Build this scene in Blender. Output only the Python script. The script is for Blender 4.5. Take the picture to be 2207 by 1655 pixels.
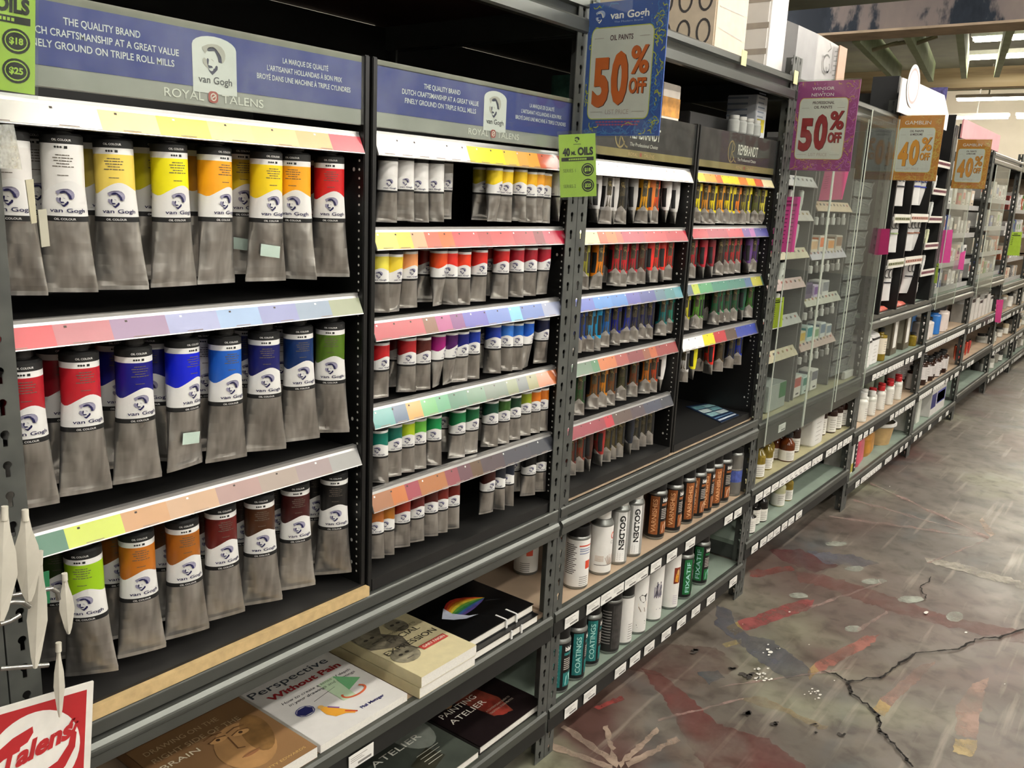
import bpy, bmesh, math, random
from mathutils import Vector, Matrix
from mathutils.geometry import tessellate_polygon
for _o in list(bpy.data.objects):
    bpy.data.objects.remove(_o)
sc = bpy.context.scene
COL = sc.collection
PI = math.pi
R = math.radians
rnd = random.Random(7)

# ------------------------------------------------------------------ camera
F_PX, YAW, PITCH, ROLL = 1859.9, 0.646403, -0.218174, 0.0473576
CAM = Vector((-0.40176, -1.06631, 1.39848))
_fw = Vector((math.cos(YAW) * math.cos(PITCH), math.sin(YAW) * math.cos(PITCH), math.sin(PITCH)))
_r = _fw.cross(Vector((0, 0, 1))).normalized()
_u = _r.cross(_fw)
_c, _s = math.cos(ROLL), math.sin(ROLL)
_r, _u = _c * _r + _s * _u, -_s * _r + _c * _u
cam_d = bpy.data.cameras.new('camera')
cam_d.sensor_fit = 'HORIZONTAL'
cam_d.sensor_width = 36.0
cam_d.lens = F_PX / 2207 * 36.0
cam_d.clip_start = 0.02
cam_d.clip_end = 100
cam = bpy.data.objects.new('camera', cam_d)
COL.objects.link(cam)
_m = Matrix((_r, _u, -_fw)).transposed().to_4x4()
_m.translation = CAM
cam.matrix_world = _m
sc.camera = cam


def at(px, py, y=None, x=None, z=None):
    """the point of a real plane (x, y or z constant) seen at a pixel of the photograph"""
    d = _r * ((px - 1103.5) / F_PX) + _u * ((827.5 - py) / F_PX) + _fw
    t = (y - CAM.y) / d.y if y is not None else (x - CAM.x) / d.x if x is not None else (z - CAM.z) / d.z
    return CAM + d * t


# ------------------------------------------------------------------ view, world
sc.view_settings.view_transform = 'Standard'
sc.view_settings.look = 'None'
sc.view_settings.gamma = 1.0
sc.view_settings.use_curve_mapping = False
sc.view_settings.exposure = 1.15
sc.cycles.max_bounces = 7
sc.cycles.diffuse_bounces = 3
sc.cycles.glossy_bounces = 4
sc.cycles.transmission_bounces = 4
sc.cycles.transparent_max_bounces = 14
sc.cycles.sample_clamp_indirect = 6.0
sc.cycles.caustics_reflective = False
sc.cycles.caustics_refractive = False
w = bpy.data.worlds.new('world')
sc.world = w
w.use_nodes = True
w.node_tree.nodes['Background'].inputs[0].default_value = (0.9, 0.95, 1.0, 1)
w.node_tree.nodes['Background'].inputs[1].default_value = 0.18
LAMP_STRENGTH = 26.0
FAR_LAMP_STRENGTH = 40.0


# ------------------------------------------------------------------ materials
def lin(h):
    h = h.lstrip('#')
    c = [int(h[i:i + 2], 16) / 255 for i in (0, 2, 4)]
    return tuple(v / 12.92 if v <= 0.04045 else ((v + 0.055) / 1.055) ** 2.4 for v in c)


MATS = {}


def M(hexcol, rough=0.5, metal=0.0, noise=0.06, scale=40.0, bump=0.0, spec=0.5, coat=0.0):
    key = (hexcol, rough, metal, noise, scale, bump, spec, coat)
    if key in MATS:
        return MATS[key]
    m = bpy.data.materials.new('paint_' + hexcol)
    m.use_nodes = True
    nt = m.node_tree
    b = nt.nodes['Principled BSDF']
    b.inputs['Roughness'].default_value = rough
    b.inputs['Metallic'].default_value = metal
    b.inputs['Specular IOR Level'].default_value = spec
    if coat:
        b.inputs['Coat Weight'].default_value = coat
        b.inputs['Coat Roughness'].default_value = 0.12
    c = lin(hexcol)
    tc = nt.nodes.new('ShaderNodeTexCoord')
    nz = nt.nodes.new('ShaderNodeTexNoise')
    nz.inputs['Scale'].default_value = scale
    nz.inputs['Detail'].default_value = 3.0
    nt.links.new(tc.outputs['Object'], nz.inputs['Vector'])
    rp = nt.nodes.new('ShaderNodeValToRGB')
    rp.color_ramp.elements[0].position = 0.3
    rp.color_ramp.elements[1].position = 0.7
    rp.color_ramp.elements[0].color = tuple(v * (1 - noise) for v in c) + (1,)
    rp.color_ramp.elements[1].color = tuple(min(1, v * (1 + noise)) for v in c) + (1,)
    nt.links.new(nz.outputs['Fac'], rp.inputs['Fac'])
    nt.links.new(rp.outputs['Color'], b.inputs['Base Color'])
    if bump:
        bp = nt.nodes.new('ShaderNodeBump')
        bp.inputs['Strength'].default_value = bump
        bp.inputs['Distance'].default_value = 0.004
        nt.links.new(nz.outputs['Fac'], bp.inputs['Height'])
        nt.links.new(bp.outputs['Normal'], b.inputs['Normal'])
    MATS[key] = m
    return m


def emit(name, hexcol, strength):
    m = bpy.data.materials.new(name)
    m.use_nodes = True
    nt = m.node_tree
    nt.nodes.remove(nt.nodes['Principled BSDF'])
    e = nt.nodes.new('ShaderNodeEmission')
    e.inputs[0].default_value = lin(hexcol) + (1,)
    e.inputs[1].default_value = strength
    nt.links.new(e.outputs[0], nt.nodes['Material Output'].inputs[0])
    return m


def clear_plastic(name, tint='#f4f7f5', haze=0.02, gloss=0.02):
    m = bpy.data.materials.new(name)
    m.use_nodes = True
    nt = m.node_tree
    nt.nodes.remove(nt.nodes['Principled BSDF'])
    tr = nt.nodes.new('ShaderNodeBsdfTransparent')
    tr.inputs[0].default_value = lin(tint) + (1,)
    df = nt.nodes.new('ShaderNodeBsdfDiffuse')
    df.inputs[0].default_value = (0.75, 0.78, 0.76, 1)
    mx0 = nt.nodes.new('ShaderNodeMixShader')
    nz = nt.nodes.new('ShaderNodeTexNoise')
    nz.inputs['Scale'].default_value = 9.0
    mul = nt.nodes.new('ShaderNodeMath')
    mul.operation = 'MULTIPLY'
    mul.inputs[1].default_value = haze * 2
    nt.links.new(nz.outputs['Fac'], mul.inputs[0])
    nt.links.new(mul.outputs[0], mx0.inputs[0])
    nt.links.new(tr.outputs[0], mx0.inputs[1])
    nt.links.new(df.outputs[0], mx0.inputs[2])
    gl = nt.nodes.new('ShaderNodeBsdfGlossy')
    gl.inputs['Roughness'].default_value = gloss
    fr = nt.nodes.new('ShaderNodeLayerWeight')
    fr.inputs[0].default_value = 0.5
    pw = nt.nodes.new('ShaderNodeMath')
    pw.operation = 'POWER'
    pw.inputs[1].default_value = 4.5
    ma = nt.nodes.new('ShaderNodeMath')
    ma.operation = 'MULTIPLY_ADD'
    ma.inputs[1].default_value = 0.36
    ma.inputs[2].default_value = 0.035
    nt.links.new(fr.outputs['Facing'], pw.inputs[0])
    nt.links.new(pw.outputs[0], ma.inputs[0])
    mx = nt.nodes.new('ShaderNodeMixShader')
    nt.links.new(ma.outputs[0], mx.inputs[0])
    nt.links.new(mx0.outputs[0], mx.inputs[1])
    nt.links.new(gl.outputs[0], mx.inputs[2])
    nt.links.new(mx.outputs[0], nt.nodes['Material Output'].inputs[0])
    return m


ACRYLIC = clear_plastic('clear_acrylic')
CLEARGLASS = clear_plastic('clear_bottle', '#dfe3d6', 0.10, 0.05)
BLACK = M('#0d0d0d', 0.45)
INK = M('#141414', 0.6)
WHITE = M('#e2e1de', 0.42, noise=0.02)
PAPER = M('#e6e4df', 0.7, noise=0.03)
NAVY = M('#17164a', 0.5)
LOGOGREY = M('#8d8aa0', 0.5)
ALU = None
CAB = M('#0d0d0c', 0.42, noise=0.15, scale=25)
CABFLOOR = M('#131211', 0.55, noise=0.25, scale=12)
STEEL = M('#4c4e4b', 0.42, 0.25, 0.10, 14)
STEELD = M('#4a4d4a', 0.5, 0.2, 0.12, 14)
BEAM = M('#595b57', 0.28, 0.5, 0.08, 8)
LIPGREY = M('#42443f', 0.40, 0.2, 0.12, 10)
STRIPBLACK = M('#141513', 0.5)
BOARDGREEN = M('#7f8c80', 0.6, noise=0.14, scale=9)
BOARDTAN = M('#a9937c', 0.7, noise=0.14, scale=7)
RAILMETAL = M('#b4b3b1', 0.28, 0.7, 0.04, 20)




def foil_material():
    """soft aluminium: reflection streaks put into the colour, and shallow dents"""
    m = bpy.data.materials.new('tube_foil')
    m.use_nodes = True
    nt = m.node_tree
    b = nt.nodes['Principled BSDF']
    b.inputs['Metallic'].default_value = 0.9
    tc = nt.nodes.new('ShaderNodeTexCoord')
    inf = nt.nodes.new('ShaderNodeObjectInfo')
    add = nt.nodes.new('ShaderNodeVectorMath')
    add.operation = 'ADD'
    nt.links.new(tc.outputs['Object'], add.inputs[0])
    nt.links.new(inf.outputs['Random'], add.inputs[1])

    def nz(scale, vec, detail=4):
        mp = nt.nodes.new('ShaderNodeMapping')
        mp.inputs['Scale'].default_value = vec
        n = nt.nodes.new('ShaderNodeTexNoise')
        n.inputs['Scale'].default_value = scale
        n.inputs['Detail'].default_value = detail
        nt.links.new(add.outputs[0], mp.inputs[0])
        nt.links.new(mp.outputs[0], n.inputs['Vector'])
        return n
    st = nz(1.0, (55, 55, 7), 2)  # lengthwise streaks imitate reflections of the aisle, painted into the base colour
    r = nt.nodes.new('ShaderNodeValToRGB')
    r.color_ramp.elements[0].position, r.color_ramp.elements[1].position = 0.3, 0.7
    r.color_ramp.elements[0].color = lin('#a19d97') + (1,)
    r.color_ramp.elements[1].color = lin('#dedbd5') + (1,)
    nt.links.new(st.outputs['Fac'], r.inputs['Fac'])
    nt.links.new(r.outputs['Color'], b.inputs['Base Color'])
    dn = nz(1.0, (26, 26, 20), 2)
    mr = nt.nodes.new('ShaderNodeMapRange')
    mr.inputs['To Min'].default_value = 0.22
    mr.inputs['To Max'].default_value = 0.42
    nt.links.new(st.outputs['Fac'], mr.inputs['Value'])
    nt.links.new(mr.outputs[0], b.inputs['Roughness'])
    bp = nt.nodes.new('ShaderNodeBump')
    bp.inputs['Strength'].default_value = 0.55
    bp.inputs['Distance'].default_value = 0.012
    nt.links.new(dn.outputs['Fac'], bp.inputs['Height'])
    nt.links.new(bp.outputs['Normal'], b.inputs['Normal'])
    return m


ALU = foil_material()

# ------------------------------------------------------------------ mesh builder
_TXT = {}


def text_shape(s, bold=0.0):
    k = (s, bold)
    if k not in _TXT:
        cu = bpy.data.curves.new('lettering', 'FONT')
        cu.body = s
        cu.size = 1.0
        cu.offset = bold
        cu.resolution_u = 3
        ob = bpy.data.objects.new('lettering', cu)
        COL.objects.link(ob)
        bpy.context.view_layer.update()
        ev = ob.evaluated_get(bpy.context.evaluated_depsgraph_get())
        me = ev.to_mesh()
        vs = [(v.co.x, v.co.y) for v in me.vertices]
        fs = [tuple(p.vertices) for p in me.polygons]
        ev.to_mesh_clear()
        bpy.data.objects.remove(ob)
        bpy.data.curves.remove(cu)
        if vs:
            x0 = min(v[0] for v in vs)
            x1 = max(v[0] for v in vs)
            y1 = max(v[1] for v in vs)
            y0 = min(v[1] for v in vs)
        else:
            x0 = x1 = y0 = y1 = 0
        _TXT[k] = (vs, fs, x0, x1, y0, y1)
    return _TXT[k]


class MB:
    def __init__(self):
        self.v, self.f, self.mi, self.mats, self.sm = [], [], [], [], []

    def mat(self, m):
        if m not in self.mats:
            self.mats.append(m)
        return self.mats.index(m)

    def add(self, vs, fs, m, smooth=False):
        b = len(self.v)
        k = self.mat(m)
        self.v += [tuple(v) for v in vs]
        for f in fs:
            self.f.append(tuple(b + i for i in f))
            self.mi.append(k)
            self.sm.append(smooth)
        return self

    def box(self, lo, hi, m, bev=0.0):
        x0, y0, z0 = lo
        x1, y1, z1 = hi
        if bev <= 0:
            vs = [(x0, y0, z0), (x1, y0, z0), (x1, y1, z0), (x0, y1, z0), (x0, y0, z1), (x1, y0, z1), (x1, y1, z1), (x0, y1, z1)]
            fs = [(0, 3, 2, 1), (4, 5, 6, 7), (0, 1, 5, 4), (1, 2, 6, 5), (2, 3, 7, 6), (3, 0, 4, 7)]
            return self.add(vs, fs, m)
        bm = bmesh.new()
        bmesh.ops.create_cube(bm, size=1.0)
        for v in bm.verts:
            v.co = Vector((x0 + (v.co.x + .5) * (x1 - x0), y0 + (v.co.y + .5) * (y1 - y0), z0 + (v.co.z + .5) * (z1 - z0)))
        bmesh.ops.bevel(bm, geom=bm.edges[:], offset=bev, segments=2, affect='EDGES')
        bm.verts.index_update()
        self.add([v.co[:] for v in bm.verts], [[v.index for v in f.verts] for f in bm.faces], m)
        bm.free()
        return self

    def rings(self, rings, m, smooth=True, cap0=True, cap1=True):
        """rings: list of equally long vertex loops; m: a material or one per band"""
        n = len(rings[0])
        vs = [p for r in rings for p in r]
        for i in range(len(rings) - 1):
            mm = m[i] if isinstance(m, (list, tuple)) else m
            fs = [(k, (k + 1) % n, n + (k + 1) % n, n + k) for k in range(n)]
            self.add(rings[i] + rings[i + 1], fs, mm, smooth)
        m0 = m[0] if isinstance(m, (list, tuple)) else m
        m1 = m[-1] if isinstance(m, (list, tuple)) else m
        if cap0:
            self.add(rings[0], [tuple(range(n))[::-1]], m0)
        if cap1:
            self.add(rings[-1], [tuple(range(n))], m1)
        return self

    def lathe(self, prof, m, n=24, c=(0, 0, 0), cap0=True, cap1=True, sx=1.0, sy=1.0):
        rs = [[(c[0] + r * sx * math.sin(2 * PI * k / n), c[1] - r * sy * math.cos(2 * PI * k / n), c[2] + z) for k in range(n)] for r, z in prof]
        return self.rings(rs, m, True, cap0, cap1)

    def tube(self, pts, r, m, n=8):
        rs = []
        for i, p in enumerate(pts):
            p = Vector(p)
            a = Vector(pts[max(0, i - 1)])
            b = Vector(pts[min(len(pts) - 1, i + 1)])
            d = (b - a).normalized()
            s = d.cross(Vector((0.13, 0.2, 0.97))).normalized()
            t = d.cross(s)
            rs.append([tuple(p + r * (math.cos(2 * PI * k / n) * s + math.sin(2 * PI * k / n) * t)) for k in range(n)])
        return self.rings(rs, m)

    def prism(self, poly, axis_vec, m, smooth=False):
        """poly: 3-D planar loop, swept by axis_vec"""
        a = [Vector(p) for p in poly]
        b = [p + Vector(axis_vec) for p in a]
        n = len(a)
        self.add(a + b, [(k, (k + 1) % n, n + (k + 1) % n, n + k) for k in range(n)], m, smooth)
        tris = tessellate_polygon([a])
        self.add(a, tris, m)
        self.add(b, [t[::-1] for t in tris], m)
        return self

    def flat(self, poly2, fn, m):
        """2-D outline laid on a surface by fn(u, v)"""
        a = [Vector((p[0], p[1], 0)) for p in poly2]
        tris = tessellate_polygon([a])
        out = []
        for t in tris:
            n = (a[t[1]] - a[t[0]]).cross(a[t[2]] - a[t[0]]).z
            out.append(t if n > 0 else t[::-1])
        return self.add([fn(p[0], p[1]) for p in poly2], out, m)

    def rect(self, u0, v0, u1, v1, fn, m, r=0.0, n=4):
        if r <= 0:
            return self.flat([(u0, v0), (u1, v0), (u1, v1), (u0, v1)], fn, m)
        pts = []
        for cx, cy, a0 in ((u1 - r, v0 + r, -90), (u1 - r, v1 - r, 0), (u0 + r, v1 - r, 90), (u0 + r, v0 + r, 180)):
            for k in range(n + 1):
                a = R(a0 + 90 * k / n)
                pts.append((cx + r * math.cos(a), cy + r * math.sin(a)))
        return self.flat(pts, fn, m)

    def disc(self, u, v, ru, rv, fn, m, n=14, rot=0.0):
        c, s = math.cos(rot), math.sin(rot)
        pts = []
        for k in range(n):
            a, b = ru * math.cos(2 * PI * k / n), rv * math.sin(2 * PI * k / n)
            pts.append((u + a * c - b * s, v + a * s + b * c))
        return self.flat(pts, fn, m)

    def ring2(self, u, v, ru, rv, wd, fn, m, n=18, a0=0, a1=360):
        k0 = n if a1 - a0 >= 360 else n
        vs = []
        for k in range(n + 1):
            a = R(a0 + (a1 - a0) * k / n)
            vs += [(u + ru * math.cos(a), v + rv * math.sin(a)), (u + (ru - wd) * math.cos(a), v + (rv - wd) * math.sin(a))]
        return self.add([fn(*p) for p in vs], [(2 * k, 2 * k + 2, 2 * k + 3, 2 * k + 1) for k in range(n)], m)

    def line2(self, pts, wd, fn, m):
        for (x0, y0), (x1, y1) in zip(pts, pts[1:]):
            L = math.hypot(x1 - x0, y1 - y0) or 1e-9
            nx, ny = -(y1 - y0) / L * wd / 2, (x1 - x0) / L * wd / 2
            ex, ey = (x1 - x0) / L * wd * .35, (y1 - y0) / L * wd * .35
            self.flat([(x0 - ex + nx, y0 - ey + ny), (x0 - ex - nx, y0 - ey - ny), (x1 + ex - nx, y1 + ey - ny), (x1 + ex + nx, y1 + ey + ny)], fn, m)
        return self

    def text(self, s, u, v, h, fn, m, width=None, align='c', bold=0.0, shear=0.0, turn=False):
        """s with capital height h on the surface fn(u, v); u, v: centre (or left) of the base line"""
        vs, fs, x0, x1, y0, y1 = text_shape(s, bold)
        if not vs:
            return self
        k = h / 0.73
        kx = width / (x1 - x0) if width else k
        off = {'c': -(x0 + x1) / 2, 'l': -x0, 'r': -x1}[align]
        pts = []
        for x, y in vs:
            a, b = (x + off) * kx + shear * y * k, y * k
            if turn:
                a, b = -b, a
            pts.append(fn(u + a, v + b))
        return self.add(pts, fs, m)

    def build(self, name, parent=None, loc=None, link=None):
        me = bpy.data.meshes.new(name)
        me.from_pydata(self.v, [], self.f)
        for m in self.mats:
            me.materials.append(m)
        me.polygons.foreach_set('material_index', self.mi)
        me.polygons.foreach_set('use_smooth', self.sm)
        me.update()
        o = bpy.data.objects.new(name, me)
        COL.objects.link(o)
        if parent is not None:
            o.parent = parent
        if loc is not None:
            o.location = loc
        return o


def tag(o, label=None, cat=None, group=None, kind=None):
    if label:
        o['label'] = label
    if cat:
        o['category'] = cat
    if group:
        o['group'] = group
    if kind:
        o['kind'] = kind
    return o


def thing(name, label, cat, loc=(0, 0, 0), rz=0.0, group=None):
    o = bpy.data.objects.new(name, None)
    o.empty_display_size = 0.05
    COL.objects.link(o)
    o.location = loc
    o.rotation_euler = (0, 0, rz)
    return tag(o, label, cat, group)


def struct(name, mb):
    return tag(mb.build(name), kind='structure')


def dup(root, loc=None, rz=None, label=None, group=None, recolor=None):
    """a thing with copies of its parts and sub-parts; recolor: {part name: {slot: material}}"""
    def cp(o, parent):
        c = o.copy()
        COL.objects.link(c)
        c.parent = parent
        if recolor:
            for slot, m in recolor.get(o.name.split('.')[0], {}).items():
                if slot < len(c.material_slots):
                    c.material_slots[slot].link = 'OBJECT'
                    c.material_slots[slot].material = m
        for ch in o.children:
            cp(ch, c)
        return c
    r = cp(root, None)
    if loc is not None:
        r.location = loc
    if rz is not None:
        r.rotation_euler = (0, 0, rz)
    if label:
        r['label'] = label
    if group:
        r['group'] = group
    return r


ORD = ['first', 'second', 'third', 'fourth', 'fifth', 'sixth', 'seventh', 'eighth', 'ninth', 'tenth', 'eleventh', 'twelfth', 'thirteenth',
       'fourteenth', 'fifteenth', 'sixteenth', 'seventeenth', 'eighteenth', 'nineteenth', 'twentieth']


def frame_fn(o, ux, vx, off=0.0):
    """maps (u, v) to a flat plane: o + u*ux + v*vx, lifted by off along the normal"""
    o, ux, vx = Vector(o), Vector(ux).normalized(), Vector(vx).normalized()
    n = ux.cross(vx).normalized()
    return lambda u, v, k=0.0: tuple(o + ux * u + vx * v + n * (off + k))


PORTRAIT = {
    'hat': [(490, 500), (560, 460), (650, 420), (760, 395), (900, 390), (1020, 430), (1100, 510), (1130, 600), (1120, 700), (1080, 770), (1030, 810), (1010, 700), (960, 600), (880, 520), (800, 480), (700, 490), (640, 530), (600, 600), (570, 650), (540, 590), (500, 550)],
    'coat': [(500, 770), (540, 730), (600, 760), (620, 850), (640, 920), (640, 970), (570, 930), (510, 860)],
    'hair': [(625, 545), (650, 500), (720, 470), (800, 460), (870, 490), (950, 570), (1010, 650), (1030, 800), (940, 790), (920, 690), (880, 610), (830, 545), (740, 560), (660, 570)],
    'side': [(610, 760), (640, 730), (670, 760), (660, 830), (650, 890), (690, 895), (750, 900), (775, 940), (720, 950), (670, 960), (640, 920), (615, 830)],
    'beard': [(640, 925), (670, 990), (720, 1020), (770, 1010), (790, 960), (830, 940), (840, 900), (880, 870), (910, 900), (900, 970), (830, 1040), (760, 1105), (690, 1045), (650, 980)],
    'eye': [(725, 740), (760, 745), (810, 780), (790, 790), (740, 760)],
}


def portrait(mb, u, v, h, fn, ink, grey):
    """the bearded head in a hat printed on labels; (u, v): bottom centre, h: height"""
    for k, m in (('hat', grey), ('coat', grey), ('hair', ink), ('side', ink), ('beard', ink), ('eye', grey)):
        mb.flat([(u + (x - 800) / 715 * h, v + (1105 - y) / 715 * h) for x, y in PORTRAIT[k]][::-1], fn, m)


def xa(px, y, z):
    """world x of the point at depth y and height z that the photograph shows in column px"""
    k = (px - 1103.5) / F_PX
    d = Vector((-CAM.x, y - CAM.y, z - CAM.z))
    return (k * d.dot(_fw) - d.dot(_r)) / (_r.x - k * _fw.x)


# ------------------------------------------------------------------ the room
def floor_material():
    m = bpy.data.materials.new('worn_concrete')
    m.use_nodes = True
    nt = m.node_tree
    b = nt.nodes['Principled BSDF']
    tc = nt.nodes.new('ShaderNodeTexCoord')

    def noise(s, d=5.0, dist=0.0):
        n = nt.nodes.new('ShaderNodeTexNoise')
        n.inputs['Scale'].default_value = s
        n.inputs['Detail'].default_value = d
        n.inputs['Distortion'].default_value = dist
        nt.links.new(tc.outputs['Object'], n.inputs['Vector'])
        return n

    def ramp(n, stops):
        r = nt.nodes.new('ShaderNodeValToRGB')
        while len(r.color_ramp.elements) < len(stops):
            r.color_ramp.elements.new(0.5)
        for e, (p, c) in zip(r.color_ramp.elements, stops):
            e.position = p
            e.color = lin(c) + (1,)
        nt.links.new(n.outputs['Fac'], r.inputs['Fac'])
        return r

    def mask(n, lo, hi):
        r = nt.nodes.new('ShaderNodeValToRGB')
        r.color_ramp.elements[0].position = lo
        r.color_ramp.elements[1].position = hi
        nt.links.new(n.outputs['Fac'], r.inputs['Fac'])
        return r

    def mix(a, c, fac):
        x = nt.nodes.new('ShaderNodeMix')
        x.data_type = 'RGBA'
        nt.links.new(a, x.inputs['A'])
        if isinstance(c, str):
            x.inputs['B'].default_value = lin(c) + (1,)
        else:
            nt.links.new(c, x.inputs['B'])
        nt.links.new(fac, x.inputs['Factor'])
        return x.outputs['Result']
    base = ramp(noise(2.2, 8, 0.6), [(0.25, '#4d4742'), (0.5, '#665f58'), (0.75, '#7c756b')]).outputs['Color']
    col = mix(base, '#563c37', mask(noise(1.1, 4, 0.8), 0.54, 0.74).outputs['Color'])
    col = mix(col, '#4b5256', mask(noise(1.7, 4, 1.2), 0.60, 0.80).outputs['Color'])
    col = mix(col, '#8d8f79', mask(noise(1.35, 4, 0.5), 0.60, 0.76).outputs['Color'])
    col = mix(col, '#33291f', mask(noise(9, 6, 0.3), 0.64, 0.80).outputs['Color'])
    grit = nt.nodes.new('ShaderNodeMix')
    grit.data_type = 'RGBA'
    grit.blend_type = 'MULTIPLY'
    grit.inputs['Factor'].default_value = 1.0
    nt.links.new(col, grit.inputs['A'])
    nt.links.new(ramp(noise(14, 12, 0.4), [(0.30, '#b4aca4'), (0.5, '#f2efea'), (0.72, '#ffffff')]).outputs['Color'], grit.inputs['B'])
    mp = nt.nodes.new('ShaderNodeMapping')
    mp.inputs['Rotation'].default_value = (0, 0, 0.5)
    mp.inputs['Scale'].default_value = (1.5, 22, 1)
    nt.links.new(tc.outputs['Object'], mp.inputs[0])
    sn = noise(1.0, 8)
    nt.links.new(mp.outputs[0], sn.inputs['Vector'])
    col = mix(grit.outputs['Result'], '#a39a8c', mask(sn, 0.60, 0.86).outputs['Color'])
    nt.links.new(col, b.inputs['Base Color'])
    rr = mask(noise(5, 4), 0.2, 0.9)
    mr = nt.nodes.new('ShaderNodeMapRange')
    mr.inputs['To Min'].default_value = 0.32
    mr.inputs['To Max'].default_value = 0.62
    nt.links.new(rr.outputs['Color'], mr.inputs['Value'])
    nt.links.new(mr.outputs['Result'], b.inputs['Roughness'])
    bp = nt.nodes.new('ShaderNodeBump')
    bp.inputs['Strength'].default_value = 0.12
    nt.links.new(noise(60, 4).outputs['Fac'], bp.inputs['Height'])
    nt.links.new(bp.outputs['Normal'], b.inputs['Normal'])
    return m


def worn_paint(hexcol, cover=0.6, scale=9.0):
    """old floor paint rubbed through in patches"""
    m = bpy.data.materials.new('worn_paint_' + hexcol)
    m.use_nodes = True
    nt = m.node_tree
    b = nt.nodes['Principled BSDF']
    b.inputs['Base Color'].default_value = lin(hexcol) + (1,)
    b.inputs['Roughness'].default_value = 0.5
    tc = nt.nodes.new('ShaderNodeTexCoord')
    n = nt.nodes.new('ShaderNodeTexNoise')
    n.inputs['Scale'].default_value = scale
    n.inputs['Detail'].default_value = 9
    n.inputs['Roughness'].default_value = 0.62
    nt.links.new(tc.outputs['Object'], n.inputs['Vector'])
    r = nt.nodes.new('ShaderNodeValToRGB')
    c = 0.64 - 0.34 * cover
    r.color_ramp.elements[0].position = c - 0.16
    r.color_ramp.elements[1].position = c + 0.20
    r.color_ramp.elements[1].color = (min(1, cover + .2),) * 3 + (1,)
    nt.links.new(n.outputs['Fac'], r.inputs['Fac'])
    nt.links.new(r.outputs['Color'], b.inputs['Alpha'])
    return m


def patchy_tones(name, cols, scale):
    m = bpy.data.materials.new(name)
    m.use_nodes = True
    nt = m.node_tree
    b = nt.nodes['Principled BSDF']
    b.inputs['Roughness'].default_value = 0.8
    tc = nt.nodes.new('ShaderNodeTexCoord')
    mp = nt.nodes.new('ShaderNodeMapping')
    mp.inputs['Scale'].default_value = scale
    n = nt.nodes.new('ShaderNodeTexNoise')
    n.inputs['Scale'].default_value = 1.0
    n.inputs['Detail'].default_value = 6
    n.inputs['Roughness'].default_value = 0.6
    r = nt.nodes.new('ShaderNodeValToRGB')
    r.color_ramp.interpolation = 'LINEAR'
    while len(r.color_ramp.elements) < len(cols):
        r.color_ramp.elements.new(0.5)
    for e, (p, c) in zip(r.color_ramp.elements, cols):
        e.position = p
        e.color = lin(c) + (1,)
    nt.links.new(tc.outputs['Object'], mp.inputs[0])
    nt.links.new(mp.outputs[0], n.inputs['Vector'])
    nt.links.new(n.outputs['Fac'], r.inputs['Fac'])
    nt.links.new(r.outputs['Color'], b.inputs['Base Color'])
    return m


X0, X1, Y0, Y1, ZC = -3.0, 19.0, -6.0, 4.6, 3.75
struct('floor', MB().box((X0, Y0, -0.1), (X1, Y1, 0.0), floor_material()))
wallm = M('#cfc8bb', 0.8, noise=0.05, scale=3)
struct('wall_far', MB().box((X1, Y0, 0), (X1 + .1, Y1, ZC), M('#e8e0d0', 0.8, noise=0.05, scale=2)))
struct('wall_near', MB().box((X0 - .1, Y0, 0), (X0, Y1, ZC), patchy_tones('reflection_patch_wall', [(0.36, '#1c1c1b'), (0.5, '#7a7976'), (0.62, '#d8d6d2')], (1, 1.6, 1.1))))  # unseen wall; dark and light patches added for metal to reflect
struct('wall_left', MB().box((X0, Y1, 0), (X1, Y1 + .1, ZC), wallm))
REFLECTION_PATCHES = [(0.34, '#1c1c1b'), (0.43, '#4c4b49'), (0.50, '#a3a19d'), (0.60, '#e4e2de'), (0.70, '#77756f')]  # made-up tones on the unseen wall, giving the tube foil varied reflections
struct('wall_right', MB().box((X0, Y0 - .1, 0), (X1, Y0, ZC), patchy_tones('reflection_patch_wall', REFLECTION_PATCHES, (1.6, 1, 1.1))))
struct('ceiling', MB().box((X0, Y0, ZC), (X1, Y1, ZC + .1), M('#5a5c48', 0.85, noise=0.25, scale=2)))

# old paint on the concrete, each run a thin film of its own
FL = lambda x, y: at(1200 + x / 2.192, 1000 + y / 2.192, z=0.0)
LEVEL = [0.0004]


def floor_mark(pts, hexcol, cover=0.6, scale=9.0):
    LEVEL[0] += 0.00004
    z = LEVEL[0]
    big = max(abs(a[0] - b[0]) + abs(a[1] - b[1]) for a in pts for b in pts)
    fine = []
    for (a, b), (c, d) in zip(pts, pts[1:] + pts[:1]):
        n = max(1, min(14, int(math.hypot(c - a, d - b) / 14)))
        j = min(4.5, big * .02)
        for k in range(n):
            t = k / n
            fine.append((a + (c - a) * t + rnd.gauss(0, j), b + (d - b) * t + rnd.gauss(0, j * .6)))
    P = [FL(*p) for p in fine]
    mb = MB().flat([(p.x, p.y) for p in P], lambda u, v: (u, v, z), worn_paint(hexcol, cover, scale))
    struct('floor_marking', mb)


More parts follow.
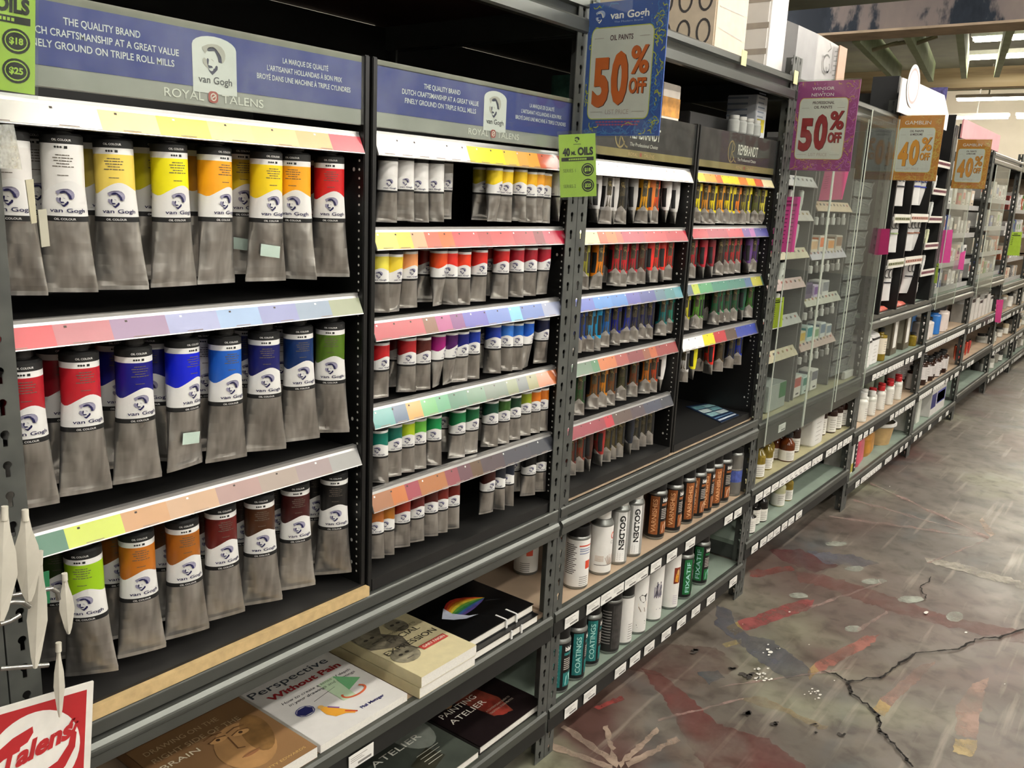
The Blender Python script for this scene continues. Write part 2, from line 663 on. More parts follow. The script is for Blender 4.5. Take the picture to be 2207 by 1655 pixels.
floor_mark([(395, 965), (480, 980), (640, 1110), (760, 1230), (1000, 1300), (1180, 1436), (700, 1436), (600, 1290), (520, 1130)], '#6f3a35', 0.55, 5)
floor_mark([(300, 960), (520, 850), (760, 870), (860, 960), (700, 1040), (480, 1000)], '#66453e', 0.4, 5)
floor_mark([(175, 1150), (310, 1095), (318, 1112), (190, 1160)], '#8a3b37', 0.75)
floor_mark([(1000, 400), (1150, 405), (1330, 480), (1220, 515), (1060, 455)], '#67383a', 0.55, 6)
floor_mark([(900, 505), (1110, 480), (1122, 500), (930, 535)], '#8a4640', 0.6)
floor_mark([(1120, 510), (1250, 520), (1480, 590), (1700, 670), (1850, 720), (2207, 790), (2207, 850), (1850, 770), (1560, 690), (1380, 630), (1250, 575), (1150, 560)], '#7d4f48', 0.5, 6)
floor_mark([(850, 745), (1150, 642), (1215, 640), (1215, 662), (1180, 692), (880, 792)], '#8c4644', 0.75)
floor_mark([(795, 775), (852, 745), (884, 788), (840, 812)], '#94804e', 0.75)
floor_mark([(780, 850), (870, 826), (872, 848), (800, 868)], '#a08f62', 0.55)
floor_mark([(1215, 945), (1450, 815), (1520, 810), (1480, 860), (1235, 985)], '#9a6054', 0.66)
floor_mark([(1180, 985), (1215, 945), (1240, 980), (1195, 1022)], '#a08257', 0.66)
floor_mark([(1525, 1115), (1700, 960), (1790, 930), (1720, 1010), (1575, 1148)], '#a98577', 0.5)
floor_mark([(1490, 1160), (1530, 1115), (1580, 1145), (1545, 1192)], '#bda06a', 0.6)
floor_mark([(1885, 1280), (1880, 1160), (1960, 1040), (2040, 1010), (2000, 1180), (1985, 1300)], '#b08f80', 0.5)
floor_mark([(1880, 1300), (1990, 1305), (1962, 1385), (1872, 1362)], '#c4ab78', 0.6)
floor_mark([(760, 670), (830, 700), (835, 745), (905, 810), (1015, 830), (1180, 950), (1205, 995), (1090, 1015), (960, 940), (845, 832), (750, 760)], '#55565f', 0.55, 6)
floor_mark([(1180, 410), (1400, 430), (1520, 470), (1440, 490), (1260, 470)], '#65656e', 0.55, 6)
floor_mark([(660, 985), (760, 975), (790, 1010), (720, 1040)], '#4f5a62', 0.6, 6)
floor_mark([(850, 1110), (960, 1095), (1280, 1245), (1250, 1262), (1090, 1180)], '#9a8662', 0.45)
for u, v, a, b in ((1140, 622, 46, 14), (1405, 495, 46, 13), (1500, 556, 62, 14), (1670, 640, 62, 18), (1880, 722, 42, 24), (1400, 780, 40, 16), (1320, 378, 50, 12)):
    floor_mark([(u + a * math.cos(t * PI / 6), v + b * math.sin(t * PI / 6)) for t in range(12)], '#a9ada0', 0.62)
floor_mark([(1740, 438), (1900, 470), (2207, 560), (2207, 590), (1890, 505), (1750, 462)], '#b5ad9e', 0.6)
for p, q, wd in (((290, 1425), (30, 1238), 26), ((285, 1420), (228, 1236), 22), ((300, 1425), (480, 1252), 26), ((330, 1425), (570, 1300), 26), ((260, 1436), (-60, 1318), 26),
                 ((2040, 350), (1540, 120), 9), ((2040, 350), (1400, 170), 10), ((2040, 350), (1290, 250), 9), ((2030, 360), (1750, 470), 8), ((2060, 340), (2000, 260), 26),
                 ((1390, 965), (740, 1060), 6), ((2040, 345), (1480, 90), 7), ((1140, 700), (1540, 560), 10), ((480, 1215), (880, 1110), 9), ((1420, 790), (1560, 700), 12)):
    (a, b), (c, d) = p, q
    L = math.hypot(c - a, d - b)
    nx, ny = -(d - b) / L * wd / 2, (c - a) / L * wd / 2
    floor_mark([(a + nx, b + ny), (a - nx, b - ny), (c - nx, d - ny), (c + nx, d + ny)], '#b09a88' if wd > 15 else '#ab8f86', 0.62 if wd > 15 else 0.5)
mb = MB()
rs = random.Random(3)
for cu, cv, n, s in ((1000, 885, 7, 9), (960, 1000, 20, 7), (1220, 1085, 12, 6), (1100, 705, 1, 10), (1745, 705, 1, 8), (1935, 800, 1, 8), (1190, 860, 2, 4), (2115, 1045, 1, 6), (1310, 1030, 1, 6), (880, 760, 1, 4), (1570, 110, 1, 5)):
    for _ in range(n):
        u, v = cu + rs.gauss(0, 22 if n > 2 else 2), cv + rs.gauss(0, 18 if n > 2 else 2)
        a = s * rs.uniform(0.5, 1.4)
        P = [FL(u + a * rs.uniform(.6, 1.2) * math.cos(t * PI / 4), v + a * .55 * rs.uniform(.6, 1.2) * math.sin(t * PI / 4)) for t in range(8)]
        mb.flat([(p.x, p.y) for p in P], lambda u, v: (u, v, 0.0046), M('#e4e1d8', 0.6))
struct('floor_marking', mb)
mb = MB()
for cu, cv, a in ((655, 890, 26), (832, 970, 20), (890, 1180, 34), (1030, 1232, 26), (1220, 1235, 16), (1225, 1275, 14), (1350, 1285, 22), (900, 1000, 34)):
    for _ in range(5):
        u, v = cu + rs.gauss(0, a * .4), cv + rs.gauss(0, a * .2)
        P = [FL(u + a * .5 * rs.uniform(.5, 1.2) * math.cos(t * PI / 4), v + a * .25 * rs.uniform(.5, 1.2) * math.sin(t * PI / 4)) for t in range(8)]
        mb.flat([(p.x, p.y) for p in P], lambda u, v: (u, v, 0.0044), M('#37312c', 0.7))
struct('floor_marking', mb)


def crack(pts, wd):
    out = []
    for (a, b), (c, d) in zip(pts, pts[1:]):
        for k in range(6):
            t = k / 6
            out.append((a + (c - a) * t + rs.gauss(0, 4), b + (d - b) * t + rs.gauss(0, 3)))
    out.append(pts[-1])
    P = [FL(*p) for p in out]
    mb = MB()
    for i, (a, b) in enumerate(zip(P, P[1:])):
        ww = wd * rs.uniform(.5, 1.4)
        mb.line2([(a.x, a.y), (b.x, b.y)], ww, lambda u, v: (u, v, 0.005), M('#211c18', 0.9))
    struct('floor_marking', mb)


crack([(1250, 985), (1320, 1000), (1375, 1035), (1550, 1005), (1620, 945), (1700, 900), (1900, 880), (1980, 830), (2090, 825), (2207, 785)], 0.006)
crack([(1375, 1035), (1400, 1100), (1520, 1190), (1530, 1270), (1620, 1360), (1680, 1436)], 0.007)
crack([(1765, 540), (1720, 590), (1742, 640)], 0.004)


# girder, joists and far boards of the old roof
GX = 7.0
g0, g1 = at(1750, 75, x=GX), at(1720, 20, x=GX)
struct('beam_girder', MB().box((GX, -3.0, g0.z), (GX + .25, Y1, g0.z + 0.20), patchy_tones('peeling_girder_paint', [(0.40, '#1b2330'), (0.455, '#262f3c'), (0.49, '#857a78'), (0.60, '#93857f'), (0.68, '#6f6565')], (1, 1.6, 0.8))))
struct('beam_girder', MB().box((GX - .04, -3.0, g0.z - 0.018), (GX + .29, Y1, g0.z), M('#b8a38c', 0.8, noise=0.2, scale=6)))
jm = M('#8f9d78', 0.8, noise=0.15, scale=4)
jd = Vector((0.982, 0.181, 0.0544))
for q in ((1845, 92), (1955, 82), (2068, 68), (2180, 60)):
    a = at(*q, x=GX + .3)
    b = a + jd * 4.6
    n = jd.cross(Vector((0, 0, 1))).normalized() * 0.03
    struct('beam_joist', MB().prism([tuple(a - n), tuple(a + n), tuple(a + n + Vector((0, 0, .22))), tuple(a - n + Vector((0, 0, .22)))], b - a, jm))
for (p, q, z0) in (((1880, 108), (1935, 92), 0), ((1920, 96), (1960, 90), 0), ((1968, 96), (2020, 78), 0)):
    a, b = at(*p, x=GX + 1.0), at(*q, x=GX + 1.0)
    struct('beam_bridging', MB().tube([a, b], 0.018, M('#a8a288', 0.8)))
FXB = 13.0
a, b = at(1980, 192, x=FXB), at(1980, 150, x=FXB)
struct('beam_boards', MB().box((FXB, -4.0, a.z), (FXB + .2, Y1, b.z), patchy_tones('board_grain', [(0.35, '#6d5a48'), (0.5, '#a8946f'), (0.65, '#b9a786')], (1, 0.25, 6))))
a = at(1820, 180, x=FXB + .5)
struct('wall_partition', MB().box((FXB + .3, at(1960, 200, x=FXB + .3).y, 0), (FXB + .5, Y1, b.z + .02), patchy_tones('old_brick', [(0.4, '#5a4034'), (0.5, '#8b6f5c'), (0.6, '#a69784')], (2, 3, 8))))

LAMP = emit('fluorescent_tube', '#fffaf0', LAMP_STRENGTH)
LAMPF = emit('fluorescent_tube_far', '#fff6e4', FAR_LAMP_STRENGTH)
HOUSING = M('#d9d7d0', 0.5)


def fixture(lo, L, along, label, mat=LAMP, group='strip lights'):
    t = thing('strip_light', label, 'ceiling light', lo, 0 if along == 'x' else PI / 2, group)
    MB().box((0, -.09, .03), (L, .09, .08), HOUSING, .005).build('housing', t)
    MB().box((L * .2, -.012, .08), (L * .2 + .02, .012, ZC - lo[2]), HOUSING).build('hanger', t)
    MB().box((L * .8, -.012, .08), (L * .8 + .02, .012, ZC - lo[2]), HOUSING).build('hanger', t)
    for s in (-.045, .045):
        MB().rings([[(x, s + .019 * math.cos(a * PI / 4), .012 + .019 * math.sin(a * PI / 4)) for a in range(8)] for x in (0.02, L - .02)], mat, True).build('tube_lamp', t)
    return t


for i, yy in enumerate((-1.35, -2.55, -4.6)):
    for j, xx in enumerate((-1.9, 0.9, 3.7, 6.5)):
        fixture((xx, yy, 3.2), 2.4, 'x', 'white twin tube strip light hung in the %s row over the aisle, %s along it' % (ORD[i], ORD[j]))
for j, (px, py, zz) in enumerate(((2140, 86, 3.2), (2110, 126, 3.2), (2090, 216, 3.2))):
    p = at(px, py, z=zz)
    fixture((p.x, p.y - 2.2, zz), 2.4, 'y', ['bright strip light across the ceiling just behind the girder, highest in view', 'bright strip light across the ceiling, second below the girder',
            'bright strip light across the far ceiling, lowest in view'][j], LAMPF, 'bright lights over the far aisle')
for j, yy in enumerate((-3.4, -.9, 1.6)):  # extra lamps added close to the end wall to blow it out white
    fixture((16.6, yy, 3.0), 2.4, 'y', 'strip light washing the far end wall, %s of three' % ORD[j], LAMPF, 'lights added to whiten the far wall')
for j, xx in enumerate((2.0, 5.0)):  # unseen lamps added to light the area behind the racks
    fixture((xx, 2.4, 3.2), 2.4, 'x', 'added strip light over the hidden aisle behind the shelves, %s along it' % ORD[j], LAMP, 'lights added behind the shelves')


# ------------------------------------------------------------------ the shelving
def post_material():
    """grey angle iron with keyhole slots cut clean through it"""
    m = bpy.data.materials.new('slotted_angle_iron')
    m.use_nodes = True
    nt = m.node_tree
    b = nt.nodes['Principled BSDF']
    b.inputs['Roughness'].default_value = 0.45
    b.inputs['Metallic'].default_value = 0.25
    tc = nt.nodes.new('ShaderNodeTexCoord')
    n = nt.nodes.new('ShaderNodeTexNoise')
    n.inputs['Scale'].default_value = 22
    nt.links.new(tc.outputs['Object'], n.inputs['Vector'])
    r = nt.nodes.new('ShaderNodeValToRGB')
    r.color_ramp.elements[0].position, r.color_ramp.elements[1].position = 0.3, 0.72
    r.color_ramp.elements[0].color = lin('#464846') + (1,)
    r.color_ramp.elements[1].color = lin('#5c5e5a') + (1,)
    nt.links.new(n.outputs['Fac'], r.inputs['Fac'])
    nt.links.new(r.outputs['Color'], b.inputs['Base Color'])
    uv = nt.nodes.new('ShaderNodeUVMap')
    sp = nt.nodes.new('ShaderNodeSeparateXYZ')
    nt.links.new(uv.outputs[0], sp.inputs[0])

    def math_(op, a, bb, c=None):
        x = nt.nodes.new('ShaderNodeMath')
        x.operation = op
        for i, q in enumerate((a, bb, c)):
            if q is None:
                continue
            if isinstance(q, (int, float)):
                x.inputs[i].default_value = q
            else:
                nt.links.new(q, x.inputs[i])
        return x.outputs[0]
    P = 0.0381
    du = math_('SUBTRACT', sp.outputs[0], 0.019)
    zz = math_('MODULO', sp.outputs[1], P)
    dz = math_('SUBTRACT', zz, 0.024)
    r2 = math_('ADD', math_('MULTIPLY', du, du), math_('MULTIPLY', dz, dz))
    circ = math_('LESS_THAN', r2, 0.0052 ** 2)
    slot = math_('MULTIPLY', math_('LESS_THAN', math_('ABSOLUTE', du, 0), 0.0028), math_('LESS_THAN', math_('ABSOLUTE', math_('ADD', dz, 0.006), 0), 0.009))
    hole = math_('MAXIMUM', circ, slot)
    nt.links.new(math_('SUBTRACT', 1.0, hole), b.inputs['Alpha'])
    return m


POSTM = post_material()


def post_mesh(H, sx, sy):
    """L section: corner at the origin, flanges towards sx*x and sy*y"""
    t, wd = 0.0022, 0.038
    v, f, uvs = [], [], []

    def slab(a, b, c, d):
        i = len(v)
        v.extend([a, b, c, d])
        f.append((i, i + 1, i + 2, i + 3))
        uvs.extend([(0, 0), (wd, 0), (wd, H), (0, H)])
    for off in (0, t):
        slab((0, sy * off, 0), (sx * wd, sy * off, 0), (sx * wd, sy * off, H), (0, sy * off, H))
        slab((sx * off, 0, 0), (sx * off, sy * wd, 0), (sx * off, sy * wd, H), (sx * off, 0, H))
    i = len(v)
    v.extend([(sx * wd, 0, 0), (sx * wd, sy * t, 0), (sx * wd, sy * t, H), (sx * wd, 0, H), (0, sy * wd, 0), (sx * t, sy * wd, 0), (sx * t, sy * wd, H), (0, sy * wd, H)])
    f += [(i, i + 1, i + 2, i + 3), (i + 4, i + 5, i + 6, i + 7)]
    uvs += [(0, 0)] * 8
    me = bpy.data.meshes.new('post')
    me.from_pydata(v, [], f)
    me.materials.append(POSTM)
    ul = me.uv_layers.new(name='UVMap')
    for p in me.polygons:
        for li in p.loop_indices:
            ul.data[li].uv = uvs[me.loops[li].vertex_index]
    return me


def arc(cy, cz, r, a0, a1, n=5):
    return [(cy + r * math.cos(R(a0 + (a1 - a0) * k / n)), cz + r * math.sin(R(a0 + (a1 - a0) * k / n))) for k in range(n + 1)]


W = 1.22


def shelf(rack, z, style, board, labels=(), wood=None, depth=0.6):
    """one shelf: board, front rail and the price labels on the rail"""
    mb = MB()
    mb.box((0.003, 0.008, z - 0.016), (W - 0.003, depth, z), board)
    s = mb.build('shelf_board', rack)
    x0, x1 = 0.006, W - 0.006
    fr = MB()
    if style == 'beam':
        up = [(0.012, z)] + [(0.006, z)] + arc(0.002, z - .006, .006, 90, 180) + [(-.003, z - .024), (.006, z - .027), (.006, z - .031)]
        lo = [(.006, z - .031), (-.004, z - .033)] + arc(0.0, z - .045, .011, 130, 215) + [(-.008, z - .068), (-.003, z - .072), (.012, z - .072)]
        prof = up + lo[1:]
        fr.prism([(x0, y, q) for y, q in prof], (x1 - x0, 0, 0), BEAM, False)
    elif style == 'top':
        prof = [(0.014, z), (0.0, z), (-.004, z - .004), (-.004, z - .018), (.006, z - .022), (.010, z - .036), (-.002, z - .040), (-.005, z - .044), (-.005, z - .066), (-.001, z - .070), (.014, z - .070)]
        fr.prism([(x0, y, q) for y, q in prof], (x1 - x0, 0, 0), BEAM, False)
    elif style == 'deep':
        prof = [(0.012, z + .002), (-.002, z + .002), (-.006, z - .004), (-.004, z - .020), (.012, z - .022)]
        fr.prism([(x0, y, q) for y, q in prof], (x1 - x0, 0, 0), LIPGREY, False)
        prof = [(0.010, z - .022), (-.004, z - .022), (-.006, z - .088), (-.002, z - .092), (.010, z - .09)]
        fr.prism([(x0, y, q) for y, q in prof], (x1 - x0, 0, 0), M('#373831', 0.4, 0.2), False)
    else:
        prof = [(0.012, z + .002), (-.001, z + .002), (-.006, z - .003), (-.007, z - .022), (.004, z - .027), (.012, z - .027)]
        fr.prism([(x0, y, q) for y, q in prof], (x1 - x0, 0, 0), LIPGREY, False)
        prof = [(0.010, z - .026), (-.001, z - .026), (-.004, z - .062), (.0, z - .064), (.010, z - .064)]
        fr.prism([(x0, y, q) for y, q in prof], (x1 - x0, 0, 0), STRIPBLACK, False)
    fr.build('front_rail', s)
    X = rack.location.x
    for (a, b) in labels:
        zc = z - .044
        if style in ('deep',):
            zc = z - .052
        yl = -.0058
        la, lb = (xa(a, yl, zc) - X, xa(b, yl, zc) - X) if a > 5 else (a, b)
        la, lb = max(la, 0.012), min(lb, W - .012)
        if lb - la < .008:
            continue
        fn = frame_fn((0, yl + .0006, zc), (1, 0, 0), (0, .07, 1))
        lm = MB().box((la, yl - .0002, zc - .0145), (lb, yl + .0012, zc + .0145), PAPER)
        k = lambda u, v: (u, yl - .0006, zc + v)
        n = max(1, int((lb - la) / .05 + .5))
        for j in range(n):
            c0 = la + (lb - la) * j / n + .004
            ww = (lb - la) / n - .010
            for v, fr_ in ((.0075, .8), (.0035, .55), (-.0005, .65)):
                lm.rect(c0, v, c0 + ww * fr_, v + .0013, k, M('#9a9690', 0.8))
            lm.rect(c0 + ww * .35, -.0105, c0 + ww, -.0055, k, M('#7d7a76', 0.8))
        lm.build('price_label', s)
    return s


def rack(k, label, shelves, back=True):
    t = thing('shelving_rack', label, 'shelf', (k * W, 0, 0), 0, 'grey shelving racks along the aisle')
    H = 1.86
    for nm, (x, y, sx, sy) in {'fl': (0.001, 0, 1, 1), 'fr': (W - 0.001, 0, -1, 1), 'bl': (0.001, .604, 1, -1), 'br': (W - 0.001, .604, -1, -1)}.items():
        o = bpy.data.objects.new('post', post_mesh(H, sx, sy))
        COL.objects.link(o)
        o.parent = t
        o.location = (x, y, 0)
    if back:
        MB().box((.01, .585, .12), (W - .01, .598, 1.78), M('#191916', 0.7, noise=0.15, scale=6)).build('back_panel', t)
    for a in shelves:
        sh = shelf(t, *a)
        z = a[0]
        for x in (0.004, W - .02):
            MB().box((x, .012, z - .070), (x + .016, .59, z - .017), STEELD).build('side_beam', sh)
    return t


def lab(x0, sc_, *prs):
    return [(x0 + a / sc_, x0 + b / sc_) for a, b in prs]


def rl(seed, n=9):
    q = random.Random(seed)
    out, x = [], .05
    while x < 1.12 and len(out) < n:
        wd = q.choice((.045, .045, .05, .09))
        out.append((x, x + wd))
        x += wd + q.choice((.02, .03, .06, .12))
    return out


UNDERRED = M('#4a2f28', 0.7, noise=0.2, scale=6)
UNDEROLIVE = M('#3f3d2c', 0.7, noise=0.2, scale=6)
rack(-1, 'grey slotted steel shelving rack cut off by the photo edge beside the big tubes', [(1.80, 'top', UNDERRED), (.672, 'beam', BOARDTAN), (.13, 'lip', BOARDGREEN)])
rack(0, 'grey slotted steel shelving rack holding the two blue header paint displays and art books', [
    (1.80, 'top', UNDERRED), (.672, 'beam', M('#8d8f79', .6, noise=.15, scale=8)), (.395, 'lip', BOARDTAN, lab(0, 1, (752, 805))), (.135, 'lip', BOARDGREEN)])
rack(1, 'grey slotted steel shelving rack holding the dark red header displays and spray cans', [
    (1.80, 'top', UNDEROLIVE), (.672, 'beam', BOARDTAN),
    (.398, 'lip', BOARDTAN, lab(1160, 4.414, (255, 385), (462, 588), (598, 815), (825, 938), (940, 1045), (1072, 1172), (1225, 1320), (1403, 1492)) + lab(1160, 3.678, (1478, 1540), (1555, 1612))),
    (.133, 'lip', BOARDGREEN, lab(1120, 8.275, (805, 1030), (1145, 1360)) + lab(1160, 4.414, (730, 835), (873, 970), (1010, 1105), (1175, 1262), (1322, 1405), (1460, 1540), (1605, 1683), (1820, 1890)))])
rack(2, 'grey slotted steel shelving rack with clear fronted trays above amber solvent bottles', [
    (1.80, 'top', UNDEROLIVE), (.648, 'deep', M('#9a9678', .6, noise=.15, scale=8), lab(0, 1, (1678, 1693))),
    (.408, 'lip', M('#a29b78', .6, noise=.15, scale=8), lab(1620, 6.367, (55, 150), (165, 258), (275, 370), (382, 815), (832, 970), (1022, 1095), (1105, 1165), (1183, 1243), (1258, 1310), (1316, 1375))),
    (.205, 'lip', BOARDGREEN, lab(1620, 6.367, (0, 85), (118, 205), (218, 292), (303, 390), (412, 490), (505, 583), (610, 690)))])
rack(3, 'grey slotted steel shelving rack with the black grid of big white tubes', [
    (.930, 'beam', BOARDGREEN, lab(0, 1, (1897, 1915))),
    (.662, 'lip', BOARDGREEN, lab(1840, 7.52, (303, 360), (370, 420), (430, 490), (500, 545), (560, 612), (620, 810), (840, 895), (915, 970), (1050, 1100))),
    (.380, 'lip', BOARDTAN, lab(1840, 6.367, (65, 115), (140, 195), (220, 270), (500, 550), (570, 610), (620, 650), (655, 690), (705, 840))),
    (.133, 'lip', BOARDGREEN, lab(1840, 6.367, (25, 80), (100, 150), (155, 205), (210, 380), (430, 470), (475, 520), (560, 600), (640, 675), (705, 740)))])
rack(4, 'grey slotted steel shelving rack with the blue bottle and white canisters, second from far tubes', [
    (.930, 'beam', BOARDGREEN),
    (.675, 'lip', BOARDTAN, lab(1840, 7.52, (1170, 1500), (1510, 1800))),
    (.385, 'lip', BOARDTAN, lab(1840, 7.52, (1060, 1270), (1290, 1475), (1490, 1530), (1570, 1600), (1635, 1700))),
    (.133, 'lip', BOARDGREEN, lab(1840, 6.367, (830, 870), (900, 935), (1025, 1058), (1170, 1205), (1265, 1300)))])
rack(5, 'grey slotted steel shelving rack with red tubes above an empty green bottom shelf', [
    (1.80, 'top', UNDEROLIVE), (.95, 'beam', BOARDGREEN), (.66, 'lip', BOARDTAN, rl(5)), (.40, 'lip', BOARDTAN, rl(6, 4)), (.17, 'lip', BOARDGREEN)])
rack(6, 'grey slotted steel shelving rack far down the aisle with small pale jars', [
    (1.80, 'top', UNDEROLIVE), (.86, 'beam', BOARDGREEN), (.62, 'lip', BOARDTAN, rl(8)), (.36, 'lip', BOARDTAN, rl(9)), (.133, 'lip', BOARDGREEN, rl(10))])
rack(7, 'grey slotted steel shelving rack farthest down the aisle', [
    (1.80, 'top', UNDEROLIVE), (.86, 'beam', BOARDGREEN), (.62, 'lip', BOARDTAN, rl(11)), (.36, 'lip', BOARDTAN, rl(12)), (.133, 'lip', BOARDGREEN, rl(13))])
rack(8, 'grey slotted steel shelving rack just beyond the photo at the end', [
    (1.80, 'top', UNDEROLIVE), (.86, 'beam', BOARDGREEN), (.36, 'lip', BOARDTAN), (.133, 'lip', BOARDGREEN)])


# ------------------------------------------------------------------ paint tubes with a portrait label
def ell(a, b, z, n, y0=0.0):
    return [(a * math.sin(2 * PI * k / n), y0 - b * math.cos(2 * PI * k / n), z) for k in range(n)]


def portrait_tube(H, r, wc, seg, detail):
    """tube hanging cap up: origin at the crimp; parts metal_foot, label_sleeve (> logo), cap. Returns the three bmesh builders"""
    def sect(t):
        if t < .03:
            return wc / 2, .0016
        s = min(1, (t - .03) / .62)
        s2 = s ** .75
        return wc / 2 + (r - wc / 2) * min(1, s ** .8), .0022 + (r * .97 - .0022) * s2
    tb = .455
    foot = MB()
    rs = [ell(wc / 2, .0022, 0, seg), ell(wc / 2, .0022, .028 * H, seg)]
    for t in (.032, .06, .11, .17, .24, .32, .39, tb + .004):
        a, b = sect(t)
        # dents pressed into the foil
        rs.append([(x * (1 + .012 * math.sin(9 * t + k)), y * (1 - .10 * math.exp(-((t - .2) / .08) ** 2) * (1 + math.cos(k * 1.1))), z) for k, (x, y, z) in enumerate(ell(a, b, t * H, seg))])
    foot.rings(rs, ALU)
    lab_ = MB()

    def surf(u, t, off=.0):
        a, b = sect(t)
        th = u / ((a + b) / 2)
        return ((a + off) * math.sin(th), -(b + off) * math.cos(th), t * H)

    def wave(th):
        d = (th + PI) % (2 * PI) - PI
        return .652 + .055 * math.exp(-((d - .25) / .75) ** 2) - .02 * math.exp(-((d + 1.1) / .4) ** 2)
    rs, ms = [], []
    for t, m in ((tb, INK), (.488, WHITE), ('w', None), (.885, WHITE), (.925, INK), (.975, INK), (.99, INK)):
        ring = []
        for k in range(seg):
            th = 2 * PI * k / seg
            tt = wave(th) if t == 'w' else t
            a, b = sect(tt)
            if t == .99:
                a, b = r * .86, r * .84
            off = .0004
            ring.append(((a + off) * math.sin(th), -(b + off) * math.cos(th), tt * H))
        rs.append(ring)
        ms.append(m)
    PC = M('#c04040', .38, 0, .03)
    lab_.mats = [WHITE, PC, INK]
    bands = [INK, WHITE, PC, WHITE, INK, INK]
    lab_.rings(rs, bands, True, cap0=False)
    logo = MB()
    fn = lambda u, v: surf(u, v / H, .0009)
    portrait(logo, 0.001 * H / .2, .545 * H, .112 * H, fn, NAVY, LOGOGREY)
    logo.text('van Gogh', .004 * H / .2, .512 * H, .026 * H, fn, NAVY, .19 * H, bold=.01)
    if detail:
        fn2 = lambda u, v: surf(u, v / H, .0008)
        logo.text('OIL COLOUR', 0, .464 * H, .013 * H, fn2, WHITE, .105 * H, bold=.02)
        logo.text('OIL COLOUR', 0, .942 * H, .013 * H, fn2, WHITE, .105 * H, bold=.02)
        tx = [(.855, .6), (.838, .9), (.821, .8), (.804, .55), (.787, .95)]
        ic = M('#5b5349', .7)
        for v, f in tx:
            for j in range(7):
                a = -.058 * H * f + .124 * H * f * j / 7
                logo.rect(a, v * H, a + .124 * H * f / 7 * (.75 if j % 3 else 1), v * H + .0011, fn2, ic)
        for j in range(3):
            logo.rect((-.03 + .02 * j) * H, .735 * H, (-.011 + .02 * j) * H, .735 * H + .0009, fn2, ic)
        for u in (-.035, -.02, -.005):
            logo.disc(u * H, .905 * H, .0014, .0014, fn2, INK, 6)
        logo.rect(.012 * H, .897 * H, .03 * H, .913 * H, fn2, INK)
    cap = MB()
    cr = r * .62
    cap.lathe([(r * .5, .985 * H), (r * .5, 1.0 * H), (cr, 1.004 * H), (cr, 1.092 * H), (cr * .9, 1.104 * H)], M('#2b2a29', .35), 16)
    return foot, lab_, logo, cap


def tube_proto(H, r, wc, seg, detail):
    foot, lb, logo, cap = portrait_tube(H, r, wc, seg, detail)
    t = thing('paint_tube', 'x', 'paint tube', (0, 0, -5))
    foot.build('metal_foot', t)
    l = lb.build('label_sleeve', t)
    logo.build('logo', l)
    cap.build('cap', t)
    return t


TUBES = []


def place_tube(proto, x, y, z, rz, colour, label, group, slot):
    t = dup(proto, (x, y, z), rz, label, group, {'label_sleeve': {slot: M(colour, .38, 0, .03)}})
    TUBES.append(t)
    return t


# colour names used in the labels
CN = {}


def tube_rows(proto, H, rows, zs, y0, dy, size, group, where, slot=1, df=.62):
    for ri, row in enumerate(rows):
        z = zs[ri]
        k = 0
        rowname = ORD[ri]
        n = len(row)
        for item in row:
            px, colour, cname, f, lay = (list(item) + [None, None])[:5]
            lay = lay or 0
            f = df if f is None else f
            y = y0 + dy * lay
            zz = z + (.004 if lay else 0) + rnd.uniform(-.0025, .0025)
            x = xa(px, y, zz + .47 * H)
            view = math.atan2(x - CAM.x, y - CAM.y)
            rz = -(view - math.asin(max(-.95, min(.95, 2 * f - 1))))
            k += 1
            rn = rowname if ri < len(rows) - 1 else 'bottom'
            lb = ('%s %s tube hung behind, %s from left, %s row, %s' if lay else '%s %s paint tube, %s from left in %s row of %s') % (size, cname, ORD[k - 1], rn, where)
            t = place_tube(proto, x, y, zz, rz, colour, lb, group, slot)
            if lay == 0 and f < .95:
                t.rotation_euler.y = rnd.uniform(-.015, .015)
                t.rotation_euler.x = rnd.uniform(-.01, .02)


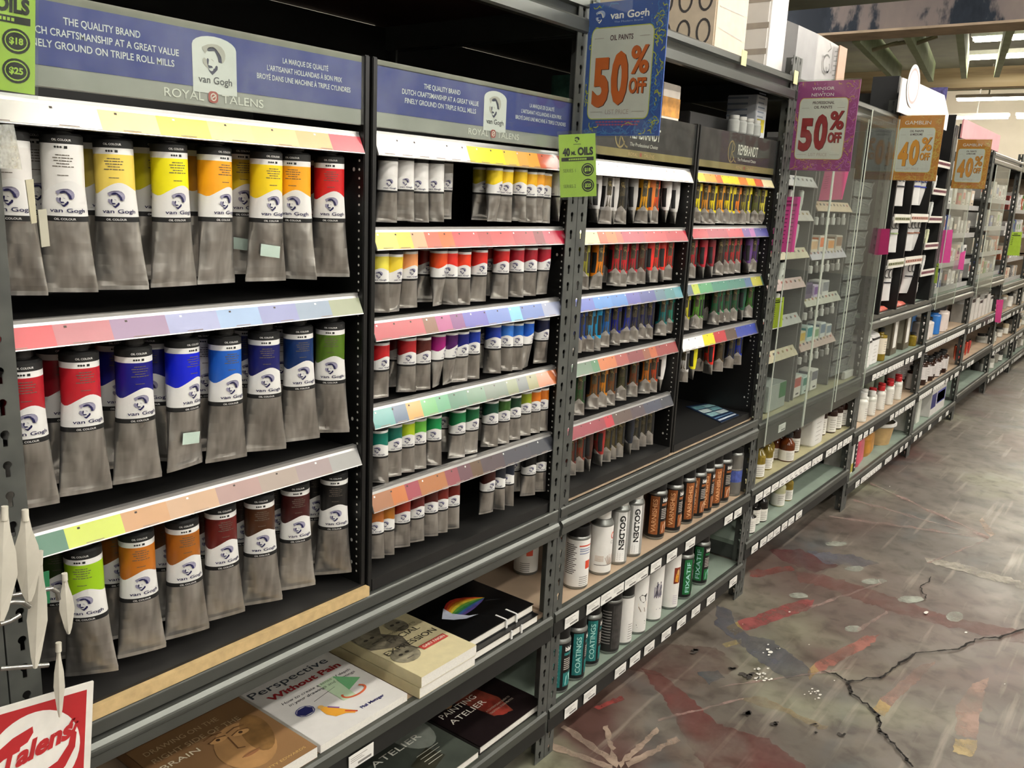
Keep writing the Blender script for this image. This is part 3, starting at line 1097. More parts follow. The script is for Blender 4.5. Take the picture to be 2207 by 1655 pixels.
BIG = tube_proto(.196, .0235, .068, 32, True)
c1 = lambda *a: a
A_ROWS = [
    [(23, '#d9d6d2', 'white', .45), (84, '#cfccc8', 'white', .5, 1), (138, '#e4e2de', 'white', .5), (205, '#c9b44a', 'pale yellow', .8, 1), (254, '#e3c85a', 'pale yellow', .48), (322, '#cfc61e', 'lemon yellow', .75, 1),
     (370, '#ece119', 'lemon yellow', .72), (425, '#c98a1e', 'amber', .9, 1), (463, '#efa31b', 'amber', .82), (521, '#d7ba1e', 'golden yellow', .6, 1), (571, '#eccb1a', 'golden yellow', .73), (635, '#eda21c', 'orange yellow', .42),
     (689, '#8f1d1b', 'dark red', .6, 1), (709, '#c01b1e', 'red', .56)],
    [(54, '#a51b26', 'crimson', .58), (131, '#861420', 'dark crimson', .7, 1), (176, '#b01f2a', 'red', .63), (252, '#161a7a', 'dark blue', .6, 1), (290, '#131176', 'ultramarine blue', .66), (338, '#14196e', 'dark blue', .3, 1),
     (394, '#0b1dc4', 'vivid blue', .84), (440, '#d8d6d0', 'white', .6, 1), (485, '#1c58b3', 'cerulean blue', .72), (532, '#141a52', 'navy blue', .55, 1), (569, '#15175a', 'navy blue', .6), (607, '#d2d0cc', 'white', .5, 1),
     (646, '#0d2a5c', 'teal blue', .66), (710, '#4d6a1a', 'olive green', .52)],
    [(128, '#2c3d14', 'dark green', .5, 1), (190, '#8fb81a', 'lime green', .42), (254, '#8a4d14', 'ochre', .6, 1), (300, '#b0661a', 'ochre', .6), (360, '#5e3a18', 'brown', .6, 1), (399, '#9c5a18', 'sienna brown', .64),
     (442, '#3d1512', 'dark brown', .6, 1), (480, '#5c1a17', 'dark red brown', .66), (524, '#2f1a12', 'dark brown', .6, 1), (562, '#40230f', 'umber brown', .58), (597, '#1a1614', 'black', .6, 1), (637, '#3a1110', 'deep maroon', .62),
     (678, '#141312', 'black', .6, 1), (717, '#171615', 'black', .56)],
]
tube_rows(BIG, .196, A_ROWS, (1.2500, .9800, .7180), .040, .052, 'large', 'large oil paint tubes in the left display', 'big tube display')

SML = tube_proto(.1115, .0170, .0385, 24, False)
B_ROWS = [
    [(833, '#d8d6d3', 'white', .60), (871, '#d8d6d3', 'white', .58), (903, '#d5d3d0', 'white', .45), (936, '#d6d4d1', 'white', .45), (956, '#cfcdca', 'white', .75, 1), (1036, '#b8a81c', 'dull yellow', .72, 1), (1063, '#e6c81b', 'yellow', .93),
     (1085, '#e2bd1c', 'yellow', .62), (1116, '#e6bd17', 'golden yellow', .5), (1139, '#e3ab18', 'amber', .5), (1155, '#e09a20', 'orange yellow', .7), (1169, '#cf9420', 'orange yellow', .6), (1188, '#c4501a', 'orange', .6, 1), (1199, '#d3d1cf', 'white', .05)],
    [(817, '#dccf4a', 'pale yellow', .5), (845, '#dbc136', 'yellow', .85), (880, '#d8905a', 'peach', .72), (915, '#8e2018', 'dark red', .7, 1), (944, '#d9481a', 'orange', .95), (967, '#d02a1f', 'red', .42), (994, '#d6371a', 'orange red', .55),
     (1030, '#c8281f', 'red', .70), (1053, '#c5231e', 'red', .55, 1), (1078, '#bb2020', 'red', .62), (1111, '#9a1526', 'crimson', .45), (1139, '#9c1626', 'crimson', .63), (1169, '#a5152b', 'crimson', .88)],
    [(818, '#b01a20', 'red', .74), (853, '#6d1218', 'dark red', .7, 1), (876, '#a51c22', 'red', .6), (909, '#4d1c16', 'red brown', .7), (941, '#8c1064', 'magenta', .97), (966, '#420e50', 'purple', .94), (991, '#101467', 'dark blue', .75),
     (1015, '#0e2c8c', 'blue', .6), (1040, '#0b123f', 'navy', .6, 1), (1062, '#12308f', 'ultramarine blue', .52), (1087, '#2c6bc0', 'light blue', .5), (1110, '#1358a8', 'cerulean blue', .64), (1133, '#0c4fb0', 'blue', .97), (1166, '#0a1130', 'navy', .8)],
    [(816, '#0f6a5a', 'teal green', .42), (846, '#0c5a4d', 'dark teal green', .7), (873, '#9fb51d', 'lime green', .6), (899, '#5aa337', 'bright green', .6), (932, '#128045', 'emerald green', .52), (954, '#0e5c40', 'dark green', .5, 1), (985, '#0f6b3c', 'green', .7),
     (1014, '#0e5530', 'deep green', .76), (1036, '#5a5c1c', 'olive', .5, 1), (1056, '#12402f', 'blue green', .6), (1081, '#2f5220', 'leaf green', .62), (1105, '#12351f', 'forest green', .62), (1128, '#7d8a16', 'yellow green', .62), (1148, '#c56a18', 'orange', .6), (1165, '#b5631a', 'ochre', .6)],
    [(807, '#a8602a', 'tan brown', .5), (829, '#a3641c', 'ochre brown', .5), (864, '#932c1c', 'brick red', .62), (896, '#5c1a17', 'maroon', .68), (925, '#4c1714', 'dark brown', .55), (946, '#6d1f18', 'red brown', .6), (972, '#66180f', 'red brown', .64),
     (1049, '#3d140f', 'dark maroon', .8), (1071, '#20232c', 'blue black', .4), (1091, '#111a2a', 'dark blue', .4), (1106, '#1a1d26', 'blue black', .6, 1), (1139, '#0f0f0f', 'black', .7), (1161, '#101010', 'black', .6)],
]
tube_rows(SML, .1115, B_ROWS, (1.3395, 1.1825, 1.026, .868, .717), .034, .036, 'small', 'small portrait label tubes in the right display', 'small tube display')

# price stickers on two of the big tubes (they belong to the tube)
for nm in TUBES[:29]:
    if nm['label'].startswith(('large golden yellow', 'large vivid blue')):
        H = .196
        MB().flat([(-.016, .040), (.016, .036), (.016, .054), (-.016, .058)], lambda u, v: (u, -.0125 - .12 * (v - .036), v), M('#bcd0c4', .5)).build('price_sticker', nm)


# ------------------------------------------------------------------ tubes with a coloured frame and a pointed foil foot
def framed_tube(H=.112, r=.0158, wc=.037, seg=20):
    def sect(t):
        if t < .03:
            return wc / 2, .0016
        s = min(1, (t - .03) / .5)
        return wc / 2 + (r - wc / 2) * min(1, s ** .8), .0022 + (r * .97 - .0022) * s ** .75
    foot = MB()
    rs = [ell(wc / 2, .0022, 0, seg)]
    for t in (.03, .06, .12, .2, .29):
        a, b = sect(t)
        rs.append(ell(a, b, t * H, seg))
    foot.rings(rs, ALU)
    sl = MB()
    FC = M('#c04040', .36, 0, .03)
    sl.mats = [FC]
    rs = []
    for t in (.285, .40, .60, .80, .93, .985):
        a, b = sect(t)
        rs.append(ell(a + .0004, b + .0004, t * H, seg))
    sl.rings(rs, FC, True, cap0=False)

    def surf(th, t, off=.0009):
        a, b = sect(t)
        return ((a + off) * math.sin(th), -(b + off) * math.cos(th), t * H)
    pr = MB()
    olive, gold = M('#4a4330', .5, noise=.5, scale=160), M('#a3915c', .4, .3)
    for (t0, t1, a0, a1, m) in ((.36, .80, -80, -34, INK), (.34, .97, -20, 22, olive), (.36, .80, 34, 80, INK)):
        n = 4
        for j in range(n):
            b0, b1 = R(a0 + (a1 - a0) * j / n), R(a0 + (a1 - a0) * (j + 1) / n)
            for q0, q1 in ((t0, (t0 + t1) / 2), ((t0 + t1) / 2, t1)):
                pr.add([surf(b0, q0), surf(b1, q0), surf(b1, q1), surf(b0, q1)], [(0, 1, 2, 3)], m)
    fn = lambda u, v: surf(u / r, v / H, .0015)
    pr.ring2(0.0, .86 * H, .0042, .0052, .0012, fn, gold, 12, 40, 330)
    pr.line2([(-.001, .80 * H), (.0005, .90 * H)], .0011, fn, gold)
    pr.line2([(.0, .84 * H), (.005, .79 * H)], .0011, fn, gold)
    tri = [surf(-.95, .285, .0012), surf(-.5, .285, .0012), surf(0, .285, .0012), surf(.5, .285, .0012), surf(.95, .285, .0012), surf(.32, .36, .0012), surf(0, .405, .0012), surf(-.32, .36, .0012)]
    pr.add(tri, [(0, 1, 7), (1, 2, 7), (7, 2, 6), (2, 5, 6), (2, 3, 5), (3, 4, 5)], M('#c7c3bd', .35, .6))
    cap = MB().lathe([(r * .5, .98 * H), (r * .5, 1.0 * H), (r * .66, 1.004 * H), (r * .66, 1.11 * H)], M('#1d1c1b', .35), 14)
    t = thing('paint_tube', 'x', 'paint tube', (0, 0, -5))
    foot.build('metal_foot', t)
    s = sl.build('label_sleeve', t)
    pr.build('logo', s)
    cap.build('cap', t)
    return t


FRM = framed_tube()


def sq(o, k, *rows):
    """crop columns to photograph columns"""
    return [(o + a[0] / k,) + tuple(a[1:]) for a in rows]


C_ROWS = [
    sq(1200, 4.244, (345, '#c9c7c4', 'white', .1), (450, '#cfccc8', 'white', .7), (505, '#c4c1bd', 'white', .05), (580, '#2f2f2c', 'charcoal', .6), (685, '#a3a19c', 'grey', .05), (780, '#d99a18', 'amber', .65), (835, '#c96a1c', 'orange', .1), (880, '#c9481a', 'orange red', .7), (990, '#d6d3cf', 'white', .02), (1070, '#cbc9c5', 'white', .05)),
    sq(1200, 4.244, (235, '#8f8a2a', 'olive', .6), (365, '#dd7d12', 'orange', .75), (430, '#8c3418', 'rust', .6, 1), (530, '#b3222a', 'red', .6), (590, '#c41f2c', 'red', .7), (680, '#a82230', 'crimson', .6), (760, '#5a2a22', 'maroon', .6), (830, '#d82a22', 'bright red', .1), (880, '#cf2a22', 'bright red', .7), (940, '#d13020', 'scarlet', .2), (1010, '#b02e24', 'red', .7)),
    sq(1200, 4.244, (170, '#18307a', 'blue', .6), (215, '#1b3f86', 'blue', .6), (285, '#2f86b5', 'sky blue', .6), (345, '#1492c4', 'cyan', .4), (430, '#1a5a9a', 'cerulean', .7), (525, '#16207f', 'ultramarine', .5), (620, '#1a2a80', 'ultramarine', .75), (695, '#181d4a', 'navy', .6), (765, '#1a2050', 'navy', .6), (830, '#171d48', 'navy', .6), (955, '#12686a', 'teal', .6), (1020, '#177a68', 'teal green', .6)),
    sq(1200, 4.244, (195, '#2d4f2c', 'green', .6), (330, '#7a4a1c', 'brown', .6), (405, '#c27a1c', 'ochre', .6), (480, '#6e4424', 'brown', .6), (585, '#3a3a24', 'olive brown', .6), (690, '#6d381c', 'rust brown', .6), (755, '#a5601c', 'ochre', .4, 1), (805, '#b5651a', 'orange brown', .6), (870, '#b0401c', 'rust red', .6), (940, '#cfccc8', 'white', .03)),
    sq(1160, 3.678, (250, '#5c241c', 'red brown', .6), (315, '#7a2e1c', 'rust', .6), (385, '#3c2018', 'dark brown', .1), (475, '#8f2622', 'red', .15), (530, '#54471f', 'olive', .6), (575, '#4a3f20', 'olive', .6), (630, '#453c22', 'olive brown', .6), (710, '#20242e', 'blue black', .1), (760, '#2a2a26', 'charcoal', .6), (815, '#38342a', 'dark olive', .6), (870, '#302e28', 'charcoal', .6)),
]
D_ROWS = [
    sq(1200, 4.244, (1270, '#e0d020', 'yellow', .6), (1345, '#c9862a', 'amber', .6), (1405, '#e0cf1c', 'yellow', .6), (1480, '#e09a1c', 'orange', .6), (1545, '#e6d31a', 'yellow', .6), (1580, '#dcc61a', 'yellow', .5), (1630, '#dd7a1c', 'orange', .6), (1690, '#8a8428', 'olive', .6), (1725, '#e0d020', 'yellow', .6), (1805, '#5a5f2a', 'olive green', .6), (1865, '#d8cc4a', 'pale yellow', .6), (1890, '#b9a23a', 'ochre', .6)),
    sq(1200, 4.244, (1225, '#a31f2c', 'red', .6), (1320, '#a3202e', 'red', .1), (1400, '#7f1d26', 'crimson', .1), (1480, '#3a2420', 'dark brown', .6), (1530, '#98202a', 'crimson', .6), (1585, '#a2242c', 'crimson', .6), (1640, '#a0282e', 'red', .6), (1740, '#5a3a72', 'violet', .1), (1790, '#48286a', 'violet', .6), (1885, '#16154a', 'navy', .6)),
    sq(1200, 4.244, (1165, '#bdb622', 'yellow green', .6), (1265, '#4f8a2a', 'green', .6), (1290, '#3f7a28', 'green', .6), (1370, '#1d3326', 'dark green', .6, 1), (1440, '#1a5c38', 'emerald', .5), (1485, '#1d6a40', 'emerald', .6), (1545, '#16563c', 'emerald', .6), (1610, '#1c5a3a', 'green', .6), (1680, '#1a4a34', 'dark green', .1), (1755, '#2f6a24', 'leaf green', .6), (1825, '#3f641f', 'leaf green', .6)),
    sq(1200, 4.244, (1155, '#d6d4d0', 'white', .5), (1235, '#ddd41c', 'yellow', .05), (1300, '#3a2a1a', 'dark brown', .6, 1), (1390, '#cf2418', 'bright red', .2), (1480, '#4a3a22', 'olive brown', .6), (1575, '#1d2340', 'navy', .6), (1650, '#16309a', 'bright blue', .6)),
]
tube_rows(FRM, .112, C_ROWS, (1.3365, 1.1795, 1.026, .868, .712), .056, .036, 'framed', 'framed label tubes in the gold edged displays', 'near gold edged display', 0)
tube_rows(FRM, .112, D_ROWS, (1.3365, 1.1795, 1.026, .868), .056, .036, 'framed', 'framed label tubes in the gold edged displays', 'far gold edged display', 0)

for p in (BIG, SML, FRM):
    for ch in list(p.children_recursive) + [p]:
        bpy.data.objects.remove(ch)


# ------------------------------------------------------------------ the four black display cabinets
def cabinet(label, x0, x1, y0, rows, zbase, ztop, side_holes=True, wood_edge=False, floor_front=None):
    """rows: (z_top, z_bottom, [(photo column, colour) ...]) of each colour rail"""
    t = thing('paint_display', label, 'display cabinet', ((x0 + x1) / 2, y0, zbase), 0, 'black paint displays')
    L = lambda x, y, z: (x - (x0 + x1) / 2, y - y0, z - zbase)
    D = y0 + .30
    for s, (a, b) in enumerate(((x0, x0 + .011), (x1 - .011, x1))):
        sp = MB().box(L(a, y0, zbase), L(b, D, ztop), CAB, .0015).build('side_panel', t)
        hm = MB()
        xin = b + .0004 if s == 0 else a - .0004
        rr = random.Random(x0 * 100)
        z = zbase + .045
        while z < ztop - .16:
            hm.disc(0, 0, .0021, .0021, lambda u, v, z=z: (xin - (x0 + x1) / 2, .011 + u, z - zbase + v), M('#c9c7c0', .5), 8)
            if rr.random() < .07:
                hm.disc(0, 0, .003, .0035, lambda u, v, z=z: (xin - (x0 + x1) / 2, .024 + u, z - zbase + v), M('#c9c7c0', .5), 8)
            z += .0141
        hm.build('peg_hole_pattern', sp)
    MB().box(L(x0 + .011, D - .01, zbase), L(x1 - .011, D, ztop), CAB).build('back_panel', t)
    fl = MB()
    fl.box(L(x0 + .011, y0 - .001, zbase), L(x1 - .011, D - .01, zbase + .022), CABFLOOR)
    if wood_edge:
        fl.box(L(x0 + .04, y0 - .012, zbase), L(x1, y0 - .0012, zbase + .018), M('#c0a577', .6, noise=.15, scale=60))
    fl.build('base_board', t)
    for (zt, zb, segs) in rows:
        yt, yb = y0 + .012, y0 - .003
        rail = MB()
        # bent metal strip, top lip then the sloping face
        rail.prism([L(x0 + .012, yt + .010, zt + .004), L(x0 + .012, yt, zt + .004), L(x0 + .012, yt - .0005, zt - .0005), L(x0 + .012, yb, zb), L(x0 + .012, yb + .003, zb - .001), L(x0 + .012, yt + .003, zt), L(x0 + .012, yt + .010, zt + .001)],
                   (x1 - x0 - .024, 0, 0), RAILMETAL)
        ro = rail.build('colour_rail', t)
        sw = MB()
        ux, vx = Vector((1, 0, 0)), Vector((0, yt - yb, zt - zb))
        Ls = vx.length
        fn = frame_fn(L(0, yb, zb), ux, vx, .0006)
        fo = frame_fn(L(0, yb, zb), ux, vx, .0010)
        xs = [x0 + .0125] + [xa(p, yb + .007, (zt + zb) / 2) for p, c in segs[1:]] + [x1 - .0125]
        for i, (p, c) in enumerate(segs):
            a, b = max(xs[i], x0 + .0125), min(xs[i + 1], x1 - .0125)
            if b - a < .001:
                continue
            sw.rect(a, .0015, b, Ls * .86, fn, M(c, .30, 0.0, .02, coat=.4))
        n = max(5, int((x1 - x0) / (.082 if len(rows) == 3 else .044)))
        for i in range(n):
            u = x0 + .02 + (x1 - x0 - .05) * i / n
            sw.rect(u, Ls * .70, u + .0035, Ls * .78, fo, M('#40352f', .6) if i % 3 else WHITE)
            sw.rect(u + .006, Ls * .07, u + .030, Ls * .10, fo, M('#8c7a70', .6))
        sw.build('swatch_pattern', ro)
        MB().box(L(x0 + .0115, yt + .012, zt - .0072), L(x1 - .0115, D - .012, zt - .0042), CABFLOOR).build('hanger_shelf', t)
    return t, L


A, L_A = cabinet('black display cabinet with blue header holding the big oil paint tubes', .004, .605, .006, [
    (1.4785, 1.4485, [(0, '#efece4'), (214, '#eccf8e'), (340, '#e8d444'), (450, '#e9d67c'), (545, '#e2b974'), (640, '#dd9f62'), (712, '#b83b48')]),
    (1.2180, 1.1880, [(0, '#bb4148'), (117, '#a9636a'), (240, '#8a6f8c'), (360, '#8f94b8'), (470, '#8aa3c4'), (560, '#8084ae'), (640, '#7f8ea0'), (712, '#8c9278')]),
    (.9520, .9225, [(0, '#45705c'), (142, '#b9c651'), (264, '#b58a62'), (362, '#b39274'), (468, '#9a7d78'), (560, '#93847a'), (640, '#8c7c7c'), (712, '#8b8a88')])],
    .6735, 1.60, wood_edge=True)
B, L_B = cabinet('black display cabinet with blue header holding five rows of small oil paint tubes', .611, 1.206, .006, [
    (1.4835, 1.4485, [(0, '#f3f1ec')] + [(780 + a / 4.414, c) for a, c in ((1010, '#ead92e'), (1350, '#e3c24e'), (1480, '#dfa452'), (1575, '#e0a046'), (1680, '#c05a3c'))]),
    (1.3265, 1.2930, [(0, '#eee06a')] + [(780 + a / 4.414, c) for a, c in ((335, '#e5c24f'), (475, '#dfa07a'), (605, '#d0604a'), (740, '#d3642f'), (870, '#c24548'), (1110, '#a93a3c'), (1230, '#bd4246'), (1440, '#a4343f'), (1640, '#7d2c33'), (1730, '#a9364a'), (1830, '#a8213a'))]),
    (1.1710, 1.1370, [(0, '#b04e55')] + [(780 + a / 4.414, c) for a, c in ((590, '#7d5540'), (710, '#a34a7a'), (850, '#7a4078'), (970, '#5b56a8'), (1190, '#5f77b8'), (1405, '#6fb4d8'), (1515, '#5a74b0'), (1720, '#8c93ac'))]),
    (1.0160, .9800, [(0, '#51928e')] + [(780 + a / 4.414, c) for a, c in ((300, '#4a5f78'), (430, '#bf8f3a'), (570, '#5fa463'), (710, '#5b9a74'), (830, '#4d7a62'), (1000, '#557a5e'), (1170, '#566654'), (1380, '#69734a'), (1480, '#545c58'), (1575, '#7d7a44'), (1670, '#bd6d44'))]),
    (.8590, .8235, [(0, '#9a6a4c')] + [(780 + a / 4.414, c) for a, c in ((285, '#b36a38'), (420, '#94404c'), (550, '#a0663c'), (800, '#86424a'), (920, '#5f4048'), (1040, '#5c4632'), (1140, '#4d4044'), (1350, '#45444c'), (1600, '#3f4148'))])],
    .6735, 1.60)
C, L_C = cabinet('black display cabinet with dark red header and gold edge holding five rows of framed tubes', 1.232, 1.824, .020, [
    (1.4790, 1.4465, [(0, '#d6d4d2')] + [(1200 + a / 4.244, c) for a, c in ((640, '#8b8986'), (770, '#d8d4c8'), (850, '#cf8d3c'), (910, '#b04c38'), (1085, '#8a807c'), (1140, '#cfc9bf'))]),
    (1.3220, 1.2890, [(0, '#e9e2a0')] + [(1200 + a / 4.244, c) for a, c in ((380, '#cf5a38'), (455, '#d2703a'), (545, '#c9583c'), (600, '#a8384a'), (800, '#b83e44'), (1000, '#a8323c'))]),
    (1.1670, 1.1330, [(0, '#5060ae')] + [(1200 + a / 4.244, c) for a, c in ((340, '#3f7cc0'), (500, '#3a74b8'), (640, '#4a4a9a'), (760, '#3c4684'), (900, '#4a6a7c'), (990, '#3f7a7c'), (1075, '#4a8a96'))]),
    (1.0110, .9780, [(0, '#647a66')] + [(1200 + a / 4.244, c) for a, c in ((320, '#4f7a5a'), (385, '#bb6c40'), (540, '#9a4a44'), (650, '#7d3c40'), (790, '#8a5440'), (850, '#b05c38'), (910, '#8c3c3c'))]),
    (.8550, .8220, [(0, '#8c3e48')] + [(1200 + a / 4.244, c) for a, c in ((440, '#b03440'), (515, '#5a4a44'), (680, '#54484c'), (800, '#474a58'), (950, '#44464c'))])],
    .6735, 1.602)
D, L_D = cabinet('black display cabinet with dark red header holding four rows of framed tubes above empty space', 1.830, 2.415, .020, [
    (1.4790, 1.4510, [(0, '#e8d22e')] + [(1200 + a / 4.244, c) for a, c in ((1350, '#dfa23c'), (1455, '#cc6a36'), (1510, '#e8d030'), (1665, '#d28038'), (1740, '#e6c83a'), (1810, '#cc5c3a'), (1880, '#e6dcae'))]),
    (1.3265, 1.2950, [(0, '#b03c44')] + [(1200 + a / 4.244, c) for a, c in ((1380, '#a03448'), (1560, '#b83848'), (1700, '#6a4a8a'), (1765, '#a05a98'), (1810, '#4c4a8a'))]),
    (1.1690, 1.1355, [(0, '#4a5a68')] + [(1200 + a / 4.244, c) for a, c in ((1240, '#a9b83a'), (1300, '#4a9060'), (1420, '#3a7a68'), (1560, '#3d7468'), (1720, '#4a6488'), (1780, '#a8a444'), (1870, '#4a6a60'))]),
    (1.0130, .9740, [(0, '#eceae6')] + [(1200 + a / 4.244, c) for a, c in ((1340, '#dcd02c'), (1440, '#b03a40'), (1545, '#5a4a40'), (1640, '#3c4a9a'), (1820, '#4a4a54'))])],
    .6735, 1.602, wood_edge=False)

HDRGREY = M('#a9a7a1', .28, .15, .03, coat=.5)
HDRBLUE = M('#3a4490', .20, 0, .05, 6, coat=.8)
CREAM = M('#dfe1e6', .5)


def blue_header(cab, Lf, x0, x1, y, first):
    z0, z1 = 1.4925, 1.598
    hd = MB()
    hd.box(Lf(x0, y, z0), Lf(x1, y + .004, z1), HDRGREY, .001)
    h = hd.build('header_panel', cab)
    fn = lambda u, v: Lf(u, y - .0006, v)
    f2 = lambda u, v: Lf(u, y - .0011, v)
    f3 = lambda u, v: Lf(u, y - .0016, v)
    pr = MB().rect(x0 + .001, 1.517, x1 - .001, 1.5885 if first else 1.590, fn, HDRBLUE)
    pr.rect(x0 + .001, 1.5885, x1 - .001, 1.5975, fn, M('#7c7a6c', .3, 0, .1, 6))
    pr.build('blue_print_pattern', h)
    lt = MB()
    for k, (tx, w_, v) in enumerate((('THE QUALITY BRAND', .095, 1.5655), ('DUTCH CRAFTSMANSHIP AT A GREAT VALUE', .200, 1.5515), ('FINELY GROUND ON TRIPLE ROLL MILLS', .186, 1.5375))):
        lt.text(tx, x0 + .166, v, .0085, f2, CREAM, w_, bold=.012)
    for k, (tx, w_, v) in enumerate((('LA MARQUE DE QUALITÉ', .085, 1.5660), ("L'ARTISANAT HOLLANDAIS À BON PRIX", .140, 1.5530), ('BROYÉ DANS UNE MACHINE À TRIPLE CYLINDRES', .175, 1.5400))):
        lt.text(tx, x1 - .112, v, .0075, f2, CREAM, w_, bold=.012)
    xm = (x0 + x1) / 2 + .022
    ys = 1.500
    lt.text('ROYAL', xm - .014, ys, .0115, f2, M('#e9e6de', .4), .058, align='r')
    lt.text('TALENS', xm + .014, ys, .0115, f2, M('#e9e6de', .4), .068, align='l')
    lt.build('lettering', h)
    em = MB()
    xb = xm + .004
    outline = [(xb - .034, 1.5105), (xb + .034, 1.5105), (xb + .034, 1.570)] + [(xb + .034 * math.cos(a * PI / 10), 1.570 + .014 * math.sin(a * PI / 10)) for a in range(1, 10)] + [(xb - .034, 1.570)]
    em.flat(outline, f2, WHITE)
    portrait(em, xb - .002, 1.5345, .040, f3, M('#33324f', .5), M('#bdb6ad', .5))
    em.text('van Gogh', xb, 1.5235, .0095, f3, M('#4a4a4e', .5), .052, bold=.01)
    red = M('#a8433a', .4)
    em.rect(xm - .0075, 1.4985, xm + .0075, 1.5135, f3, red, .005)
    f4 = lambda u, v: Lf(u, y - .0021, v)
    em.ring2(xm, 1.506, .0048, .0052, .0016, f4, M('#e9d8cc', .4), 14)
    em.line2([(xm - .004, 1.503), (xm + .004, 1.509)], .0016, f4, M('#e9d8cc', .4))
    em.build('logo', h)
    # clear sleeve in front of the print
    MB().box(Lf(x0, y - .0052, z0 + .001), Lf(x1, y - .0032, z1 - .001), ACRYLIC).build('clear_cover', cab)


blue_header(A, L_A, .006, .5925, .012, True)
blue_header(B, L_B, .6165, 1.196, .012, False)


def red_header(cab, Lf, x0, x1, y, xl):
    z0, z1 = 1.4925, 1.600
    h = MB().box(Lf(x0, y, z0), Lf(x1, y + .004, z1), M('#2c2021', .3, 0, .1, 5, coat=.3), .001).build('header_panel', cab)
    fn = lambda u, v: Lf(u, y - .0006, v)
    f2 = lambda u, v: Lf(u, y - .0012, v)
    MB().rect(x0 + .001, 1.4935, x1 - .001, 1.5120, fn, M('#a08b53', .4, .35, .18, 14)).build('gold_band_pattern', h)
    lt = MB()
    cream = M('#e8e2d6', .5)
    lt.text('REMBRANDT', xl, 1.5400, .030, f2, cream, .150, align='l', bold=.012)
    lt.text('The Professional Choice', xl, 1.5215, .009, f2, cream, .140, align='l', shear=.2)
    lt.text('ROYAL', xl + .02, 1.498, .009, f2, M('#d8b27a', .5), .045)
    lt.text('TALENS', xl + .10, 1.498, .009, f2, M('#d8b27a', .5), .052)
    lt.build('lettering', h)
    em = MB()
    gold = M('#b59a63', .35, .5)
    cx = xl - .045
    em.ring2(cx, 1.545, .026, .032, .0045, f2, gold, 20, 60, 330)
    em.line2([(cx - .004, 1.520), (cx + .006, 1.574)], .004, f2, gold)
    em.line2([(cx + .006, 1.574), (cx + .020, 1.562), (cx + .016, 1.548), (cx + .002, 1.543), (cx + .024, 1.520), (cx + .034, 1.517)], .004, f2, gold)
    em.rect(xl + .052, 1.4985, xl + .062, 1.5075, f2, M('#b05038', .4))
    em.build('logo', h)
    MB().box(Lf(x0, y - .0052, z0 + .001), Lf(x1, y - .0032, z1 - .001), ACRYLIC).build('clear_cover', cab)


red_header(C, L_C, 1.2445, 1.8125, .028, xa(1358, .028, 1.55))
red_header(D, L_D, 1.8425, 2.4035, .028, xa(1590, .028, 1.55))


# ------------------------------------------------------------------ spray cans on the lower shelves of the second rack
def wrapfn(r, cx=0, cy=0, off=.0005):
    return lambda u, v, k=0.0: (cx + (r + off + k) * math.sin(u / r), cy - (r + off + k) * math.cos(u / r), v)


def T(fn, k=.0007):
    return lambda u, v: fn(u, v, k)


def wrap_rect(mb, fn, u0, v0, u1, v1, m, n=6):
    for k in range(n):
        a, b = u0 + (u1 - u0) * k / n, u0 + (u1 - u0) * (k + 1) / n
        mb.rect(a, v0, b, v1, fn, m)


def spray_can(name, label, loc, r, hb, hc, body, capm, rim=None, cap_r=.86, dome=.012, rz=0.0, group=None, deco=None, foot=None, cat='spray can'):
    """valve can: body with rolled rims and shoulder, cap, printed label"""
    t = thing(name, label, cat, loc, rz, group)
    rim = rim or M('#8f918e', .3, .8)
    MB().lathe([(r * .93, 0), (r * .99, .002), (r * .99, .006), (r, .008), (r, hb - .008), (r * .985, hb - .004)], [rim, rim, rim, body, body], 32).build('can_body', t)
    MB().lathe([(r * .99, hb - .004), (r * 1.0, hb - .001), (r * .97, hb + .002), (r * .80, hb + dome), (r * .6, hb + dome + .003)], rim, 32, cap0=False).build('shoulder_rim', t)
    cr = r * cap_r
    MB().lathe([(cr, hb + .001), (cr, hb + hc * .8), (cr * .97, hb + hc * .93), (cr * .86, hb + hc)], capm, 28).build('cap', t)
    if deco:
        mb = MB()
        deco(mb, wrapfn(r), r, hb)
        mb.build('lettering', t)
    return t


SP = 'spray cans on the upper shelf'
SQ = 'spray cans on the bottom shelf'
ZU, ZL = .3985, .1335
BLK = M('#101010', .35)
OFFW = M('#e9e7e2', .32, 0, .02)
REDP = M('#d0482e', .4)
TXT = M('#8f8c88', .6)
TXD = M('#5b5652', .6)


def at_can(px, py, z, r):
    p = at(px, py, z=z)
    return Vector((p.x, max(.013 + r, p.y + r), z))


def deco_square(mb, fn, r, h):
    wrap_rect(mb, fn, .012, h * .40, .030, h * .56, REDP, 3)
    wrap_rect(mb, fn, -.008, h * .85, .030, h * .875, REDP)
    for v in (.79, .75, .70):
        wrap_rect(mb, fn, -.006, h * v, .026, h * v + .003, M('#8f97b0', .6))
    for k in range(16):
        wrap_rect(mb, fn, -.045, h * (.30 + .038 * k), -.022 + .004 * (k % 3), h * (.30 + .038 * k) + .0022, TXD, 3)
    for k in range(5):
        wrap_rect(mb, fn, -.004, h * (.08 + .04 * k), .022, h * (.08 + .04 * k) + .002, TXT, 3)


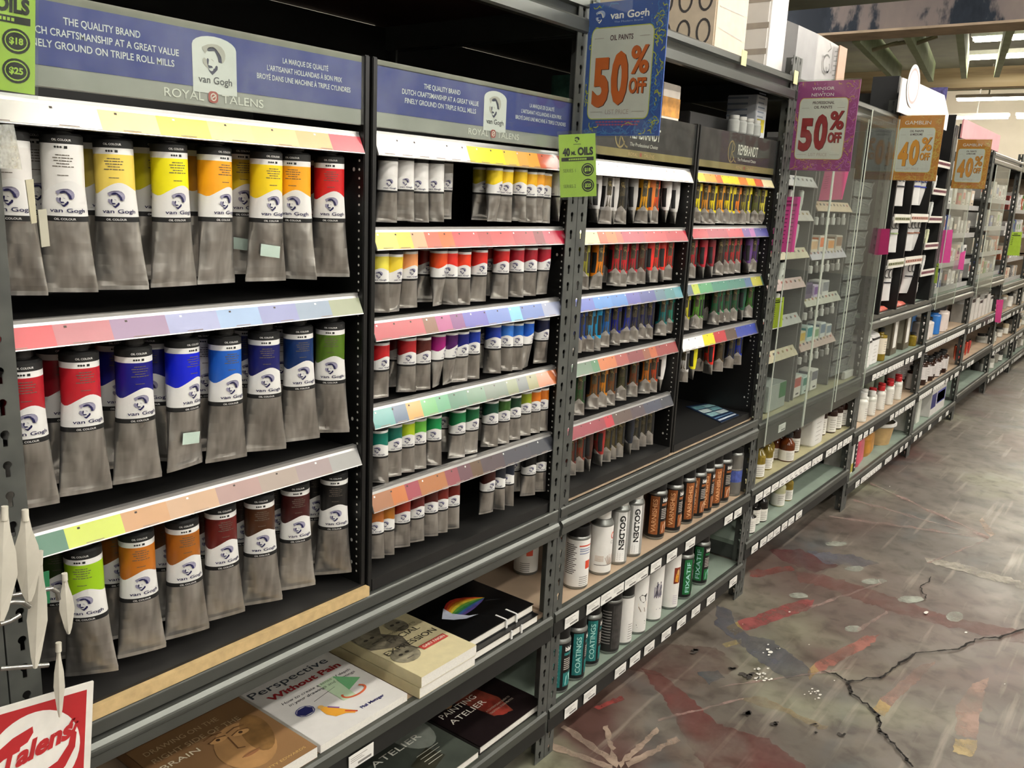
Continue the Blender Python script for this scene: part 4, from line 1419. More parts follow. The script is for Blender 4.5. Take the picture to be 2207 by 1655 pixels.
spray_can('spray_can', 'white paint can with red square and black cap, front of upper can shelf', at_can(1262, 1267, ZU, .033), .033, .140, .034, OFFW, BLK, rz=R(-35), group=SP, deco=deco_square, cap_r=.93)
spray_can('spray_can', 'white red square can half hidden by the post, behind the front one', at_can(1222, 1248, ZU, .033), .033, .140, .034, OFFW, BLK, rz=R(-60), group=SP, deco=deco_square, cap_r=.93)
spray_can('spray_can', 'white red marked can deep on tan shelf just left of the post', at_can(1163, 1232, ZU, .033) + Vector((-.02, .0, 0)), .033, .140, .034, OFFW, BLK, rz=R(-75), group=SP, deco=deco_square, cap_r=.93)
spray_can('spray_can', 'white can deepest on tan shelf, second left of the post', at_can(1120, 1216, ZU, .033) + Vector((-.10, .03, 0)), .033, .140, .034, OFFW, BLK, rz=R(-75), group=SP, deco=deco_square, cap_r=.93)


def deco_tree(mb, fn, r, h):
    wrap_rect(mb, fn, -.028, h * .20, .034, h * .212, TXD)
    br = M('#9a7a66', .6)
    for k in range(9):
        mb.line2([(.010 + .002 * k, h * .22), (.002 + .004 * k + .003 * math.sin(k * 3), h * (.36 + .02 * (k % 4)))], .0012, fn, br)
    for k in range(6):
        wrap_rect(mb, fn, -.026, h * (.28 + .02 * k), -.002, h * (.28 + .02 * k) + .0016, M('#c9b6a6', .6), 3)
    mb.ring2(.026, h * .78, .008, .010, .003, fn, REDP, 14)
    mb.text('C', .022, h * .62, .010, fn, TXT)


spray_can('spray_can', 'white can with domed clear cap and tree drawing beside the red square can', at_can(1312, 1237, ZU, .031), .031, .143, .042, OFFW, M('#e4e2dc', .25), rz=R(-38), group=SP, deco=deco_tree, cap_r=.72, dome=.014)


SILV = M('#bfc0bd', .28, .55, .03)


def golden(mb, fn, r, h):
    wrap_rect(mb, fn, -.013, .01, .013, h * .97, M('#f3f2ef', .35), 4)
    # letters run down the can
    fdown = lambda u, v: fn(v - .0065, h * .60 - u, .0007)
    mb.text('GOLDEN', 0, 0, .0150, fdown, INK, .100, bold=.035)
    for k in range(4):
        wrap_rect(mb, fn, -.009, h * (.10 + .035 * k), .008, h * (.10 + .035 * k) + .0018, TXT, 2)


spray_can('spray_can', 'silver white can with big vertical black lettering, nearer of the two', at_can(1347, 1215, ZU, .029), .029, .160, .040, SILV, M('#dcdad5', .25), rz=R(-40), group=SP, deco=golden, cap_r=.8)
spray_can('spray_can', 'silver white can with big vertical black lettering, farther of the two', at_can(1378, 1198, ZU, .029), .029, .160, .040, SILV, M('#dcdad5', .25), rz=R(-40), group=SP, deco=golden, cap_r=.8)


def deco_varnish(colour, word):
    def d(mb, fn, r, h):
        cm = M(colour, .38, 0, .28, 90)
        wrap_rect(mb, fn, -.040, h * .12, -.012, h * .95, cm, 5)
        mb.text(word, 0, 0, .0135, lambda u, v: fn(-.0190 - v, h * .17 + u, .0007), M('#e0a878', .5) if word == 'VARNISHES' else M('#a8d8d0', .5), h * .72, align='l', bold=.015)
        fn2 = lambda u, v: fn(u, v)
        mb.text('blair', .010, h * .83, .0125, T(fn), M('#f0eee8', .4), .024, bold=.03)
        wrap_rect(mb, fn, -.004, h * .74, .024, h * .79, cm, 4)
        for k in range(6):
            wrap_rect(mb, fn, -.004, h * (.46 + .040 * k), .020 - .004 * (k % 2), h * (.46 + .040 * k) + .0026, M('#b9b2aa', .6), 3)
        wrap_rect(mb, fn, -.004, h * .13, .026, h * .40, cm, 4)
        mb.flat([(.002, h * .15), (.022, h * .22), (.018, h * .38), (.004, h * .32)], T(fn), M('#e9c9a8' if word == 'VARNISHES' else '#a8dcd4', .4, 0, .2, 60))
    return d


VAR = deco_varnish('#8f5228', 'VARNISHES')
vpx = [(1396, 1150, 'dark, half hidden behind the nearest varnish can'), (1428, 1161, 'nearest of the orange row'), (1463, 1146, 'second of the orange row'), (1490, 1128, 'third of the orange row'), (1513, 1115, 'fourth of the orange row'),
       (1531, 1104, 'fifth of the orange row'), (1549, 1093, 'sixth of the orange row'), (1568, 1082, 'last of the orange row')]
for i, (a, b, s) in enumerate(vpx):
    p = at_can(a, b, ZU, .031)
    if i == 0:
        p.y += .05
    spray_can('spray_can', 'black can of varnish with orange panels, ' + s, p, .031, .145, .038, BLK, BLK, rz=R((-20, -22, -16, 14, -24, -8, 20, -30)[i]), group=SP, deco=VAR, cap_r=.88)
CLR = M('#6c6963', .3, .1)


def deco_bluelabel(mb, fn, r, h):
    wrap_rect(mb, fn, -.045, h * .34, .045, h * .62, M('#4a5aa0', .5, 0, .3, 80), 10)
    wrap_rect(mb, fn, -.045, h * .64, .045, h * .66, M('#a8a49a', .5), 10)


spray_can('spray_can', 'grey can with blue label beside the far post, end of the varnish row', at_can(1593, 1068, ZU, .031), .031, .150, .030, CLR, BLK, group=SP, deco=deco_bluelabel, cap_r=.9)
TEAL = deco_varnish('#237472', 'COATINGS')
for i, (a, b, rr, s) in enumerate(((1226, 1493, -20, 'nearest the post'), (1257, 1464, 8, 'second from the post'), (1287, 1433, 4, 'third from the post'))):
    spray_can('spray_can', 'black and teal coating can on bottom shelf, ' + s, at_can(a, b, ZL, .031), .031, .145, .036, BLK, BLK, rz=R(rr), group=SQ, deco=TEAL, cap_r=.88)


def deco_dark(mb, fn, r, h):
    wrap_rect(mb, fn, -.014, h * .10, .030, h * .93, M('#3c3a38', .45, 0, .4, 70), 6)
    for k in range(12):
        wrap_rect(mb, fn, -.044, h * (.2 + .055 * k), -.018, h * (.2 + .055 * k) + .003, TXT, 3)


spray_can('spray_can', 'charcoal grey can with black cap on bottom shelf beside the teal ones', at_can(1330, 1406, ZL, .033), .033, .160, .040, M('#252423', .4), BLK, rz=R(-20), group=SQ, deco=deco_dark, cap_r=.95)


def deco_plain(mb, fn, r, h):
    for k in range(7):
        wrap_rect(mb, fn, .002, h * (.12 + .05 * k), .018, h * (.12 + .05 * k) + .002, TXT, 3)


spray_can('spray_can', 'plain white can with tall black cap on bottom shelf', at_can(1360, 1388, ZL, .029), .029, .150, .055, OFFW, BLK, rz=R(-30), group=SQ, deco=deco_plain, cap_r=.95)


def deco_sketch(kind):
    def d(mb, fn, r, h):
        if kind == 'dog':
            mb.flat([(-.012, h * .62), (-.004, h * .66), (.004, h * .64), (.014, h * .67), (.010, h * .60), (.012, h * .55), (.002, h * .52), (-.008, h * .56)], fn, INK)
            mb.flat([(-.014, h * .52), (.014, h * .54), (.018, h * .44), (.006, h * .38), (-.012, h * .42)], fn, M('#e3d3bb', .6))
            for p in (((-.012, h * .46), (-.004, h * .38)), ((.006, h * .44), (.010, h * .37))):
                mb.line2(p, .002, fn, M('#6b5a48', .6))
            mb.line2([(-.014, h * .16), (.012, h * .21)], .004, fn, INK)
            mb.line2([(-.012, h * .12), (.013, h * .17)], .002, fn, INK)
        elif kind == 'bird':
            for k in range(12):
                a = -.012 + .0022 * k
                mb.line2([(a, h * (.42 + .02 * (k % 3))), (a + .006 * math.sin(k), h * (.60 + .03 * (k % 4)))], .0026, fn, M('#3e3b46', .5) if k % 2 else M('#8a8698', .5))
            mb.line2([(-.002, h * .22), (.012, h * .22)], .003, fn, M('#8a8698', .5))
        else:
            wrap_rect(mb, fn, -.006, h * .46, .020, h * .74, M('#7a2c18', .5, 0, .6, 120), 4)
            mb.flat([(-.002, h * .50), (.010, h * .48), (.014, h * .62), (.004, h * .70), (.0, h * .60)], T(fn), M('#c98a2c', .5, 0, .4, 120))
            mb.disc(.008, h * .66, .004, .010, T(fn, .0012), M('#d9a86c', .5))
            for k in range(5):
                wrap_rect(mb, fn, -.004, h * (.10 + .035 * k), .012, h * (.10 + .035 * k) + .0016, M('#b9a9c0', .6), 2)
    return d


for (a, b, k, s, hh) in ((1390, 1365, 'dog', 'white can with a black and tan animal sketch on bottom shelf', .195), (1421, 1337, 'bird', 'white can with a grey feather sketch on bottom shelf', .190), (1457, 1311, 'painting', 'white can with a small dark red painting on bottom shelf', .192)):
    spray_can('spray_can', s, at_can(a, b, ZL, .030), .030, hh, .018, OFFW, OFFW, rz=R(-30), group=SQ, deco=deco_sketch(k), cap_r=.94, dome=.004)
GRN = deco_varnish('#1a6a38', 'FIXATIF')
for (a, b, s, rr) in ((1486, 1289, 'nearer of two', 14), (1521, 1259, 'farther of two', -24)):
    spray_can('spray_can', 'black and green fixative can on bottom shelf, ' + s, at_can(a, b, ZL, .031), .031, .145, .036, BLK, BLK, rz=R(rr), group=SQ, deco=GRN, cap_r=.88)


# ------------------------------------------------------------------ art books lying flat under the paint displays
PAGES = M('#e3e0d8', .8, noise=.06, scale=300)


def book(label, x0, x1, y0, y1, z, th, cover, deco=None, rz=0.0, hard=False, group='art books under the displays', edge=None):
    t = thing('book', label, 'book', ((x0 + x1) / 2, (y0 + y1) / 2, z), rz, group)
    w_, d_ = (x1 - x0) / 2, (y1 - y0) / 2
    o = .002 if hard else 0
    c = .0022 if hard else .0008
    MB().box((-w_ + o + .001, -d_ + o, c), (w_ - o, d_ - o, th - c), edge or PAGES).build('page_block', t)
    cv = MB()
    cv.box((-w_, -d_, th - c), (w_, d_, th), cover).box((-w_, -d_, 0), (w_, d_, c), cover).box((-w_ - .0004, -d_, 0), (-w_ + c, d_, th), cover)
    b = cv.build('cover', t)
    if deco:
        mb = MB()
        deco(mb, lambda u, v, k=0: (u, v, th + .0004 + k), w_, d_)
        mb.build('cover_print', b)
    return t


def up(fn, k):
    return lambda u, v: fn(u, v, k)


def deco_persp(mb, fn, w_, d_):
    f1 = up(fn, .0003)
    dk = M('#2b2c33', .6)
    mb.text('Perspective', -.01, d_ - .078, .0225, f1, M('#3a4048', .6), w_ * 1.72, bold=.005)
    mb.text('Without Pain', .004, d_ - .109, .0175, f1, M('#a3252b', .6), w_ * 1.60, bold=.03)
    mb.text('How to create a sense of depth', .008, d_ - .136, .0085, f1, dk, w_ * 1.55, shear=.2)
    mb.text('in your drawings and paintings', .012, d_ - .149, .0085, f1, dk, w_ * 1.5, shear=.2)
    f0 = fn
    fn = lambda u, v, k=0.0: f0(u, v - .018, k)
    f1 = up(fn, .0003)
    # hexagonal blue plan, kneeling figure, green sight planes, red arcs
    mb.flat([(-.062 + .017 * math.cos(a * PI / 3) * (1.15 if a % 2 else 1), -.022 + .014 * math.sin(a * PI / 3)) for a in range(6)], f1, M('#23265c', .5))
    mb.ring2(-.062, -.022, .020, .017, .002, f1, M('#4b4f8a', .5), 12)
    mb.flat([(.012, .030), (.052, .032), (.040, -.055), (.010, -.050)], f1, M('#b9cfae', .6))
    mb.flat([(.052, .032), (.088, -.012), (.042, -.030)], up(fn, .0006), M('#6aa874', .6))
    mb.ring2(.045, -.040, .030, .017, .005, up(fn, .0009), M('#c9603c', .6), 22, 150, 400)
    mb.line2([(-.030, -.010), (.030, .000)], .0012, f1, dk)
    og = M('#d99a30', .6)
    mb.flat([(-.040, -.040), (-.030, -.034), (-.020, -.050), (-.006, -.074), (.004, -.090), (-.002, -.096), (-.014, -.084), (-.034, -.078), (-.042, -.060)], f1, og)
    mb.disc(-.034, -.034, .006, .006, up(fn, .0006), M('#e0b060', .6))
    mb.line2([(-.024, -.044), (-.012, -.060)], .004, up(fn, .0006), M('#7a4a8a', .6))
    mb.line2([(-.010, -.078), (.004, -.094)], .004, up(fn, .0006), M('#b8402c', .6))
    fn = f0
    f1 = up(fn, .0003)
    mb.text('Phil Metzger', .046, -d_ + .028, .008, f1, M('#23245c', .6), .060, bold=.03)


ZB = .3978
book('white paperback with dark and red title and green planes on the upper book shelf', .503, .724, .008, .292, ZB, .016, M('#dad7d3', .4, noise=.03), deco_persp)


def deco_brown(mb, fn, w_, d_):
    f1 = up(fn, .0003)
    gd = M('#cbb28a', .6)
    for k, (s, ww) in enumerate((('DRAWING ON THE', 1.25), ('RIGHT SIDE OF THE', 1.5), ('BRAIN', .62))):
        mb.text(s, -w_ + .018, d_ - .071 - .027 * k, .0135, f1, gd if k < 2 else M('#e6dcc4', .6), w_ * ww, align='l')
    mb.rect(-w_, d_ - .036, w_, d_, f1, M('#5d3f26', .5))
    d1, d2 = M('#6b4a2c', .6, noise=.2), M('#b98e5c', .6, noise=.1)
    mb.disc(.035, -.035, .052, .070, f1, M('#a47c50', .55, noise=.15, scale=30), 24, -.3)
    mb.disc(.070, -.020, .026, .060, up(fn, .0005), M('#7d5c34', .55, noise=.3, scale=40), 20, -.3)
    for u, v in ((.010, .010), (.050, .000)):
        mb.disc(u, v, .016, .0075, up(fn, .0007), d2, 14, -.15)
        mb.line2([(u - .016, v + .004), (u, v + .009), (u + .016, v + .003)], .0028, up(fn, .0009), d1)
        mb.disc(u, v + .001, .004, .004, up(fn, .0009), M('#4a3320', .6), 10)
        mb.line2([(u - .018, v + .017), (u, v + .021), (u + .016, v + .016)], .0034, up(fn, .0009), d1)
    mb.line2([(.026, .004), (.020, -.034), (.030, -.040)], .003, up(fn, .0009), d1)
    mb.disc(.028, -.062, .017, .0055, up(fn, .0007), M('#8a5c3c', .6), 14)
    mb.line2([(.010, -.062), (.028, -.060), (.046, -.061)], .0022, up(fn, .0009), d1)
    mb.text('BETTY EDWARDS', .055, -d_ + .012, .006, f1, M('#cfae6c', .6), .09)


book('brown paperback with a sepia face on the cover beside the white paperback', .262, .492, .004, .270, ZB, .022, M('#8a6846', .45, noise=.12, scale=10), deco_brown)


def deco_facial(mb, fn, w_, d_):
    f1 = up(fn, .0003)
    mb.flat([(-w_ + .002, d_ - .02), (-w_ + .002, d_ - .12), (-w_ + .05, d_ - .15), (-w_ + .08, d_ - .19), (-.01, -.03), (.005, .01), (-.02, .05), (.02, d_ - .03), (-.03, d_ - .004)], f1, M('#6b6455', .6, noise=.5, scale=45))
    for u, v, a, b in ((-.045, -.050, .034, .030), (-.055, .045, .030, .038), (.030, .052, .024, .030)):
        mb.disc(u, v, a, b, up(fn, .0005), M('#8a836f', .6, noise=.35, scale=60), 18)
        mb.disc(u - .008, v + .006, .006, .004, up(fn, .0007), M('#3d3830', .6), 8)
        mb.disc(u + .010, v + .006, .006, .004, up(fn, .0007), M('#3d3830', .6), 8)
        mb.line2([(u - .008, v - .014), (u + .010, v - .014)], .003, up(fn, .0007), M('#4d463c', .6))
    dk = M('#3b372e', .6)
    mb.text("THE ARTIST'S COMPLETE GUIDE TO", .012, .030, .007, up(fn, .001), dk, w_ * 1.3)
    mb.text('FACIAL', .012, .004, .0175, up(fn, .001), dk, w_ * 1.05)
    mb.text('EXPRESSION', .0, -.030, .0175, up(fn, .001), dk, w_ * 1.75)
    mb.rect(-.005, -.066, .072, -.048, up(fn, .001), M('#b8443a', .5))
    mb.text('GARY FAIGIN', .034, -.0605, .0085, up(fn, .0013), M('#f0e2d2', .5), .066, bold=.02)


fl = at(898, 1455, z=ZB + .049)
fr = at(1040, 1395, z=ZB + .049)
bx0, bx1 = fl.x, fr.x
CREAMC = M('#d5c9a0', .45, noise=.06)
book('lower of two cream paperbacks stacked beside the white perspective book', bx0, bx1, -.006, .262, ZB, .0235, CREAMC, None)
book('upper of two cream paperbacks with sepia heads and a red name band', bx0 + .002, bx1 + .001, -.008, .260, ZB + .024, .0235, CREAMC, deco_facial)


def deco_feather(mb, fn, w_, d_):
    f1 = up(fn, .0003)
    mb.text('COLOR', -.01, d_ - .05, .020, f1, M('#2c2f33', .5), .12)
    cols = ('#b8322a', '#cf5a24', '#dc9a2a', '#d6c23c', '#5f9a3c', '#2f7a4a', '#3a5a9a', '#5a4a8a')
    n = len(cols)
    for k, c in enumerate(cols):
        pts = []
        for s in range(9):
            t = s / 8
            half = .040 * math.sin(PI * t) ** .8 * (1 - .25 * t)
            y = -half + 2 * half * k / n
            pts.append((-.075 + .14 * t, -.030 + .045 * math.sin(PI * t * .9) * .5 - y))
        for s in range(8, -1, -1):
            t = s / 8
            half = .040 * math.sin(PI * t) ** .8 * (1 - .25 * t)
            y = -half + 2 * half * (k + 1) / n
            pts.append((-.075 + .14 * t, -.030 + .045 * math.sin(PI * t * .9) * .5 - y))
        mb.flat(pts, f1, M(c, .45, noise=.2, scale=60))
    mb.flat([(-.085, -.02), (-.045, .012), (-.050, -.020), (-.030, -.055), (-.010, -.066), (-.045, -.060), (-.070, -.042)], up(fn, .0006), M('#cfd4e6', .4, noise=.2))
    mb.line2([(.055, -.035), (.085, -.055)], .002, f1, M('#3a3a3e', .4))


BK = M('#0b0b0c', .30, noise=.1)
for k, s in enumerate(('lower', 'upper')):  # ribbon tied pair
    t = book('%s of two black hardbacks tied with white ribbon, rainbow feather on top' % s, bx1 + .006, 1.165, .004 + .016 * k, .262 + .016 * k, ZB + .0215 * k, .021, BK, deco_feather if k else None, hard=True)
    rb = MB()
    for u in (.012, .050):
        rb.box((u, -.132, .0002), (u + .005, -.129, .0205), WHITE)
        if k:
            rb.box((u, -.1305, .0212), (u + .0045, -.098, .0220), WHITE)
    rb.build('ribbon_band', t)


def deco_painting(mb, fn, w_, d_):
    f1 = up(fn, .0003)
    rd = M('#6e2f22', .5, noise=.5, scale=30)
    mb.flat([(-.06, d_ - .01), (.02, d_ - .01), (.05, .02), (.06, -.04), (.04, -d_ + .03), (-.01, -d_ + .05), (-.02, 0), (-.05, .05)], f1, rd)
    mb.disc(-.055, .045, .022, .028, up(fn, .0005), M('#a07a54', .5, noise=.2, scale=50), 16)
    mb.disc(-.01, .085, .040, .034, up(fn, .0005), M('#9a5a3c', .5, noise=.35, scale=40), 16)
    mb.disc(.02, -.06, .030, .040, up(fn, .0005), M('#7a2a20', .5, noise=.4, scale=40), 16)
    wt = M('#e8e2d6', .5)
    for k, (s, ww) in enumerate((('CLASSICAL', .115), ('PAINTING', .105), ('ATELIER', .105))):
        mb.text(s, -.040 + .030 * k * 0, .030 - .032 * k, .0185, up(fn, .001), wt, ww * 1.2, align='c')
    mb.text('A CONTEMPORARY GUIDE TO', .035, -.062, .006, up(fn, .001), M('#a89a8c', .5), .09)
    mb.text('TRADITIONAL STUDIO PRACTICE', .035, -.074, .006, up(fn, .001), M('#a89a8c', .5), .09)


ZB2 = .1378
a, b = at(1042, 1617, z=ZB2 + .022), at(1160, 1496, z=ZB2 + .022)
book('dark hardback with red painted figure and white title on the bottom book shelf', a.x + .004, b.x - .012, .012, .280, ZB2, .021, M('#1a1314', .28, noise=.2), deco_painting, hard=True)


def deco_drawing(mb, fn, w_, d_):
    f1 = up(fn, .0003)
    mb.disc(.055, .03, .05, .075, f1, M('#767b74', .5, noise=.2, scale=20), 20)
    mb.flat([(-.03, -.06), (.04, -.04), (.05, -.09), (-.02, -.11)], up(fn, .0005), M('#2b2a1e', .5, noise=.3, scale=40))
    wt = M('#d8d8ce', .5)
    for k, s in enumerate(('CLASSICAL', 'DRAWING', 'ATELIER')):
        mb.text(s, -.012, .062 - .034 * k, .019, up(fn, .001), wt, .150, align='c')
    for k in range(4):
        mb.rect(.0, -.05 - .012 * k, .07 - .008 * k, -.0485 - .012 * k, up(fn, .001), M('#c9cabc', .5))


book('grey green hardback with white title at the bottom edge, left of the red one', a.x - .232, a.x - .004, .006, .280, ZB2, .021, M('#3d423c', .35, noise=.3, scale=14), deco_drawing, hard=True)


def deco_s(mb, fn, w_, d_):
    f1 = up(fn, .0003)
    mb.text("ARTIST'S", .02, .060, .020, f1, M('#2c2b2b', .5), .15)
    mb.disc(.06, -.01, .035, .04, f1, M('#c9c6b4', .5, noise=.2, scale=30), 14)


book('pale grey book cut by the bottom photo edge below the price label', a.x - .480, a.x - .240, .010, .270, ZB2, .020, M('#8d8a88', .4, noise=.1), deco_s)


# ------------------------------------------------------------------ flat cards, tags and hanging signs
def quad(corners):
    """(u, v) in 0..1 over four corners TL, TR, BR, BL; k lifts along the face normal"""
    TL, TR, BR, BL = [Vector(c) for c in corners]
    n = (BR - BL).cross(TL - BL).normalized()

    def fn(u, v, k=0.0):
        return tuple(BL * (1 - u) * (1 - v) + BR * u * (1 - v) + TR * u * v + TL * (1 - u) * v + n * k)
    return fn, n


def card(name, label, cat, corners, m, deco=None, th=.0015, group=None, print_name='lettering', holder=None):
    fn, n = quad(corners)
    c = Vector(fn(.5, 0))
    t = thing(name, label, cat, c, 0, group)
    loc = lambda u, v, k=0.0: tuple(Vector(fn(u, v, k)) - c)
    mb = MB()
    q = [loc(0, 0, 0), loc(1, 0, 0), loc(1, 1, 0), loc(0, 1, 0)]
    mb.prism(q, -n * th, m)
    b = mb.build('card', t)
    if deco:
        d = MB()
        deco(d, loc)
        d.build(print_name, b)
    if holder:
        g = holder
        h = MB()
        q = [loc(-g, -g, .0012), loc(1 + g, -g, .0012), loc(1 + g, 1 + g * 1.4, .0012), loc(-g, 1 + g * 1.4, .0012)]
        h.prism(q, n * .0008, ACRYLIC)
        h.build('clear_sleeve', t)
    return t


def sale_sign(label, corners, colours, brand, lines, num, numcol, port=False, seed=1, glow=None):
    base, sq1, sq2 = colours

    def deco(mb, fn):
        f = lambda k: (lambda u, v: fn(u, v, k))
        rr = random.Random(seed)
        for j in range(110):
            side = rr.random()
            if side < .45:
                u, v = rr.uniform(.87, .97), rr.uniform(.02, .97)
            elif side < .72:
                u, v = rr.uniform(.05, .95), rr.uniform(.015, .085)
            elif side < .9:
                u, v = rr.uniform(.02, .95), rr.uniform(.80, .985)
            else:
                u, v = rr.uniform(.02, .05), rr.uniform(.1, .8)
            pts = [(u, v)]
            a = rr.uniform(0, 6.28)
            for _ in range(rr.randint(3, 7)):
                a += rr.uniform(-1.5, 1.5)
                u, v = min(.985, max(.015, u + .030 * math.cos(a))), min(.985, max(.015, v + .020 * math.sin(a)))
                pts.append((u, v))
            mb.line2(pts, .0085, f(.0003), M(rr.choice((sq1, sq1, sq2)), .5))
        mb.rect(.03, .82, .80, .955, f(.0005), M(base, .45))
        pan = M('#e9e5de', .5, noise=.02)
        mb.rect(.055, .125, .855, .815, f(.0007), M(sq2, .5), .065)
        mb.rect(.065, .132, .845, .808, f(.0009), pan, .058)
        t = f(.0012)
        wt = M('#f3f0ee', .45)
        if port:
            portrait(mb, .155, .845, .095, lambda u, v: fn(u if False else .155 + (u - .155) * 1.45, v, .0012), wt, M('#aebbe0', .5))
            mb.text(brand[0], .53, .872, .055, t, wt, .49, bold=.02)
            mb.text('The Modern Brand', .52, .842, .014, t, M('#9fb0e0', .5), .36)
        elif len(brand) == 2:
            mb.text(brand[0], .42, .90, .036, t, wt, .36)
            mb.text('&', .42, .876, .014, t, wt, .03)
            mb.text(brand[1], .42, .832, .036, t, wt, .36)
        else:
            mb.text(brand[0], .45, .862, .058, t, wt, .56)
        dark = M('#4a2530', .5)
        for k, s in enumerate(lines):
            mb.text(s, .45, .715 - .050 * k + (.03 if len(lines) > 1 else 0), .040 if len(lines) == 1 else .032, t, dark, .032 * len(s) * .92, bold=.02)
        yl = .732 if len(lines) == 1 else .700
        for (a, b) in ((.10, .22), (.68, .80)):
            mb.rect(a, yl, b, yl + .004, t, M('#a89c94', .6))
        nm = M(numcol, .45)
        nd = M('#5a2418', .5)
        for off, mm, kk in ((.010, nd, .0011), (0, nm, .0014)):
            tt = f(kk)
            mb.text(num[0], .215 + off, .245 + off * -.4, .345, tt, mm, .215, bold=.05)
            mb.text(num[1], .455 + off, .262 - off * .4, .365, tt, mm, .215, bold=.05)
            mb.text('%', .700 + off, .470 - off * .4, .200, tt, mm, .225, bold=.03)
            mb.text('OFF', .690 + off, .322 - off * .4, .110, tt, mm, .215, bold=.04)
        mb.text('LIST PRICE', .45, .165, .036, t, M('#b9a6a0', .6), .30)
        for (a, b) in ((.10, .26), (.64, .80)):
            mb.rect(a, .180, b, .183, t, M('#a89c94', .6))
        tiny = M('#b04a7a' if base != '#d98a26' else '#c9602a', .5)
        for v, a, b in ((.100, .18, .76), (.078, .20, .74)):
            for j in range(14):
                mb.rect(a + (b - a) * j / 14, v, a + (b - a) * (j + .78) / 14, v + .011, f(.0009), tiny)
    return card('sale_sign', label, 'sign', corners, M(base, .45, noise=.04), deco, .003, 'percent off aisle signs', 'sign_print', .012)


def px_card(pts, **k):
    return [at(a, b, **k) for a, b in pts]


def flag(px, X, w_=None):
    c = px_card(px, x=X)
    ya = (c[0].y + c[3].y) / 2
    yb = (c[1].y + c[2].y) / 2
    zt, zb = (c[0].z + c[1].z) / 2, (c[2].z + c[3].z) / 2
    ya = min(ya, -.0035)
    return [(X, ya, zt), (X, yb, zt), (X, yb, zb), (X, ya, zb)]


sale_sign('blue oil paints 50 percent off sign with portrait logo on the nearest post', flag([(1268, 5), (1440, -6), (1423, 292), (1249, 293)], 1.2135), ('#2b55ae', '#3f7fd0', '#cfd24a'), ('van Gogh',), ('OIL PAINTS',), '50', '#c4601f', True, 3)
sale_sign('magenta professional oil paints 50 percent off sign on the second post', flag([(1721, 176), (1854.5, 171.6), (1832.6, 367), (1700, 368.6)], 2.458), ('#a53a88', '#c96ab4', '#d9a84a'), ('WINSOR', 'NEWTON'), ('PROFESSIONAL', 'OIL PAINTS'), '50', '#8f2226', False, 5)
sale_sign('orange 40 percent off sign overlapping the black tube grid, nearer of two', flag([(1935.4, 249), (2038, 248), (2016, 388), (1917, 390)], 3.677), ('#d98a26', '#e8b04a', '#e9cf5a'), ('GAMBLIN',), ('OIL PAINTS', '& MEDIUMS'), '40', '#d6912c', False, 7)
sale_sign('orange 40 percent off sign on a post farther away, smaller of two', flag([(2062, 302), (2139, 299), (2122, 408), (2052, 405)], 4.898), ('#d98a26', '#e8b04a', '#e9cf5a'), ('GAMBLIN',), ('OIL PAINTS', '& MEDIUMS'), '40', '#c9872c', False, 9)


def green_tag(mb, fn):
    f = lambda k: (lambda u, v: fn(u, v, k))
    ink = M('#17190c', .6)
    portrait(mb, .5, .865, .09, lambda u, v: fn(.5 + (u - .5) * 1.6, v, .0004), ink, ink)
    for j in range(6):
        mb.rect(.40 + .035 * j, .835, .425 + .035 * j, .845, f(.0004), ink)
    mb.text('40', .20, .665, .12, f(.0006), ink, .20, bold=.05)
    mb.text('ML', .40, .675, .055, f(.0006), ink, .13, bold=.05)
    mb.text('OILS', .72, .670, .12, f(.0006), ink, .42, bold=.05)
    mb.rect(.06, .575, .94, .635, f(.0004), ink)
    for j in range(10):
        mb.rect(.26 + .05 * j, .590, .295 + .05 * j, .618, f(.0007), M('#b8d94e', .5))
    for v, s in ((.40, 'SERIES 1'), (.15, 'SERIES 2')):
        mb.text(s, .10, v, .055, f(.0006), M('#6d8034', .6), .34, align='l')
        mb.disc(.77, v + .03, .17, .105, f(.0005), ink, 20)
        mb.ring2(.77, v + .03, .14, .085, .012, f(.0008), M('#b8d94e', .5), 18)
        mb.text('$' + ('18' if v > .3 else '25'), .77, v + .005, .055, f(.0008), M('#b8d94e', .5), .17, bold=.04)


LIME = M('#b5d84c', .5, noise=.04)


def facing_card(px, depth_y, wd, ht, roll):
    """a card hung at a shelf edge, turned to the aisle: corner points round the centre"""
    p = at(*px, y=depth_y)
    d = Vector((CAM.x - p.x, CAM.y - p.y, 0)).normalized()
    ux = Vector((-d.y, d.x, 0))
    vx = Vector((0, 0, 1))
    c, s = math.cos(R(roll)), math.sin(R(roll))
    U, V = ux * c + vx * s, -ux * s + vx * c
    return [p - U * wd / 2 + V * ht / 2, p + U * wd / 2 + V * ht / 2, p + U * wd / 2 - V * ht / 2, p - U * wd / 2 - V * ht / 2]


card('price_tag', 'lime green 40 ml oils price tag hung on the nearest post', 'price tag', facing_card((1245, 357), -.040, .076, .127, 5), LIME, green_tag, .001, 'lime green price tags', 'lettering', .04)
card('price_tag', 'lime green price tag cut by the top left photo edge beside the blue header', 'price tag', facing_card((-14, 62), -.05, .076, .120, -4), LIME, green_tag, .001, 'lime green price tags', 'lettering', .04)


def list_lines(ink, n=9, cols=3, head=True):
    def d(mb, fn):
        f = lambda u, v: fn(u, v, .0004)
        if head:
            mb.rect(.22, .90, .60, .935, f, ink)
            mb.rect(.10, .83, .88, .875, f, ink)
        for k in range(n):
            for j in range(cols):
                u = .10 + .28 * j
                mb.rect(u, .74 - .072 * k, u + .16, .762 - .072 * k, f, ink)
    return d


